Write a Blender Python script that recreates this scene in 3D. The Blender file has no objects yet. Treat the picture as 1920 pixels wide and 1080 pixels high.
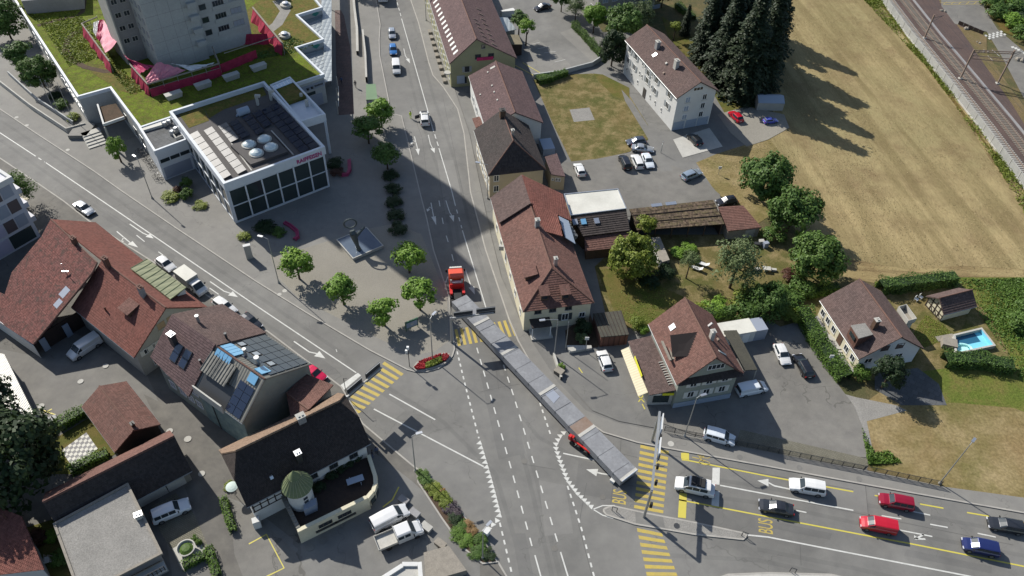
import bpy, bmesh, math, random
import numpy as np
from mathutils import Vector, Matrix
random.seed(7)
RNG = np.random.default_rng(11)
R = math.radians

# ------------------------------------------------------------------ camera
scn = bpy.context.scene
col = scn.collection
F_PX, CAM_H = 1500.0, 95.0
_n = Vector((895 - 960, 2000 - 540, F_PX)).normalized()        # straight down, seen from the camera
_f = (Vector((0, 0, 1)) - _n * _n.z).normalized()
_r = _n.cross(_f)
if _r.x < 0: _r = -_r
cam_d = bpy.data.cameras.new('camera'); cam = bpy.data.objects.new('camera', cam_d); col.objects.link(cam)
cam_d.sensor_width = 36; cam_d.lens = F_PX / 1920 * 36; cam_d.clip_start = 1; cam_d.clip_end = 6000
_ax = [Vector((_r[i], _f[i], -_n[i])) for i in range(3)]
cam.matrix_world = Matrix(((_ax[0].x, -_ax[1].x, -_ax[2].x, 0), (_ax[0].y, -_ax[1].y, -_ax[2].y, 0),
                           (_ax[0].z, -_ax[1].z, -_ax[2].z, CAM_H), (0, 0, 0, 1)))
scn.camera = cam

# ------------------------------------------------------------------ light
SUN_EL, SH_AZ = R(38), R(-41.8)                                   # shadows run towards SH_AZ on the ground
w = bpy.data.worlds.new('World'); scn.world = w; w.use_nodes = True
nt = w.node_tree; bg = nt.nodes['Background']
sky = nt.nodes.new('ShaderNodeTexSky'); sky.sky_type = 'NISHITA'; sky.sun_disc = False
sky.sun_elevation = SUN_EL
_to = Vector((-math.cos(SH_AZ) * math.cos(SUN_EL), -math.sin(SH_AZ) * math.cos(SUN_EL), math.sin(SUN_EL)))
sky.sun_rotation = math.atan2(_to.x, _to.y)
nt.links.new(sky.outputs[0], bg.inputs[0]); bg.inputs[1].default_value = 0.084
sd = bpy.data.lights.new('sun', 'SUN'); sd.energy = 4.3; sd.angle = R(0.53); sd.color = (1, .955, .88)
sun = bpy.data.objects.new('sun', sd); col.objects.link(sun); sun.location = (0, 0, 150)
sun.rotation_euler = (-_to).to_track_quat('-Z', 'Y').to_euler()
scn.view_settings.view_transform = 'Standard'; scn.view_settings.look = 'None'
scn.view_settings.exposure = 0.58; scn.view_settings.gamma = 1; scn.view_settings.use_curve_mapping = False

# ------------------------------------------------------------------ geometry helpers
def at(px, py, z=0.0):
    """point of the place at height z that the photograph shows at pixel (px, py)"""
    d = Vector((px - 960, py - 540, F_PX)); t = (CAM_H - z) / d.dot(_n)
    return Vector((t * d.dot(_r), t * d.dot(_f), z))
CAMP = Vector((0, 0, CAM_H))
def onplane(px, py, plane):
    p0, n = plane; d = (at(px, py) - CAMP); t = (p0 - CAMP).dot(n) / d.dot(n)
    return CAMP + d * t
def proj(p):
    c = _r * p.x + _f * p.y + _n * (CAM_H - p.z)
    return Vector((960 + F_PX * c.x / c.z, 540 + F_PX * c.y / c.z))
def H(p): return Vector((p.x, p.y, 0))
UP = Vector((0, 0, 1))
ORD = 'first second third fourth fifth sixth seventh eighth ninth tenth eleventh twelfth thirteenth fourteenth'.split()

class MB:
    def __init__(s): s.v = []; s.f = []; s.uv = []; s.mi = []
    def face(s, pts, uv=None, mi=0):
        i = len(s.v); s.v += [tuple(p) for p in pts]; s.f.append(tuple(range(i, i + len(pts))))
        s.uv.append(uv if uv else [(p[0], p[1]) for p in pts]); s.mi.append(mi); return s
    def box(s, o, a, b, c, mi=0, uvw=True):
        """parallelepiped with corner o and edge vectors a, b, c"""
        o, a, b, c = Vector(o), Vector(a), Vector(b), Vector(c)
        if a.cross(b).dot(c) < 0: a, b = b, a
        la, lb, lc = a.length, b.length, c.length
        P = [o, o + a, o + a + b, o + b, o + c, o + a + c, o + a + b + c, o + b + c]
        for q, (x, y) in (((3, 2, 1, 0), (la, lb)), ((4, 5, 6, 7), (la, lb)), ((0, 1, 5, 4), (la, lc)), ((1, 2, 6, 5), (lb, lc)), ((2, 3, 7, 6), (la, lc)), ((3, 0, 4, 7), (lb, lc))):
            s.face([P[k] for k in q], [(0, 0), (x, 0), (x, y), (0, y)], mi)
        return s
    def cbox(s, c, sx, sy, sz, rot=0, mi=0):
        """box standing on point c (base centre)"""
        u = Vector((math.cos(rot), math.sin(rot), 0)); v = Vector((-u.y, u.x, 0)); c = Vector(c)
        return s.box(c - u * sx / 2 - v * sy / 2, u * sx, v * sy, UP * sz, mi)
    def prism(s, poly, z0, z1, mi=0, bottom=False):
        poly = [Vector((p[0], p[1], 0)) for p in poly]
        if sum(a.x * b.y - b.x * a.y for a, b in zip(poly, poly[1:] + poly[:1])) < 0: poly = poly[::-1]
        s.face([p + UP * z1 for p in poly], None, mi)
        if bottom: s.face([p + UP * z0 for p in poly[::-1]], None, mi)
        for a, b in zip(poly, poly[1:] + poly[:1]):
            L = (b - a).length
            s.face([a + UP * z0, b + UP * z0, b + UP * z1, a + UP * z1], [(0, z0), (L, z0), (L, z1), (0, z1)], mi)
        return s
    def tube(s, p, q, r0, r1=None, n=8, cap=True, mi=0):
        p, q = Vector(p), Vector(q); r1 = r0 if r1 is None else r1
        d = (q - p).normalized(); a = d.orthogonal().normalized(); b = d.cross(a)
        A = [p + (a * math.cos(t) + b * math.sin(t)) * r0 for t in np.linspace(0, 2 * math.pi, n, False)]
        B = [q + (a * math.cos(t) + b * math.sin(t)) * r1 for t in np.linspace(0, 2 * math.pi, n, False)]
        for i in range(n):
            j = (i + 1) % n; s.face([A[i], A[j], B[j], B[i]], None, mi)
        if cap: s.face(A[::-1], None, mi); s.face(B, None, mi)
        return s
    def lathe(s, c, prof, n=20, mi=0, a0=0, a1=2 * math.pi):
        c = Vector(c)
        for (r0, z0), (r1, z1) in zip(prof, prof[1:]):
            for i in range(n):
                t0, t1 = a0 + (a1 - a0) * i / n, a0 + (a1 - a0) * (i + 1) / n
                P = [c + Vector((r * math.cos(t), r * math.sin(t), z)) for r, z, t in ((r0, z0, t0), (r0, z0, t1), (r1, z1, t1), (r1, z1, t0))]
                if r0 < 1e-4: P = P[1:]
                elif r1 < 1e-4: P = P[:3]
                s.face(P, None, mi)
        return s
    def ribbon(s, pts, width, z=None, h=0, mi=0):
        """flat strip (h = 0) or kerb of height h along a polyline"""
        pts = [Vector(p) for p in pts]; L, Rr = [], []
        for i, p in enumerate(pts):
            d = Vector((0, 0, 0))
            if i: d += (H(p) - H(pts[i - 1])).normalized()
            if i < len(pts) - 1: d += (H(pts[i + 1]) - H(p)).normalized()
            d.normalize(); nn = Vector((-d.y, d.x, 0)) * width / 2
            L.append(p + nn); Rr.append(p - nn)
        for i in range(len(pts) - 1):
            s.face([Rr[i] + UP * h, Rr[i + 1] + UP * h, L[i + 1] + UP * h, L[i] + UP * h], None, mi)
            if h:
                s.face([Rr[i], Rr[i + 1], Rr[i + 1] + UP * h, Rr[i] + UP * h], None, mi)
                s.face([L[i + 1], L[i], L[i] + UP * h, L[i + 1] + UP * h], None, mi)
        return s
    def mesh(s, name, off=None):
        me = bpy.data.meshes.new(name)
        v = s.v if off is None else [(x - off[0], y - off[1], z - off[2]) for x, y, z in s.v]
        me.from_pydata(v, [], s.f)
        ul = me.uv_layers.new(name='UVMap')
        ul.data.foreach_set('uv', [c for f in s.uv for p in f for c in p])
        if any(s.mi): me.polygons.foreach_set('material_index', s.mi)
        return me

ORG = {}
def tag(o, label=None, cat=None, group=None, kind=None):
    if label: o['label'] = label
    if cat: o['category'] = cat
    if group: o['group'] = group
    if kind: o['kind'] = kind
    return o
def link(name, me, mat=None, parent=None, smooth=False):
    o = bpy.data.objects.new(name, me); col.objects.link(o)
    if mat is not None and me is not None and hasattr(me, 'materials'):
        for m in (mat if isinstance(mat, (list, tuple)) else [mat]): me.materials.append(m)
    if smooth: me.polygons.foreach_set('use_smooth', [True] * len(me.polygons))
    if parent: o.parent = parent
    return o
def part(name, mb, mat, parent, smooth=False, local=False, label=None, kind=None):
    """mesh part of a thing; mb is in world coordinates unless local"""
    org = ORG.get(parent.name, Vector((0, 0, 0))) if parent else Vector((0, 0, 0))
    o = link(name, mb.mesh(name, None if local else org), mat, parent, smooth)
    ORG[o.name] = org
    return tag(o, label, None, None, kind)
def thing(name, label, cat, loc, rotz=0, group=None):
    o = bpy.data.objects.new(name, None); col.objects.link(o); o.empty_display_size = .3
    o.location = loc; o.rotation_euler = (0, 0, rotz); ORG[o.name] = Vector(loc)
    return tag(o, label, cat, group)
def solo(name, mb, mat, label, cat, loc, group=None, smooth=False):
    """thing made of a single mesh, given in world coordinates"""
    o = link(name, mb.mesh(name, loc), mat, None, smooth); o.location = loc; ORG[o.name] = Vector(loc)
    return tag(o, label, cat, group)
def struct(name, mb, mat, parent=None, smooth=False):
    o = link(name, mb.mesh(name), mat, parent, smooth); ORG[o.name] = Vector((0, 0, 0))
    return tag(o, kind='structure')
def inst(name, me, parent, mat=None, loc=(0, 0, 0), rot=(0, 0, 0), scale=(1, 1, 1)):
    o = bpy.data.objects.new(name, me); col.objects.link(o); o.parent = parent
    o.location = loc; o.rotation_euler = rot; o.scale = scale
    if mat is not None:
        o.material_slots[0].link = 'OBJECT'; o.material_slots[0].material = mat
    return o

# ------------------------------------------------------------------ materials
def _mat(name):
    m = bpy.data.materials.new(name); m.use_nodes = True
    return m, m.node_tree, m.node_tree.nodes['Principled BSDF']
class NT:
    def __init__(s, nt): s.nt = nt
    def n(s, t, **k):
        x = s.nt.nodes.new(t)
        for a, b in k.items(): setattr(x, a, b)
        return x
    def l(s, a, b): s.nt.links.new(a, b)
    def val(s, sock, v):
        if hasattr(v, 'is_output'): s.l(v, sock)
        else: sock.default_value = v
    def math(s, op, a, b=0.0):
        x = s.n('ShaderNodeMath', operation=op); s.val(x.inputs[0], a); s.val(x.inputs[1], b); return x.outputs[0]
    def mix(s, f, a, b, blend='MIX'):
        x = s.n('ShaderNodeMix', data_type='RGBA', blend_type=blend); s.val(x.inputs[0], f)
        for i, c in ((6, a), (7, b)):
            if hasattr(c, 'is_output'): s.l(c, x.inputs[i])
            else: x.inputs[i].default_value = (*c, 1)
        return x.outputs[2]
    def noise(s, co, scale, detail=4, rough=.55, dist=0):
        x = s.n('ShaderNodeTexNoise'); s.l(co, x.inputs['Vector']); x.inputs['Scale'].default_value = scale
        x.inputs['Detail'].default_value = detail; x.inputs['Roughness'].default_value = rough; x.inputs['Distortion'].default_value = dist
        return x.outputs['Fac']
    def ramp(s, f, a, b):
        x = s.n('ShaderNodeMapRange'); s.l(f, x.inputs[0]); x.inputs[1].default_value = a; x.inputs[2].default_value = b; x.clamp = True
        return x.outputs[0]
    def bump(s, hgt, dist, bsdf, strength=1.0):
        x = s.n('ShaderNodeBump'); s.l(hgt, x.inputs['Height']); x.inputs['Distance'].default_value = dist; x.inputs['Strength'].default_value = strength
        s.l(x.outputs[0], bsdf.inputs['Normal'])
    def geo(s): return s.n('ShaderNodeNewGeometry').outputs['Position']
def plain(name, c, rough=.6, metal=0, coat=0, spec=None):
    m, nt_, b = _mat(name); b.inputs['Base Color'].default_value = (*c, 1); b.inputs['Roughness'].default_value = rough
    b.inputs['Metallic'].default_value = metal; b.inputs['Coat Weight'].default_value = coat
    if spec is not None: b.inputs['Specular IOR Level'].default_value = spec
    return m
def worn(name, c1, c2, s1=.35, s2=6, rough=.85, bump=.01, grain=.12, spots=None, stretch=None):
    """mottled surface: large patches from c1 to c2, fine grain, slight relief"""
    m, nt_, b = _mat(name); T = NT(nt_); co = T.geo()
    if stretch:
        mp = T.n('ShaderNodeMapping'); T.l(co, mp.inputs[0]); mp.inputs['Rotation'].default_value = (0, 0, stretch[0]); mp.inputs['Scale'].default_value = (stretch[1], stretch[2], 1); co2 = mp.outputs[0]
    else: co2 = co
    n1 = T.ramp(T.noise(co2, s1, 5, .6), .3, .7); n2 = T.noise(co, s2, 4, .65)
    c = T.mix(n1, c1, c2)
    c = T.mix(T.ramp(n2, .25, .75), T.mix(1, c, (1 - grain,) * 3, 'MULTIPLY'), T.mix(1, c, (1 + grain,) * 3, 'MULTIPLY'))
    if spots:
        c = T.mix(T.ramp(T.noise(co, spots[1], 3, .6), spots[2], spots[3]), c, spots[0])
    T.l(c, b.inputs['Base Color']); b.inputs['Roughness'].default_value = rough; b.inputs['Specular IOR Level'].default_value = .25
    if bump: T.bump(n2, bump, b)
    return m
def asphalt(name, base, vary=.18, cracks=.35, patch=(.8, 1.12)):
    m, nt_, b = _mat(name); T = NT(nt_); co = T.geo()
    g = T.noise(co, 16, 3, .7); l = T.noise(co, .07, 4, .6, .6); k = T.noise(co, .5, 5, .65)
    c = T.mix(T.ramp(l, .32, .68), tuple(x * patch[0] for x in base), tuple(x * patch[1] for x in base))
    c = T.mix(T.ramp(k, .3, .72), c, T.mix(1, c, (1 - vary, 1 - vary, 1 - vary * .9), 'MULTIPLY'))
    c = T.mix(T.ramp(g, .3, .7), T.mix(1, c, (.86,) * 3, 'MULTIPLY'), T.mix(1, c, (1.12,) * 3, 'MULTIPLY'))
    vo = T.n('ShaderNodeTexVoronoi', feature='DISTANCE_TO_EDGE'); mp = T.n('ShaderNodeMix', data_type='VECTOR'); 
    ns = T.n('ShaderNodeTexNoise'); T.l(co, ns.inputs['Vector']); ns.inputs['Scale'].default_value = .6
    ad = T.n('ShaderNodeVectorMath', operation='MULTIPLY_ADD'); T.l(ns.outputs['Color'], ad.inputs[0]); ad.inputs[1].default_value = (3, 3, 0); T.l(co, ad.inputs[2])
    T.l(ad.outputs[0], vo.inputs['Vector']); vo.inputs['Scale'].default_value = .14
    cr = T.math('MULTIPLY', T.math('LESS_THAN', vo.outputs['Distance'], .006), T.math('GREATER_THAN', T.noise(co, .06, 2), .52))
    c = T.mix(T.math('MULTIPLY', cr, cracks), c, tuple(x * .45 for x in base))
    T.l(c, b.inputs['Base Color']); b.inputs['Roughness'].default_value = .82; b.inputs['Specular IOR Level'].default_value = .3
    T.bump(g, .012, b)
    return m
def tiles(name, c1, c2, moss=None, tw=.24, th=.33, lichen=.0, depth=.03, vary=.22):
    """clay roof tiles; uv is in metres, u along the eave and v up the slope"""
    m, nt_, b = _mat(name); T = NT(nt_); uv = T.n('ShaderNodeUVMap').outputs[0]; co = T.geo()
    sp = T.n('ShaderNodeSeparateXYZ'); T.l(uv, sp.inputs[0])
    v = T.math('DIVIDE', sp.outputs[1], th); row = T.math('FLOOR', v)
    u = T.math('ADD', T.math('DIVIDE', sp.outputs[0], tw), T.math('MULTIPLY', row, .5)); cl = T.math('FLOOR', u)
    cb = T.n('ShaderNodeCombineXYZ'); T.l(cl, cb.inputs[0]); T.l(row, cb.inputs[1])
    wn = T.n('ShaderNodeTexWhiteNoise', noise_dimensions='2D'); T.l(cb.outputs[0], wn.inputs['Vector'])
    big = T.ramp(T.noise(co, .22, 5, .62), .3, .7); mid = T.noise(co, 1.3, 4, .65)
    c = T.mix(big, c1, c2)
    c = T.mix(wn.outputs['Value'], T.mix(1, c, (1 - vary,) * 3, 'MULTIPLY'), T.mix(1, c, (1 + vary * .8,) * 3, 'MULTIPLY'))
    if moss: c = T.mix(T.ramp(mid, moss[1], moss[2]), c, moss[0])
    T.l(c, b.inputs['Base Color']); b.inputs['Roughness'].default_value = .85; b.inputs['Specular IOR Level'].default_value = .2
    fu = T.math('FRACT', u); fv = T.math('FRACT', v)
    hgt = T.math('ADD', T.math('SINE', T.math('MULTIPLY', fu, math.pi)), T.math('MULTIPLY', fv, -1.0))
    T.bump(hgt, depth, b)
    return m
def ribbed(name, c1, c2, pitch, rough=.5, metal=0, depth=.03, axis=0, stain=.5):
    """standing seam or corrugated sheet; uv in metres"""
    m, nt_, b = _mat(name); T = NT(nt_); uv = T.n('ShaderNodeUVMap').outputs[0]; co = T.geo()
    sp = T.n('ShaderNodeSeparateXYZ'); T.l(uv, sp.inputs[0])
    f = T.math('FRACT', T.math('DIVIDE', sp.outputs[axis], pitch))
    c = T.mix(T.math('MULTIPLY', T.ramp(T.noise(co, .8, 5, .65), .35, .7), stain), c1, c2)
    T.l(c, b.inputs['Base Color']); b.inputs['Roughness'].default_value = rough; b.inputs['Metallic'].default_value = metal
    T.bump(T.math('SINE', T.math('MULTIPLY', f, math.pi)), depth, b)
    return m
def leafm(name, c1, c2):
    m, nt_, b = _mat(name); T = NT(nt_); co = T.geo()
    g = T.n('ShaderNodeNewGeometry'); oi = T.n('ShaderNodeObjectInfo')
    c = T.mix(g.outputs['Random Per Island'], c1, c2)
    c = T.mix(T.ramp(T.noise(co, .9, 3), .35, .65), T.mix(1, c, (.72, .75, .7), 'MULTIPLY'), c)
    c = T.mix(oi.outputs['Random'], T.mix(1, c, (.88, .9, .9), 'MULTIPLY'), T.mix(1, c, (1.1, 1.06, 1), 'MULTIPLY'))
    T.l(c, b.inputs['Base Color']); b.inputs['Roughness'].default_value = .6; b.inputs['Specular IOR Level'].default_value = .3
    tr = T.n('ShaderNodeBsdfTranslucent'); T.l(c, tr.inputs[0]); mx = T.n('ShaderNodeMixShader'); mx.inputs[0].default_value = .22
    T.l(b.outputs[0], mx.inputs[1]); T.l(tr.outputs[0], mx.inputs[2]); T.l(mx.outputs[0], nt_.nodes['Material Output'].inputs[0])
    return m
def grassm(name, cols, s=.15, fine=5, rows=None, bump=.05):
    """meadow, lawn or stubble: three tones mixed by patches; rows = (angle, pitch, strength) for mown or combed lines"""
    m, nt_, b = _mat(name); T = NT(nt_); co = T.geo()
    c = T.mix(T.ramp(T.noise(co, s, 6, .65, .5), .33, .67), cols[0], cols[1])
    c = T.mix(T.ramp(T.noise(co, s * 3.1, 5, .7), .45, .72), c, cols[2])
    fn = T.noise(co, fine, 5, .7)
    if rows:
        mp = T.n('ShaderNodeMapping', vector_type='TEXTURE'); T.l(co, mp.inputs[0]); mp.inputs['Rotation'].default_value = (0, 0, rows[0]); mp.inputs['Scale'].default_value = (1 / rows[1], 16 / rows[1], 1)
        rn = T.ramp(T.noise(mp.outputs[0], 1, 4, .6, .3), .43, .60)
        c = T.mix(T.math('MULTIPLY', rn, rows[2]), c, cols[3])
        mp2 = T.n('ShaderNodeMapping', vector_type='TEXTURE'); T.l(co, mp2.inputs[0]); mp2.inputs['Rotation'].default_value = (0, 0, rows[0]); mp2.inputs['Scale'].default_value = (.5, 2.2, 1)
        fn = T.noise(mp2.outputs[0], 1.6, 6, .75)
    lo, hi = (.80, 1.16) if rows else (.62, 1.3)
    c = T.mix(T.ramp(fn, .28, .72), T.mix(1, c, (lo, lo, lo * .94), 'MULTIPLY'), T.mix(1, c, (hi, hi, hi * .97), 'MULTIPLY'))
    T.l(c, b.inputs['Base Color']); b.inputs['Roughness'].default_value = .9; b.inputs['Specular IOR Level'].default_value = .1
    T.bump(fn, bump, b)
    return m
def pavers(name, c1, c2, pitch, mortar, ang=0):
    m, nt_, b = _mat(name); T = NT(nt_); co = T.geo()
    mp = T.n('ShaderNodeMapping'); T.l(co, mp.inputs[0]); mp.inputs['Rotation'].default_value = (0, 0, ang)
    br = T.n('ShaderNodeTexBrick'); T.l(mp.outputs[0], br.inputs['Vector']); br.inputs['Scale'].default_value = 1
    br.inputs['Brick Width'].default_value = pitch[0]; br.inputs['Row Height'].default_value = pitch[1]; br.inputs['Mortar Size'].default_value = mortar
    br.inputs['Color1'].default_value = (*c1, 1); br.inputs['Color2'].default_value = (*c2, 1); br.inputs['Mortar'].default_value = (*[x * .5 for x in c1], 1)
    c = T.mix(T.ramp(T.noise(co, .5, 5), .3, .7), br.outputs[0], T.mix(1, br.outputs[0], (.75, .74, .7), 'MULTIPLY'))
    T.l(c, b.inputs['Base Color']); b.inputs['Roughness'].default_value = .85; T.bump(br.outputs['Fac'], -.02, b)
    return m

M = {}
M['road'] = asphalt('asphalt_road', (.185, .181, .167), .20)
M['road2'] = asphalt('asphalt_yard', (.185, .177, .158), .24, .6)
M['walk'] = asphalt('asphalt_pavement', (.212, .205, .186), .16, .3, (.9, 1.08))
M['alley'] = asphalt('asphalt_alley', (.158, .149, .13), .34, .7)
M['plaza'] = worn('plaza_gravel', (.250, .234, .198), (.212, .198, .168), .12, 7, .95, .02, .22)
M['kerb'] = worn('granite_kerb', (.36, .345, .31), (.29, .275, .25), .8, 8, .8, .005)
M['white'] = worn('road_paint_white', (.56, .56, .53), (.44, .44, .41), 1.3, 12, .6, .0, .12)
M['yellow'] = worn('road_paint_yellow', (.46, .35, .07), (.36, .285, .10), 1.1, 10, .6, .0, .16)
M['yellow2'] = plain('road_paint_yellow_bright', (.50, .43, .07), .6)
M['earth'] = grassm('earth', [(.10, .085, .05), (.07, .08, .03), (.16, .12, .06)], .12, 4)
M['lawn'] = grassm('lawn_grass', [(.125, .105, .034), (.075, .095, .020), (.155, .115, .045)], .14, 7)
M['lawn_dry'] = grassm('dry_lawn_grass', [(.150, .115, .05), (.072, .085, .024), (.26, .20, .105)], .13, 5)
M['meadow'] = grassm('green_meadow', [(.085, .125, .022), (.125, .14, .032), (.17, .14, .05)], .12, 2.6, None, .15)
M['rough'] = grassm('rough_dry_grass', [(.23, .165, .085), (.135, .125, .045), (.30, .235, .13)], .055, 2.4, None, .06)
M['stubble'] = grassm('stubble_field', [(.345, .27, .145), (.25, .215, .11), (.19, .138, .075), (.165, .13, .062)], .032, 3, (R(9), .30, .62), .12)
M['field_edge'] = grassm('embankment_grass', [(.19, .135, .075), (.12, .105, .045), (.16, .125, .075)], .14, 3, None, .1)
M['headland'] = grassm('headland_stubble', [(.33, .265, .14), (.26, .20, .10), (.19, .135, .07), (.16, .115, .06)], .06, 3, (R(-92), .45, .9), .1)
M['patch'] = asphalt('asphalt_patch', (.160, .157, .147), .16); M['patch2'] = asphalt('asphalt_patch_pale', (.205, .20, .185), .16); M['wear'] = asphalt('asphalt_wheel_track', (.166, .163, .151), .2); M['tar'] = plain('tar_seam', (.075, .072, .068), .6)
M['verge'] = grassm('verge_grass', [(.085, .10, .022), (.14, .085, .035), (.12, .11, .03)], .16, 3, None, .1)
M['sedum'] = grassm('sedum_roof', [(.150, .205, .02), (.075, .095, .016), (.125, .10, .035)], .5, 3.0, None, .14)
M['sedum_b'] = grassm('sedum_roof_brown', [(.12, .105, .03), (.085, .10, .022), (.16, .105, .04)], .22, 2.4, None, .1)
M['ballast'] = worn('rail_ballast', (.105, .072, .062), (.075, .056, .052), .2, 5, .95, .06, .3)
M['gravel'] = worn('roof_gravel', (.255, .245, .225), (.205, .198, .182), .5, 7, .95, .05, .32)
M['bark'] = worn('bark', (.085, .06, .04), (.05, .037, .027), 2, 9, .9, .03, .25)
M['soil'] = worn('soil', (.09, .06, .04), (.06, .045, .03), .8, 6, .95, .05, .3)
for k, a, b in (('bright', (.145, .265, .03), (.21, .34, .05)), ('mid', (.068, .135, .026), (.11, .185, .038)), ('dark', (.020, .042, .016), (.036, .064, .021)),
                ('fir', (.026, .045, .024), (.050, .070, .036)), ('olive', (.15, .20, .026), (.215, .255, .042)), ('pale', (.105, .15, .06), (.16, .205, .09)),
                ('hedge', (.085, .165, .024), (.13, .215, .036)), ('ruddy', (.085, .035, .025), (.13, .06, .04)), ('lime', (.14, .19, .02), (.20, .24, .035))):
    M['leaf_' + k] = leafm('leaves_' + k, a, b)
M['flower_red'] = leafm('red_flowers', (.30, .012, .02), (.42, .03, .04)); M['flower_orange'] = leafm('orange_flowers', (.30, .17, .075), (.38, .25, .12))
M['flower_purple'] = leafm('purple_heather', (.075, .055, .075), (.12, .10, .11))
M['straw'] = leafm('straw', (.27, .21, .11), (.42, .34, .19))
M['t_red'] = tiles('roof_tiles_red', (.180, .070, .054), (.14, .062, .05), ((.09, .06, .05), .62, .8))
M['t_barn'] = tiles('roof_tiles_barn', (.172, .068, .056), (.125, .058, .052), ((.07, .048, .04), .52, .68), .24, .30, 0, .035, .34)
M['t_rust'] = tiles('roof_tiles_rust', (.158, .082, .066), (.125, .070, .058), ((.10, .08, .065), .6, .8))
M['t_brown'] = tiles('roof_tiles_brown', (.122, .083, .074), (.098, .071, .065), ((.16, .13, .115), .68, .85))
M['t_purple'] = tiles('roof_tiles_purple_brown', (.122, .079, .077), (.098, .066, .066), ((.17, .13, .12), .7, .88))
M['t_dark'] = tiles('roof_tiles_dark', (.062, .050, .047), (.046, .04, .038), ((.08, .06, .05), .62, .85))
M['t_moss'] = tiles('roof_tiles_mossy', (.115, .082, .056), (.09, .068, .048), ((.12, .10, .05), .48, .7), .3, .38, 0, .04, .6)
M['t_pub'] = tiles('roof_tiles_pub_shaded', (.055, .044, .039), (.040, .034, .032), ((.09, .07, .055), .66, .9), .2, .28)  # dark copy of the inn tiles, shade painted into the colour
M['t_pub_lit'] = tiles('roof_tiles_pub_sunlit', (.235, .165, .115), (.18, .125, .09), ((.13, .09, .07), .6, .8), .2, .28)  # pale copy of the inn tiles, sunlight painted into the colour
M['mossfelt'] = worn('mossy_felt', (.075, .072, .055), (.055, .053, .045), .5, 5, .9, .02, .25)
M['ridge'] = worn('ridge_tile', (.16, .09, .07), (.12, .07, .055), 1, 5, .85, .01)
M['seam'] = ribbed('standing_seam_zinc', (.20, .195, .17), (.14, .135, .12), .45, .5, .3, .05)
M['seamg'] = ribbed('standing_seam_green', (.245, .255, .155), (.16, .18, .115), 1.2, .55, .1, .05)
M['copper'] = worn('patinated_copper', (.17, .20, .10), (.12, .155, .085), .9, 6, .6, .01)
M['corr'] = ribbed('corrugated_sheet_pale', (.58, .57, .52), (.42, .41, .37), .3, .5, .2, .06)
M['corrg'] = ribbed('canopy_sheet', (.30, .33, .34), (.24, .27, .28), 1.0, .4, .3, .04)
M['fibre'] = ribbed('fibre_cement_sheet', (.22, .19, .125), (.13, .115, .08), .2, .9, 0, .05)
M['flatwhite'] = worn('white_roof_membrane', (.60, .59, .53), (.47, .46, .41), .25, 3, .6, .004, .06)
M['membrane'] = worn('dark_roof_membrane', (.095, .088, .084), (.075, .07, .068), .3, 4, .8, .005, .15)
M['slab'] = pavers('roof_slabs', (.11, .115, .12), (.085, .09, .095), (.9, .9), .02, R(34))
M['paving'] = pavers('clinker_paving', (.135, .085, .075), (.11, .075, .068), (1.1, 1.1), .03, R(4))
M['cobble'] = pavers('cobble_paving', (.20, .19, .145), (.165, .155, .12), (.3, .22), .02, R(28))
M['plaster'] = worn('white_plaster', (.60, .60, .58), (.53, .53, .51), .4, 4, .85, .004, .05)
M['cream'] = worn('cream_plaster', (.62, .57, .42), (.53, .49, .36), .4, 4, .85, .004, .06)
M['beige'] = worn('beige_plaster', (.40, .345, .25), (.34, .295, .215), .4, 4, .85, .004, .06)
M['olivew'] = worn('olive_plaster', (.30, .29, .175), (.255, .25, .15), .4, 4, .85, .004, .06)
M['greyw'] = worn('grey_plaster', (.36, .35, .32), (.30, .295, .27), .4, 4, .85, .004, .06)
M['greenw'] = worn('grey_green_plaster', (.27, .29, .25), (.22, .24, .21), .4, 4, .85, .004, .06)
M['concrete'] = worn('concrete', (.40, .41, .40), (.33, .34, .335), .25, 3, .85, .006, .1)
M['concd'] = worn('dark_concrete', (.27, .265, .265), (.22, .215, .215), .25, 3, .85, .006, .1)
M['concl'] = worn('pale_concrete', (.45, .44, .40), (.36, .35, .32), .4, 4, .85, .006, .1)
M['barrier'] = worn('barrier_concrete', (.36, .36, .34), (.29, .29, .28), .6, 3, .85, .01, .15)
M['bankw'] = worn('pale_panel_cladding', (.60, .63, .66), (.53, .56, .59), .2, 3, .5, .002, .05)
M['brick'] = pavers('brick_wall', (.17, .075, .05), (.13, .06, .045), (.5, .15), .02)
M['wood'] = worn('brown_wood', (.115, .07, .045), (.08, .05, .035), 1.5, 8, .8, .01, .2)
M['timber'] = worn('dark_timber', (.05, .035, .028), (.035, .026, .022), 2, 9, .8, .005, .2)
M['woodg'] = worn('weathered_wood', (.27, .245, .205), (.21, .19, .16), 1.5, 8, .85, .01, .2)
M['glass'] = plain('window_glass', (.025, .032, .038), .06, 0, 0, .8)
M['glassb'] = plain('bank_glass', (.030, .042, .042), .06, 0, 0, .9)
M['glassc'] = plain('sky_blue_rooflight', (.16, .36, .55), .1, 0, 0, .8)
M['glassl'] = plain('pale_glass_canopy', (.33, .46, .56), .15, 0, 0, .7)
M['pv'] = plain('solar_cell', (.012, .018, .040), .14, 0, .6, .7)
M['pvl'] = worn('solar_cell_glint', (.13, .127, .123), (.20, .195, .188), .8, 3, .45, .002, .12)  # sky glint on the panels painted as a pale grey base
M['alu'] = plain('aluminium', (.62, .63, .64), .35, .85)
M['steel'] = plain('galvanised_steel', (.34, .35, .35), .45, .6)
M['dsteel'] = plain('dark_steel', (.055, .058, .062), .5, .4)
M['wframe'] = plain('white_frame', (.72, .72, .70), .5)
M['dframe'] = plain('dark_frame', (.05, .045, .04), .6)
M['shut_w'] = plain('white_shutter', (.58, .58, .54), .6); M['shut_d'] = plain('dark_shutter', (.035, .045, .05), .6)
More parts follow.
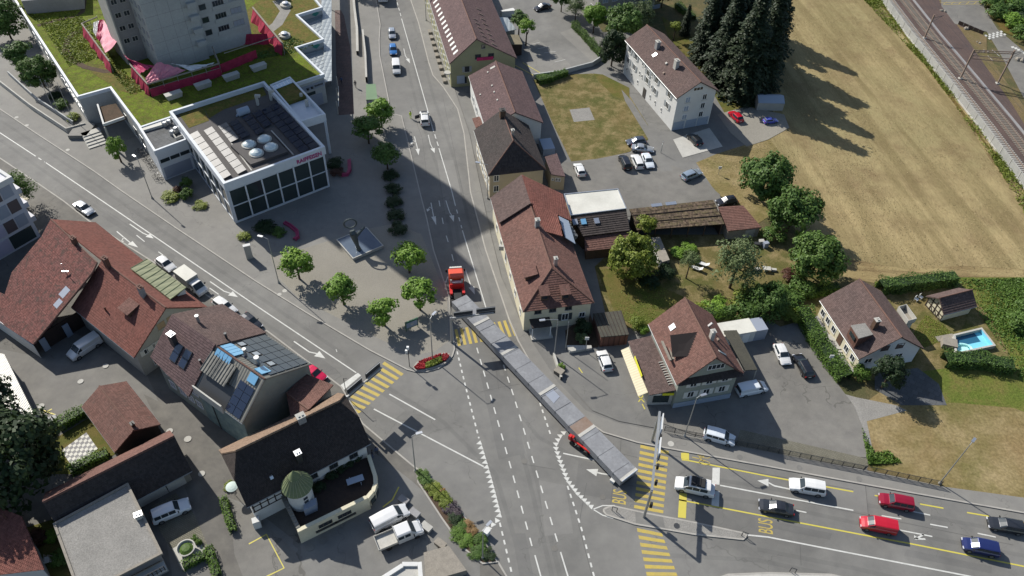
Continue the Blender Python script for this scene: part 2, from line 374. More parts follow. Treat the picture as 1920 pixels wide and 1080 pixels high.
M['shut_g'] = plain('grey_shutter', (.25, .27, .28), .6); M['blindb'] = plain('blue_grey_blind', (.28, .33, .40), .6)
M['shut_b'] = plain('beige_shutter', (.33, .24, .15), .7)
M['black'] = plain('black_rubber', (.012, .012, .013), .75)
M['red'] = plain('red_paint', (.55, .025, .02), .35, 0, .5); M['netting'] = worn('red_netting', (.36, .03, .07), (.26, .02, .05), 1, 5, .8, .03, .2)
M['tarp_p'] = worn('pink_tarpaulin', (.52, .16, .22), (.58, .26, .31), .6, 3, .6, .05, .1); M['tarp_m'] = worn('magenta_tarpaulin', (.42, .03, .11), (.32, .025, .09), .8, 3, .6, .08, .2)
M['tarp_w'] = worn('white_tarpaulin', (.72, .71, .70), (.6, .59, .58), .8, 3, .6, .05, .05)
M['awning'] = ribbed('cream_striped_awning', (.54, .48, .33), (.48, .42, .28), .45, .7, 0, .02, 0, .6)
M['sign_y'] = plain('yellow_sign', (.62, .60, .03), .5); M['teal'] = plain('teal_panel', (.03, .20, .17), .5); M['sgreen'] = plain('dark_green_metal', (.025, .10, .055), .45)
M['shelter'] = worn('shelter_roof_green', (.16, .24, .135), (.13, .20, .115), .5, 4, .5, .003, .06)
M['magenta'] = plain('magenta_lettering', (.38, .03, .16), .5); M['bench'] = worn('magenta_bench', (.33, .05, .12), (.27, .04, .10), .8, 4, .6, .004, .08)
M['pool'] = worn('pool_liner', (.22, .60, .74), (.17, .53, .68), .5, 3, .4, .002, .05); M['water'] = plain('shallow_pool_water', (.022, .11, .19), .08, 0, 0, .6)
M['turq'] = plain('turquoise_float', (.42, .78, .76), .4)
M['loadtop'] = worn('grey_tarpaulin', (.225, .23, .24), (.18, .185, .195), .3, 3, .6, .012, .14, ((.29, .30, .31), .5, .55, .8)); M['loadside'] = plain('dark_load_side', (.09, .095, .10), .6)
M['rustst'] = worn('rust_stain', (.20, .14, .105), (.23, .18, .15), .5, 4, .7, .005, .1)
M['violet'] = plain('violet_grey_panel', (.40, .37, .47), .5); M['slate'] = plain('slate_panel', (.26, .29, .35), .5); M['umber'] = plain('umber_panel', (.085, .065, .07), .5); M['officew'] = worn('office_render', (.50, .50, .54), (.45, .45, .49), .4, 3, .6, .003, .04)
M['mural'] = worn('mural_green_wall', (.22, .28, .25), (.12, .17, .18), .9, 3, .8, .004, .2)
M['basin'] = worn('basin_water', (.11, .14, .18), (.085, .11, .15), .4, 3, .12, .003, .08); M['bronze'] = plain('dark_bronze', (.07, .085, .085), .45, .3)
M['hivis'] = plain('hi_vis_yellow', (.55, .72, .03), .6); M['cloth_d'] = plain('dark_clothes', (.02, .022, .03), .8); M['skin'] = plain('skin', (.45, .28, .2), .6); M['cloth_b'] = plain('blue_clothes', (.05, .08, .16), .8)
M['light_w'] = plain('headlamp', (.75, .76, .78), .1, .3); M['light_r'] = plain('tail_lamp', (.35, .012, .012), .2); M['plate'] = plain('number_plate', (.65, .65, .62), .5)
M['rim'] = plain('wheel_rim', (.30, .31, .32), .35, .8); M['carglass'] = plain('car_glass', (.03, .042, .052), .25, 0, 0, .28)
def paint(name, c, metal=.0): return plain('car_paint_' + name, c, .28, metal, .8)
PAINT = dict(white=paint('white', (.64, .64, .63)), silver=paint('silver', (.42, .44, .46), .6), grey=paint('grey', (.16, .17, .18), .4), dark=paint('dark_grey', (.035, .038, .045), .4), black=paint('black', (.008, .008, .01)),
             red=paint('red', (.42, .008, .022)), dred=paint('deep_red', (.27, .006, .025), .2), navy=paint('navy', (.018, .028, .12), .3), blue=paint('blue', (.03, .16, .42), .2), slate=paint('slate_blue', (.075, .09, .12), .5),
             pink=paint('raspberry', (.55, .008, .06)), bsilver=paint('blue_silver', (.36, .43, .50), .5), orange=paint('truck_red', (.66, .085, .035)), iblue=paint('violet_blue', (.06, .075, .40)), pearl=paint('pearl_white', (.62, .66, .70)))
# ------------------------------------------------------------------ ground, roads, pavements
def P(*pts, z=0.0): return [at(x, y, z) for x, y in pts]
_zl = [0.0]
def sheet(name, pts, mat, z=None, step=True):
    """flush ground sheet, each 4 mm above the last one laid"""
    _zl[0] += .0025; zz = _zl[0] if z is None else z
    mb = MB(); q = P(*pts)
    if sum(a.x * b.y - b.x * a.y for a, b in zip(q, q[1:] + q[:1])) < 0: q = q[::-1]
    mb.face([p + UP * zz for p in q]); return struct(name, mb, M[mat])
def raised(name, pts, h, mat, kerb=None, kmat='kerb', kw=.22):
    mb = MB().prism(P(*pts), -.02, h); o = struct(name, mb, M[mat])
    if kerb:
        k = MB(); k.ribbon([p + UP * -.02 for p in P(*kerb)], kw, h=h + .03); struct('kerb', k, M[kmat], o)
    return o
WK = .12                                                           # pavement height
struct('ground', MB().face([(-1500, -1500, -.03), (1500, -1500, -.03), (1500, 2500, -.03), (-1500, 2500, -.03)]), M['earth'])
struct('road', MB().face([p for p in P((-900, -250), (-900, 1350), (2150, 1350), (2150, 1010), (1950, 955), (1640, 905), (1660, 850), (1600, 770), (1330, 335), (1440, 270), (1330, 130), (1240, 60), (1130, 60), (1050, -60), (1040, -250))][::1]), M['road'])
# pavements and the raised plaza
KL = [(-160, 110), (-60, 168), (0, 205), (67, 250), (177, 322), (230, 360), (330, 428), (480, 528), (580, 590), (693, 657), (763, 693), (778, 697), (800, 697), (822, 691), (838, 680), (848, 668), (852, 655), (849, 620), (842, 557), (813, 470), (800, 410), (787, 360), (780, 330), (753, 218), (733, 213), (728, 185), (719, 140), (712, 105), (711, 75), (713, 47), (705, 0), (690, -70)]
raised('plaza', KL + [(690, -120), (-160, -120)], WK, 'walk', KL)
KR = [(762, -40), (770, 0), (785, 44), (804, 118), (812, 142), (832, 165), (858, 205), (870, 250), (879, 330), (882, 360), (910, 467), (954, 598), (972, 640), (1000, 690), (1060, 760), (1131, 811), (1195, 830), (1247, 840), (1440, 875), (1640, 912), (1920, 962), (2060, 986)]
raised('pavement', KR + [(2060, 958), (1920, 934), (1767, 913), (1640, 886), (1440, 848), (1247, 812), (1220, 806), (1163, 795), (1128, 783), (1098, 770), (1045, 716), (994, 636), (975, 600), (940, 520), (920, 440), (905, 370), (880, 250), (850, 160), (815, 60), (800, 0), (792, -40)], WK, 'walk', KR)
KB = [(-160, 205), (0, 297), (72, 345), (120, 378), (167, 415), (300, 500), (400, 562), (502, 622), (543, 653), (640, 726), (680, 795), (773, 873), (800, 893), (857, 950), (933, 1053), (955, 1090), (975, 1200)]
raised('town_pavement', KB + [(975, 1400), (-300, 1400), (-300, 205)], WK, 'alley', KB)
KI = [(1132, 955), (1142, 951), (1153, 950), (1207, 962), (1300, 980), (1393, 1000), (1400, 1006), (1393, 1012), (1300, 1002), (1190, 983), (1137, 966), (1132, 960)]
raised('traffic_island', KI, WK, 'gravel', KI + KI[:1])
sheet('island_crossing', [(1191, 960), (1243, 970), (1247, 993), (1192, 983)], 'road', WK + .004)
KI2 = [(1330, 1090), (1365, 1078), (1440, 1075), (1558, 1078), (1620, 1092)]
raised('traffic_island', KI2 + [(1620, 1140), (1330, 1140)], WK, 'concl', KI2)

_zl[0] = WK
sheet('plaza_gravel', [(505, 475), (560, 470), (690, 430), (740, 420), (790, 440), (815, 500), (838, 560), (842, 640), (815, 660), (770, 668), (735, 648), (640, 600), (560, 560), (520, 520)], 'plaza')
sheet('promenade_paving', [(639, 20), (645, 30), (657, 90), (664, 215), (635, 217), (630, 120), (628, 20)], 'paving')
sheet('forecourt', [(30, 150), (75, 205), (150, 250), (200, 300), (300, 340), (330, 420), (180, 315), (60, 240)], 'walk')
# town side, south-west of the left road
sheet('courtyard', [(-60, 620), (0, 655), (62, 668), (140, 625), (270, 690), (300, 760), (420, 900), (470, 1010), (540, 1120), (330, 1120), (300, 940), (250, 740), (90, 790), (-60, 740)], 'road2')
sheet('alley', [(270, 740), (330, 770), (440, 900), (440, 935), (470, 1000), (520, 1100), (400, 1100), (365, 960), (300, 800)], 'alley')
sheet('pub_forecourt', [(690, 840), (775, 905), (850, 975), (900, 1060), (900, 1120), (470, 1120), (420, 930), (470, 950), (560, 1020), (700, 920)], 'road')
sheet('pub_side_lot', [(430, 935), (470, 960), (560, 1040), (575, 1080), (470, 1120), (440, 1040)], 'road2')
sheet('garage_paving', [(285, 950), (330, 925), (365, 965), (388, 1020), (392, 1045), (340, 1062), (302, 1000)], 'cobble')
sheet('fountain_court', [(323, 1030), (368, 1005), (394, 1045), (342, 1070)], 'concl')
sheet('chess_garden_lawn', [(60, 850), (175, 780), (220, 850), (160, 890), (90, 890)], 'lawn')
sheet('garden_strip', [(50, 990), (100, 975), (150, 1090), (60, 1090)], 'lawn')
_zl[0] = .0
# right-hand side
sheet('stubble_field', [(1450, 60), (1470, -60), (1660, -60), (1760, 90), (1920, 320), (2080, 560), (2080, 590), (1920, 522), (1800, 520), (1650, 532), (1570, 515), (1500, 440), (1440, 370), (1350, 345), (1305, 305), (1345, 290), (1440, 258), (1460, 230), (1440, 190)], 'stubble')
sheet('field_headland', [(1480, 425), (1560, 480), (1700, 505), (1800, 498), (1920, 505), (2080, 575), (2080, 592), (1920, 523), (1800, 521), (1650, 533), (1570, 516), (1500, 441)], 'headland')
sheet('field_edge', [(1305, 305), (1345, 288), (1440, 258), (1475, 300), (1480, 380), (1420, 420), (1370, 390), (1335, 350)], 'rough')
sheet('bare_field_strip', [(1790, 190), (1805, 200), (1870, 290), (1935, 385), (2080, 590), (2080, 600), (1915, 385), (1850, 290)], 'headland')
sheet('railway_verge', [(1590, -60), (1635, -60), (1660, 10), (1760, 145), (1850, 270), (1930, 372), (2080, 570), (2080, 640), (1920, 355), (1880, 315), (1740, 130), (1660, 20)], 'verge')
sheet('meadow', [(1640, 528), (1700, 520), (1920, 520), (2080, 590), (2080, 760), (1930, 740), (1800, 720), (1720, 740), (1690, 700), (1640, 600)], 'meadow')
sheet('rough_grass', [(1600, 770), (1700, 700), (1720, 735), (1800, 715), (1930, 720), (2080, 750), (2080, 960), (1920, 936), (1767, 915), (1640, 888), (1625, 880), (1640, 850), (1610, 790)], 'rough')
sheet('green_slope', [(1700, 690), (1780, 690), (1900, 690), (2080, 740), (2080, 830), (1900, 765), (1790, 755), (1730, 760)], 'meadow')
sheet('bank_grass', [(1612, 795), (1640, 850), (1665, 845), (1690, 865), (1640, 885), (1628, 872)], 'lawn')
sheet('gravel_shoulder', [(1570, 735), (1605, 745), (1680, 760), (1700, 770), (1625, 790), (1640, 862), (1630, 862), (1600, 800)], 'gravel')
sheet('house_garden', [(1500, 580), (1560, 545), (1640, 540), (1700, 530), (1800, 530), (1860, 600), (1900, 680), (1780, 690), (1700, 700), (1610, 720), (1560, 660)], 'lawn_dry')
sheet('garden_lawn', [(1735, 590), (1770, 610), (1790, 630), (1700, 665), (1715, 620)], 'lawn')
sheet('house_path', [(1530, 575), (1560, 640), (1605, 700), (1592, 706), (1540, 640), (1520, 585)], 'concd')
sheet('house_drive', [(1640, 700), (1720, 690), (1760, 720), (1775, 760), (1690, 760), (1640, 730)], 'slab')
sheet('allotment_garden', [(1115, 500), (1180, 440), (1345, 440), (1430, 430), (1500, 440), (1560, 520), (1540, 590), (1440, 620), (1300, 600), (1220, 620), (1140, 610)], 'lawn_dry')
sheet('back_lawn', [(1119, 507), (1165, 502), (1255, 545), (1290, 560), (1215, 625), (1168, 600), (1150, 580)], 'lawn')
sheet('side_garden', [(1060, 620), (1105, 585), (1125, 640), (1120, 655), (1062, 668)], 'soil')
sheet('plot_lawn', [(1000, 150), (1060, 140), (1110, 138), (1168, 160), (1215, 235), (1215, 262), (1180, 285), (1120, 300), (1072, 305), (1040, 240)], 'lawn_dry')
sheet('lawn_corner', [(1112, 138), (1130, 140), (1180, 165), (1180, 190), (1150, 180), (1125, 155)], 'lawn')
sheet('gravel_patch', [(1068, 206), (1105, 202), (1115, 225), (1076, 229)], 'gravel')
sheet('car_park', [(1055, 305), (1120, 298), (1185, 285), (1230, 300), (1300, 325), (1350, 365), (1350, 400), (1060, 410)], 'road2')
sheet('access_lane', [(1165, 168), (1185, 190), (1240, 275), (1262, 320), (1240, 322), (1215, 260), (1172, 190)], 'road')
sheet('garage_apron', [(1262, 262), (1330, 240), (1355, 275), (1280, 296)], 'concl')
sheet('block_lawn', [(1240, 30), (1330, 90), (1440, 150), (1440, 200), (1360, 215), (1340, 180), (1260, 90)], 'lawn')
sheet('gravel_parking', [(1345, 215), (1400, 200), (1470, 215), (1480, 240), (1440, 262), (1400, 275), (1370, 250)], 'plaza')
sheet('upper_car_park', [(955, 30), (1000, 0), (1060, 45), (1128, 112), (1098, 130), (1000, 145), (975, 110), (965, 60)], 'road')
sheet('parking_bays', [(1050, 62), (1073, 53), (1126, 108), (1112, 118)], 'walk')
sheet('parking_bays', [(992, 82), (1008, 74), (1060, 113), (1075, 128), (1010, 138), (998, 142), (990, 130)], 'walk')
sheet('railway_formation', [(1640, -60), (1755, -60), (1800, 30), (1890, 160), (2060, 420), (2080, 640), (1920, 320), (1750, 100), (1660, -20)], 'ballast')
sheet('dirt_track', [(1735, -60), (1765, -60), (1770, 10), (1800, 50), (1850, 68), (1850, 100), (1905, 180), (2080, 420), (2080, 500), (1900, 200), (1800, 55), (1745, -20)], 'field_edge')
sheet('industrial_road', [(1762, -40), (1840, -40), (1845, 15), (1870, 55), (1960, 130), (2080, 260), (2080, 420), (1925, 195), (1880, 110), (1850, 60), (1790, 45), (1765, 12)], 'road2')
sheet('thicket_ground', [(1840, -60), (1990, -60), (2080, 240), (1930, 80), (1880, 60), (1850, 20)], 'verge')
sheet('shop_yard', [(1050, 655), (1180, 650), (1225, 770), (1240, 805), (1160, 790), (1110, 770), (1065, 720)], 'road')
sheet('brown_house_yard', [(1350, 630), (1440, 600), (1510, 640), (1570, 720), (1600, 760), (1640, 860), (1440, 840), (1300, 815), (1230, 790), (1230, 760), (1370, 745)], 'road2')
sheet('sett_strip', [(1388, 806), (1637, 863), (1620, 880), (1378, 838)], 'cobble')

for k, (pp, mt) in enumerate((([(1500, 888), (1622, 912), (1628, 962), (1560, 950), (1500, 936)], 'patch2'), ([(1085, 862), (1190, 885), (1182, 942), (1078, 925)], 'patch'), ([(900, 700), (955, 705), (985, 850), (935, 862)], 'patch'), ([(560, 640), (640, 700), (600, 705), (540, 655)], 'patch'),
        ([(1010, 900), (1060, 910), (1075, 1000), (1022, 1005)], 'patch2'), ([(760, 60), (790, 62), (805, 130), (778, 132)], 'patch'), ([(820, 300), (850, 300), (872, 400), (835, 402)], 'patch2'), ([(1440, 975), (1560, 1000), (1556, 1012), (1436, 988)], 'patch'), ([(1700, 1030), (1860, 1062), (1858, 1075), (1695, 1042)], 'patch'), ([(200, 395), (330, 480), (318, 492), (190, 405)], 'patch'), ([(700, 730), (760, 770), (735, 790), (680, 750)], 'patch2'), ([(960, 1000), (985, 1000), (1000, 1080), (975, 1085)], 'patch'))):
    struct('road_patch', MB().face([p + UP * (.003 + .0004 * k) for p in P(*pp)]), M[mt])
tmb = MB()
for pp in ([(1622, 905), (1628, 965)], [(1150, 832), (1148, 905), (1192, 912)], [(1165, 812), (1163, 850), (1195, 858)], [(1150, 905), (1145, 945)], [(628, 690), (640, 705), (622, 716), (606, 700), (628, 690)], [(900, 735), (945, 725), (975, 720)], [(1500, 940), (1620, 965), (1900, 1022)], [(1100, 905), (1085, 985), (1110, 1080)], [(955, 690), (930, 690), (935, 730)], [(770, 200), (792, 260), (800, 330)], [(100, 330), (220, 412), (300, 470)], [(1500, 1020), (1502, 1060)], [(980, 870), (1040, 880)], [(1068, 645), (1062, 700), (1130, 762)], [(1240, 850), (1440, 890), (1600, 918)], [(830, 180), (880, 420), (905, 480)]):
    tmb.ribbon([p + UP * (.0085 + len(tmb.v) * 2e-5) for p in P(*pp)], .05)
struct('tar_seam', tmb, M['tar'])
wmb = MB()
for pp in ([(748, 60), (782, 200), (825, 330), (850, 470), (870, 560)], [(760, 60), (796, 200), (838, 330), (864, 470)], [(775, 40), (812, 180), (852, 300), (885, 440), (925, 570)], [(0, 225), (120, 305), (330, 450), (520, 580), (650, 668)], [(0, 262), (70, 312), (300, 470), (470, 588), (600, 675)], [(720, 722), (830, 790), (930, 890), (985, 1080)], [(925, 670), (945, 740), (990, 890), (1035, 1080)], [(938, 668), (960, 740), (1004, 890), (1050, 1080)],
           [(1290, 890), (1440, 915), (1620, 946), (1920, 1002)], [(1290, 925), (1440, 945), (1650, 990), (1920, 1042)], [(1420, 1030), (1600, 1065), (1750, 1100)], [(1230, 1040), (1420, 1050), (1600, 1088)], [(1200, 905), (1130, 885), (1010, 820), (930, 720)]):
    wmb.ribbon([p + UP * (.001 + len(wmb.v) * 4e-6) for p in P(*pp)], .6)
struct('wheel_track', wmb, M['wear'])
# ------------------------------------------------------------------ painted markings
def marks(name, mb, mat): return struct(name, mb, M[mat])
def line(mb, pts, wd=.15, dash=None, z=None):
    z = ZPAINT if z is None else z
    p = [q + UP * z for q in P(*pts)]
    if not dash: mb.ribbon(p, wd); return mb
    on, off = dash; seg = []; 
    for a, b in zip(p, p[1:]):
        seg.append((a, b, (b - a).length))
    tot = sum(s[2] for s in seg); x = 0
    def pt(t):
        for a, b, L in seg:
            if t <= L: return a + (b - a) * (t / L)
            t -= L
        return seg[-1][1]
    while x < tot:
        mb.ribbon([pt(x), pt(min(x + on, tot))], wd); x += on + off
    return mb
ZPAINT = .012
ZSHEET = _zl[0] + .006
lm = MB()
for pts, wd in (([(-60, 212), (0, 249), (67, 293)], .18), ([(86, 305), (167, 360), (480, 573), (668, 699)], .18), ([(502, 622), (560, 665), (640, 727)], .16),
                ([(730, 739), (816, 787)], .2), ([(701, 767), (907, 875)], .2), ([(742, -5), (752, 31)], .0), ([(753, 35), (800, 200), (813, 247)], .18), ([(823, 278), (847, 358), (854, 386)], .18),
                ([(867, 432), (912, 580)], .18), ([(1003, 1041), (1025, 1120)], .18), ([(1051, 1035), (1080, 1130)], .18), ([(1056, 850), (1135, 867)], .2),
                ([(1350, 910), (1440, 927), (1600, 957)], .2), ([(1400, 1003), (1440, 1007), (1820, 1081), (2000, 1118)], .2), ([(1687, 994), (1748, 1006)], .18),
                ([(770, 0), (785, 44), (804, 118), (812, 142), (820, 178), (850, 265), (874, 340), (890, 400)], .0), ([(0, 296), (18, 308)], .12),
                ([(1112, 955), (1130, 948), (1153, 948)], .16), ([(1112, 955), (1130, 966), (1150, 972)], .16)):
    if wd: line(lm, pts, wd)
for pts, wd, d in (([(742, -5), (752, 31)], .18, (1.6, 1.2)), ([(72, 296), (84, 304)], .18, (1, 1)), ([(815, 252), (822, 274)], .18, (1.5, 1.0)), ([(856, 393), (866, 428)], .18, (1.1, 1.1)), ([(823, 376), (833, 430), (846, 472), (858, 520), (858, 540)], .15, (1.7, 3.2)),
                   ([(857, 659), (873, 725), (898, 822)], .22, (.62, .60)), ([(937, 980), (962, 1085), (972, 1130)], .22, (.62, .60)), ([(1008, 743), (1034, 820)], .22, (.62, .60)), ([(1064, 911), (1090, 990), (1115, 1085), (1125, 1130)], .22, (.62, .60)),
                   ([(894, 652), (915, 725), (958, 877), (1001, 1037)], .18, (1.15, 1.15)), ([(937, 662), (963, 742), (1048, 1025)], .18, (1.15, 1.2)),
                   ([(297, 472), (312, 483)], .15, (3, 3)), ([(256, 441), (271, 453)], .15, (3, 3)), ([(348, 508), (362, 518)], .15, (3, 3)), ([(393, 540), (410, 552)], .15, (3, 3)),
                   ([(1493, 957), (1512, 961)], .18, (3, 3)), ([(1653, 967), (1690, 973)], .18, (4, 9)), ([(1744, 983), (1777, 989)], .18, (4, 9)), ([(1833, 1000), (1867, 1007)], .18, (4, 9)), ([(1707, 958), (1744, 966)], .18, (4, 9)), ([(1930, 1019), (1960, 1025)], .18, (4, 9)),
                   ([(630, 655), (632, 660)], .1, (1, 1))):
    line(lm, pts, wd, d)
def tri(mb, px, py, dx, dy, s=.75):
    c = at(px, py, ZPAINT); d = (at(px + dx, py + dy) - at(px, py)).normalized(); n = Vector((-d.y, d.x, 0))
    mb.face([c - n * s * .5 - d * s * .45, c + n * s * .5 - d * s * .45, c + d * s * .55][::-1]); return mb
def along(pts, n):
    q = [Vector(p) for p in pts]; L = [0]
    for a, b in zip(q, q[1:]): L.append(L[-1] + (b - a).length)
    out = []
    for i in range(n):
        t = L[-1] * i / (n - 1)
        for k in range(len(q) - 1):
            if t <= L[k + 1] + 1e-6: f = (t - L[k]) / (L[k + 1] - L[k]); out.append(q[k] + (q[k + 1] - q[k]) * f); break
    return out
tm = MB()
for p in along([(898, 831), (918, 900), (935, 967)], 16): tri(tm, p[0], p[1], -10, 3)
for p in along([(931, 975), (908, 997)], 4): tri(tm, p[0], p[1], -5, -8)
for p in along([(1062, 805), (1048, 818), (1040, 835), (1047, 858), (1063, 900), (1082, 925), (1107, 949)], 21): tri(tm, p[0], p[1], -9, -4)
marks('lane_line', lm, 'white'); marks('give_way_triangle_line', tm, 'white')
# lane arrows: shaft, bend and head drawn as one flat sign each
def arrow(shaft, head, wd=.22, hw=.55):
    mb = MB(); line(mb, shaft, wd); a, b = at(*shaft[-1], ZPAINT), at(*head, ZPAINT); d = (b - a).normalized(); n = Vector((-d.y, d.x, 0))
    mb.face([a + n * hw, a - n * hw, b][::-1] if (n.cross(-n + d)).z > 0 else [a + n * hw, a - n * hw, b])
    return mb
am = MB()
def addarrow(shaft, head, wd=.2, hw=.5):
    global am
    s = arrow(shaft, head, wd, hw); i = len(am.v); am.v += s.v; am.f += [tuple(k + i for k in f) for f in s.f]; am.uv += s.uv; am.mi += s.mi
for s, h, wd, hw in (([(777, 256), (783, 279)], (785, 291), .16, .42), ([(780, 268), (775, 262), (772, 267)], (771, 271), .14, .35), ([(803, 253), (807, 270), (811, 278)], (815, 287), .16, .45), ([(757, 91), (760, 105), (764, 110)], (769, 119), .16, .42),
                  ([(808, 380), (813, 406)], (818, 422), .16, .42), ([(812, 394), (806, 388), (803, 392)], (801, 397), .14, .35), ([(836, 376), (843, 398), (847, 404)], (851, 416), .16, .45), ([(872, 504), (880, 528), (884, 538)], (890, 552), .18, .5), ([(843, 512), (836, 528)], (835, 530), .14, .3), 
                  ([(219, 434), (244, 455)], (259, 464), .18, .5), ([(232, 445), (228, 452)], (226, 460), .14, .4), ([(243, 420), (268, 437), (277, 441)], (288, 447), .18, .5), ([(394, 528), (420, 546), (432, 550)], (446, 557), .18, .55), ([(551, 640), (580, 660), (594, 663)], (610, 672), .2, .6),
                  ([(1160, 893), (1128, 888), (1120, 886)], (1099, 880), .22, .6), ([(1480, 917), (1452, 911), (1441, 905)], (1420, 901), .22, .6), ([(1732, 1002), (1718, 1010)], (1713, 1010), .22, .2), ([(1735, 1011), (1718, 1010)], (1714, 1003), .22, .3)):
    addarrow(s, h, wd, hw)
marks('lane_arrow', am, 'white')
def quad(mb, pts, z=None):
    q = [p + UP * (z or ZPAINT) for p in P(*pts)]
    if sum(a.x * b.y - b.x * a.y for a, b in zip(q, q[1:] + q[:1])) < 0: q = q[::-1]
    mb.face(q); return mb
sm = MB()
for q in ([(671, 699), (677, 704), (643, 733), (636, 724)], [(1336, 877), (1350, 877), (1349, 909), (1335, 908)], [(1335, 921), (1349, 921), (1348, 950), (1334, 948)]): quad(sm, q)
marks('stop_line', sm, 'white')
ym = MB()
for q in ([(1277, 849), (1292, 849), (1292, 863), (1277, 860)], [(1274, 922), (1288, 926), (1286, 972), (1271, 970)]): quad(ym, q)
marks('yellow_stop_bar', ym, 'yellow2')
yl = MB()
for pts in ([(1278, 862), (1288, 863), (1440, 893), (1600, 922)], [(1273, 937), (1440, 969), (1650, 1009), (1700, 1018), (1920, 1062), (2050, 1086)], [(1640, 929), (1658, 932)], [(1725, 945), (1769, 953)], [(1813, 961), (1854, 968)], [(1905, 977), (1945, 985)]): line(yl, pts, .2)
marks('yellow_lane_line', yl, 'yellow2')
yp = MB()
ZW = WK + .03
for pts in ([(467, 1021), (500, 1003), (533, 1066), (500, 1082)], [(748, 914), (736, 938), (718, 952)], [(75, 768), (105, 779)], [(82, 776), (98, 768)]): line(yp, pts, .18, None, ZW)
for pts in ([(1196, 742), (1208, 755)], [(1197, 754), (1206, 742)], [(1204, 758), (1209, 768)], [(1085, 690), (1092, 700)], [(964, 122), (1006, 145)], [(980, 118), (1014, 138)]): line(yp, pts, .16, None, ZSHEET)
marks('parking_marking', yp, 'yellow2')
pl = MB()
for pts in ([(990, 85), (1012, 80)], [(1008, 92), (1030, 88)], [(1020, 100), (1042, 97)], [(1040, 117), (1060, 112)], [(790, 4), (798, 6)], [(790, 8), (799, 10)], [(791, 12), (799, 14)], [(792, 16), (800, 18)], [(1860, 94), (1874, 106)], [(1852, 105), (1862, 115)]): line(pl, pts, .12, None, ZSHEET)
marks('parking_bay_line', pl, 'white')
def crosswalk(L0, L1, R0, R1, n, duty=.52):
    mb = MB()
    for i in range(n):
        a, b = i / n, (i + duty) / n
        f = lambda p, q, t: (p[0] + (q[0] - p[0]) * t, p[1] + (q[1] - p[1]) * t)
        quad(mb, [f(L0, L1, a), f(R0, R1, a), f(R0, R1, b), f(L0, L1, b)])
    marks('crosswalk', mb, 'yellow')
crosswalk((721, 678), (633, 766), (757, 701), (669, 779), 10)
crosswalk((852, 618), (963, 598), (859, 649), (975, 628), 11)
crosswalk((1201, 834), (1188, 958), (1254, 846), (1243, 968), 11)
crosswalk((1194, 990), (1217, 1100), (1241, 1000), (1277, 1098), 8)
ck = MB()
for i in range(9):
    for j in range(3):
        if (i + j) % 2 == 0:
            f = lambda a, b: (1845 + a * 3.6 + b * 3.2, 66.5 - a * .95 + b * 2.7)
            quad(ck, [f(i, j), f(i + 1, j), f(i + 1, j + 1), f(i, j + 1)], ZSHEET)
for x, y in ((1895, 88), (1901, 90), (1906, 93), (1913, 97), (1917, 99)): quad(ck, [(x, y), (x + 5, y - 1), (x + 7, y + 2), (x + 2, y + 3)], ZSHEET)
marks('checker_marking', ck, 'white')
cb = MB()
for pts in ([(1762, 6), (1842, 3)], [(1768, 9), (1838, 8)]): line(cb, pts, .14, None, ZSHEET)
for k in range(6): line(cb, [(1768 + k * 14, 9), (1775 + k * 14, 4)], .12, None, ZSHEET)
marks('bus_bay_marking', cb, 'yellow')
# lettering on the road
def text(name, body, size, mat, M4, parent=None, ext=.0, wide=1.0, kind=None, bold=.0):
    cu = bpy.data.curves.new(name, 'FONT'); cu.body = body; cu.size = size; cu.extrude = ext; cu.align_x = 'CENTER'; cu.align_y = 'CENTER'; cu.offset = bold
    t = bpy.data.objects.new(name + '_tmp', cu); col.objects.link(t)
    me = bpy.data.meshes.new_from_object(t.evaluated_get(bpy.context.evaluated_depsgraph_get()))
    bpy.data.objects.remove(t); me.transform(M4); me.materials.clear(); me.materials.append(M[mat])
    o = bpy.data.objects.new(name, me); col.objects.link(o)
    if parent: o.parent = parent; me.transform(Matrix.Translation(-ORG[parent.name]))
    if kind: o['kind'] = kind
    return o
def frame(o, x, y, sx=1, sy=1):
    z = x.cross(y)
    return Matrix(((x.x * sx, y.x * sy, z.x, o.x), (x.y * sx, y.y * sy, z.y, o.y), (x.z * sx, y.z * sy, z.z, o.z), (0, 0, 0, 1)))
for px, py in ((1163, 932), (1437, 987)):
    a = (at(px + 60, py + 11) - at(px, py)).normalized()                                   # driving direction is -a
    text('bus_lane_lettering', 'BUS', 1.5, 'yellow', frame(at(px, py, ZPAINT), Vector((-a.y, a.x, 0)), -a, .82, 1.75), None, 0, 1, 'structure', .01)
bk = MB(); a = (at(1382, 870) - at(1322, 859)).normalized(); bn = Vector((-a.y, a.x, 0)); c0 = at(1321, 861, ZPAINT)
for s in (-1, 1):
    c = c0 + bn * s * .55
    bk.ribbon([c + a * .75 * math.cos(t) * 1 + bn * .34 * math.sin(t) for t in np.linspace(0, 2 * math.pi, 13)], .09)
for s0, s1 in (((-.0, -.55), (-.7, 0)), ((-.7, 0), (0, .55)), ((0, -.55), (-.8, .3)), ((0, .55), (-1.0, .45))): bk.ribbon([c0 + a * s0[0] + bn * s0[1], c0 + a * s1[0] + bn * s1[1]], .09)
line(bk, [(1310, 860), (1298, 857)], .14); marks('cycle_marking', bk, 'yellow')
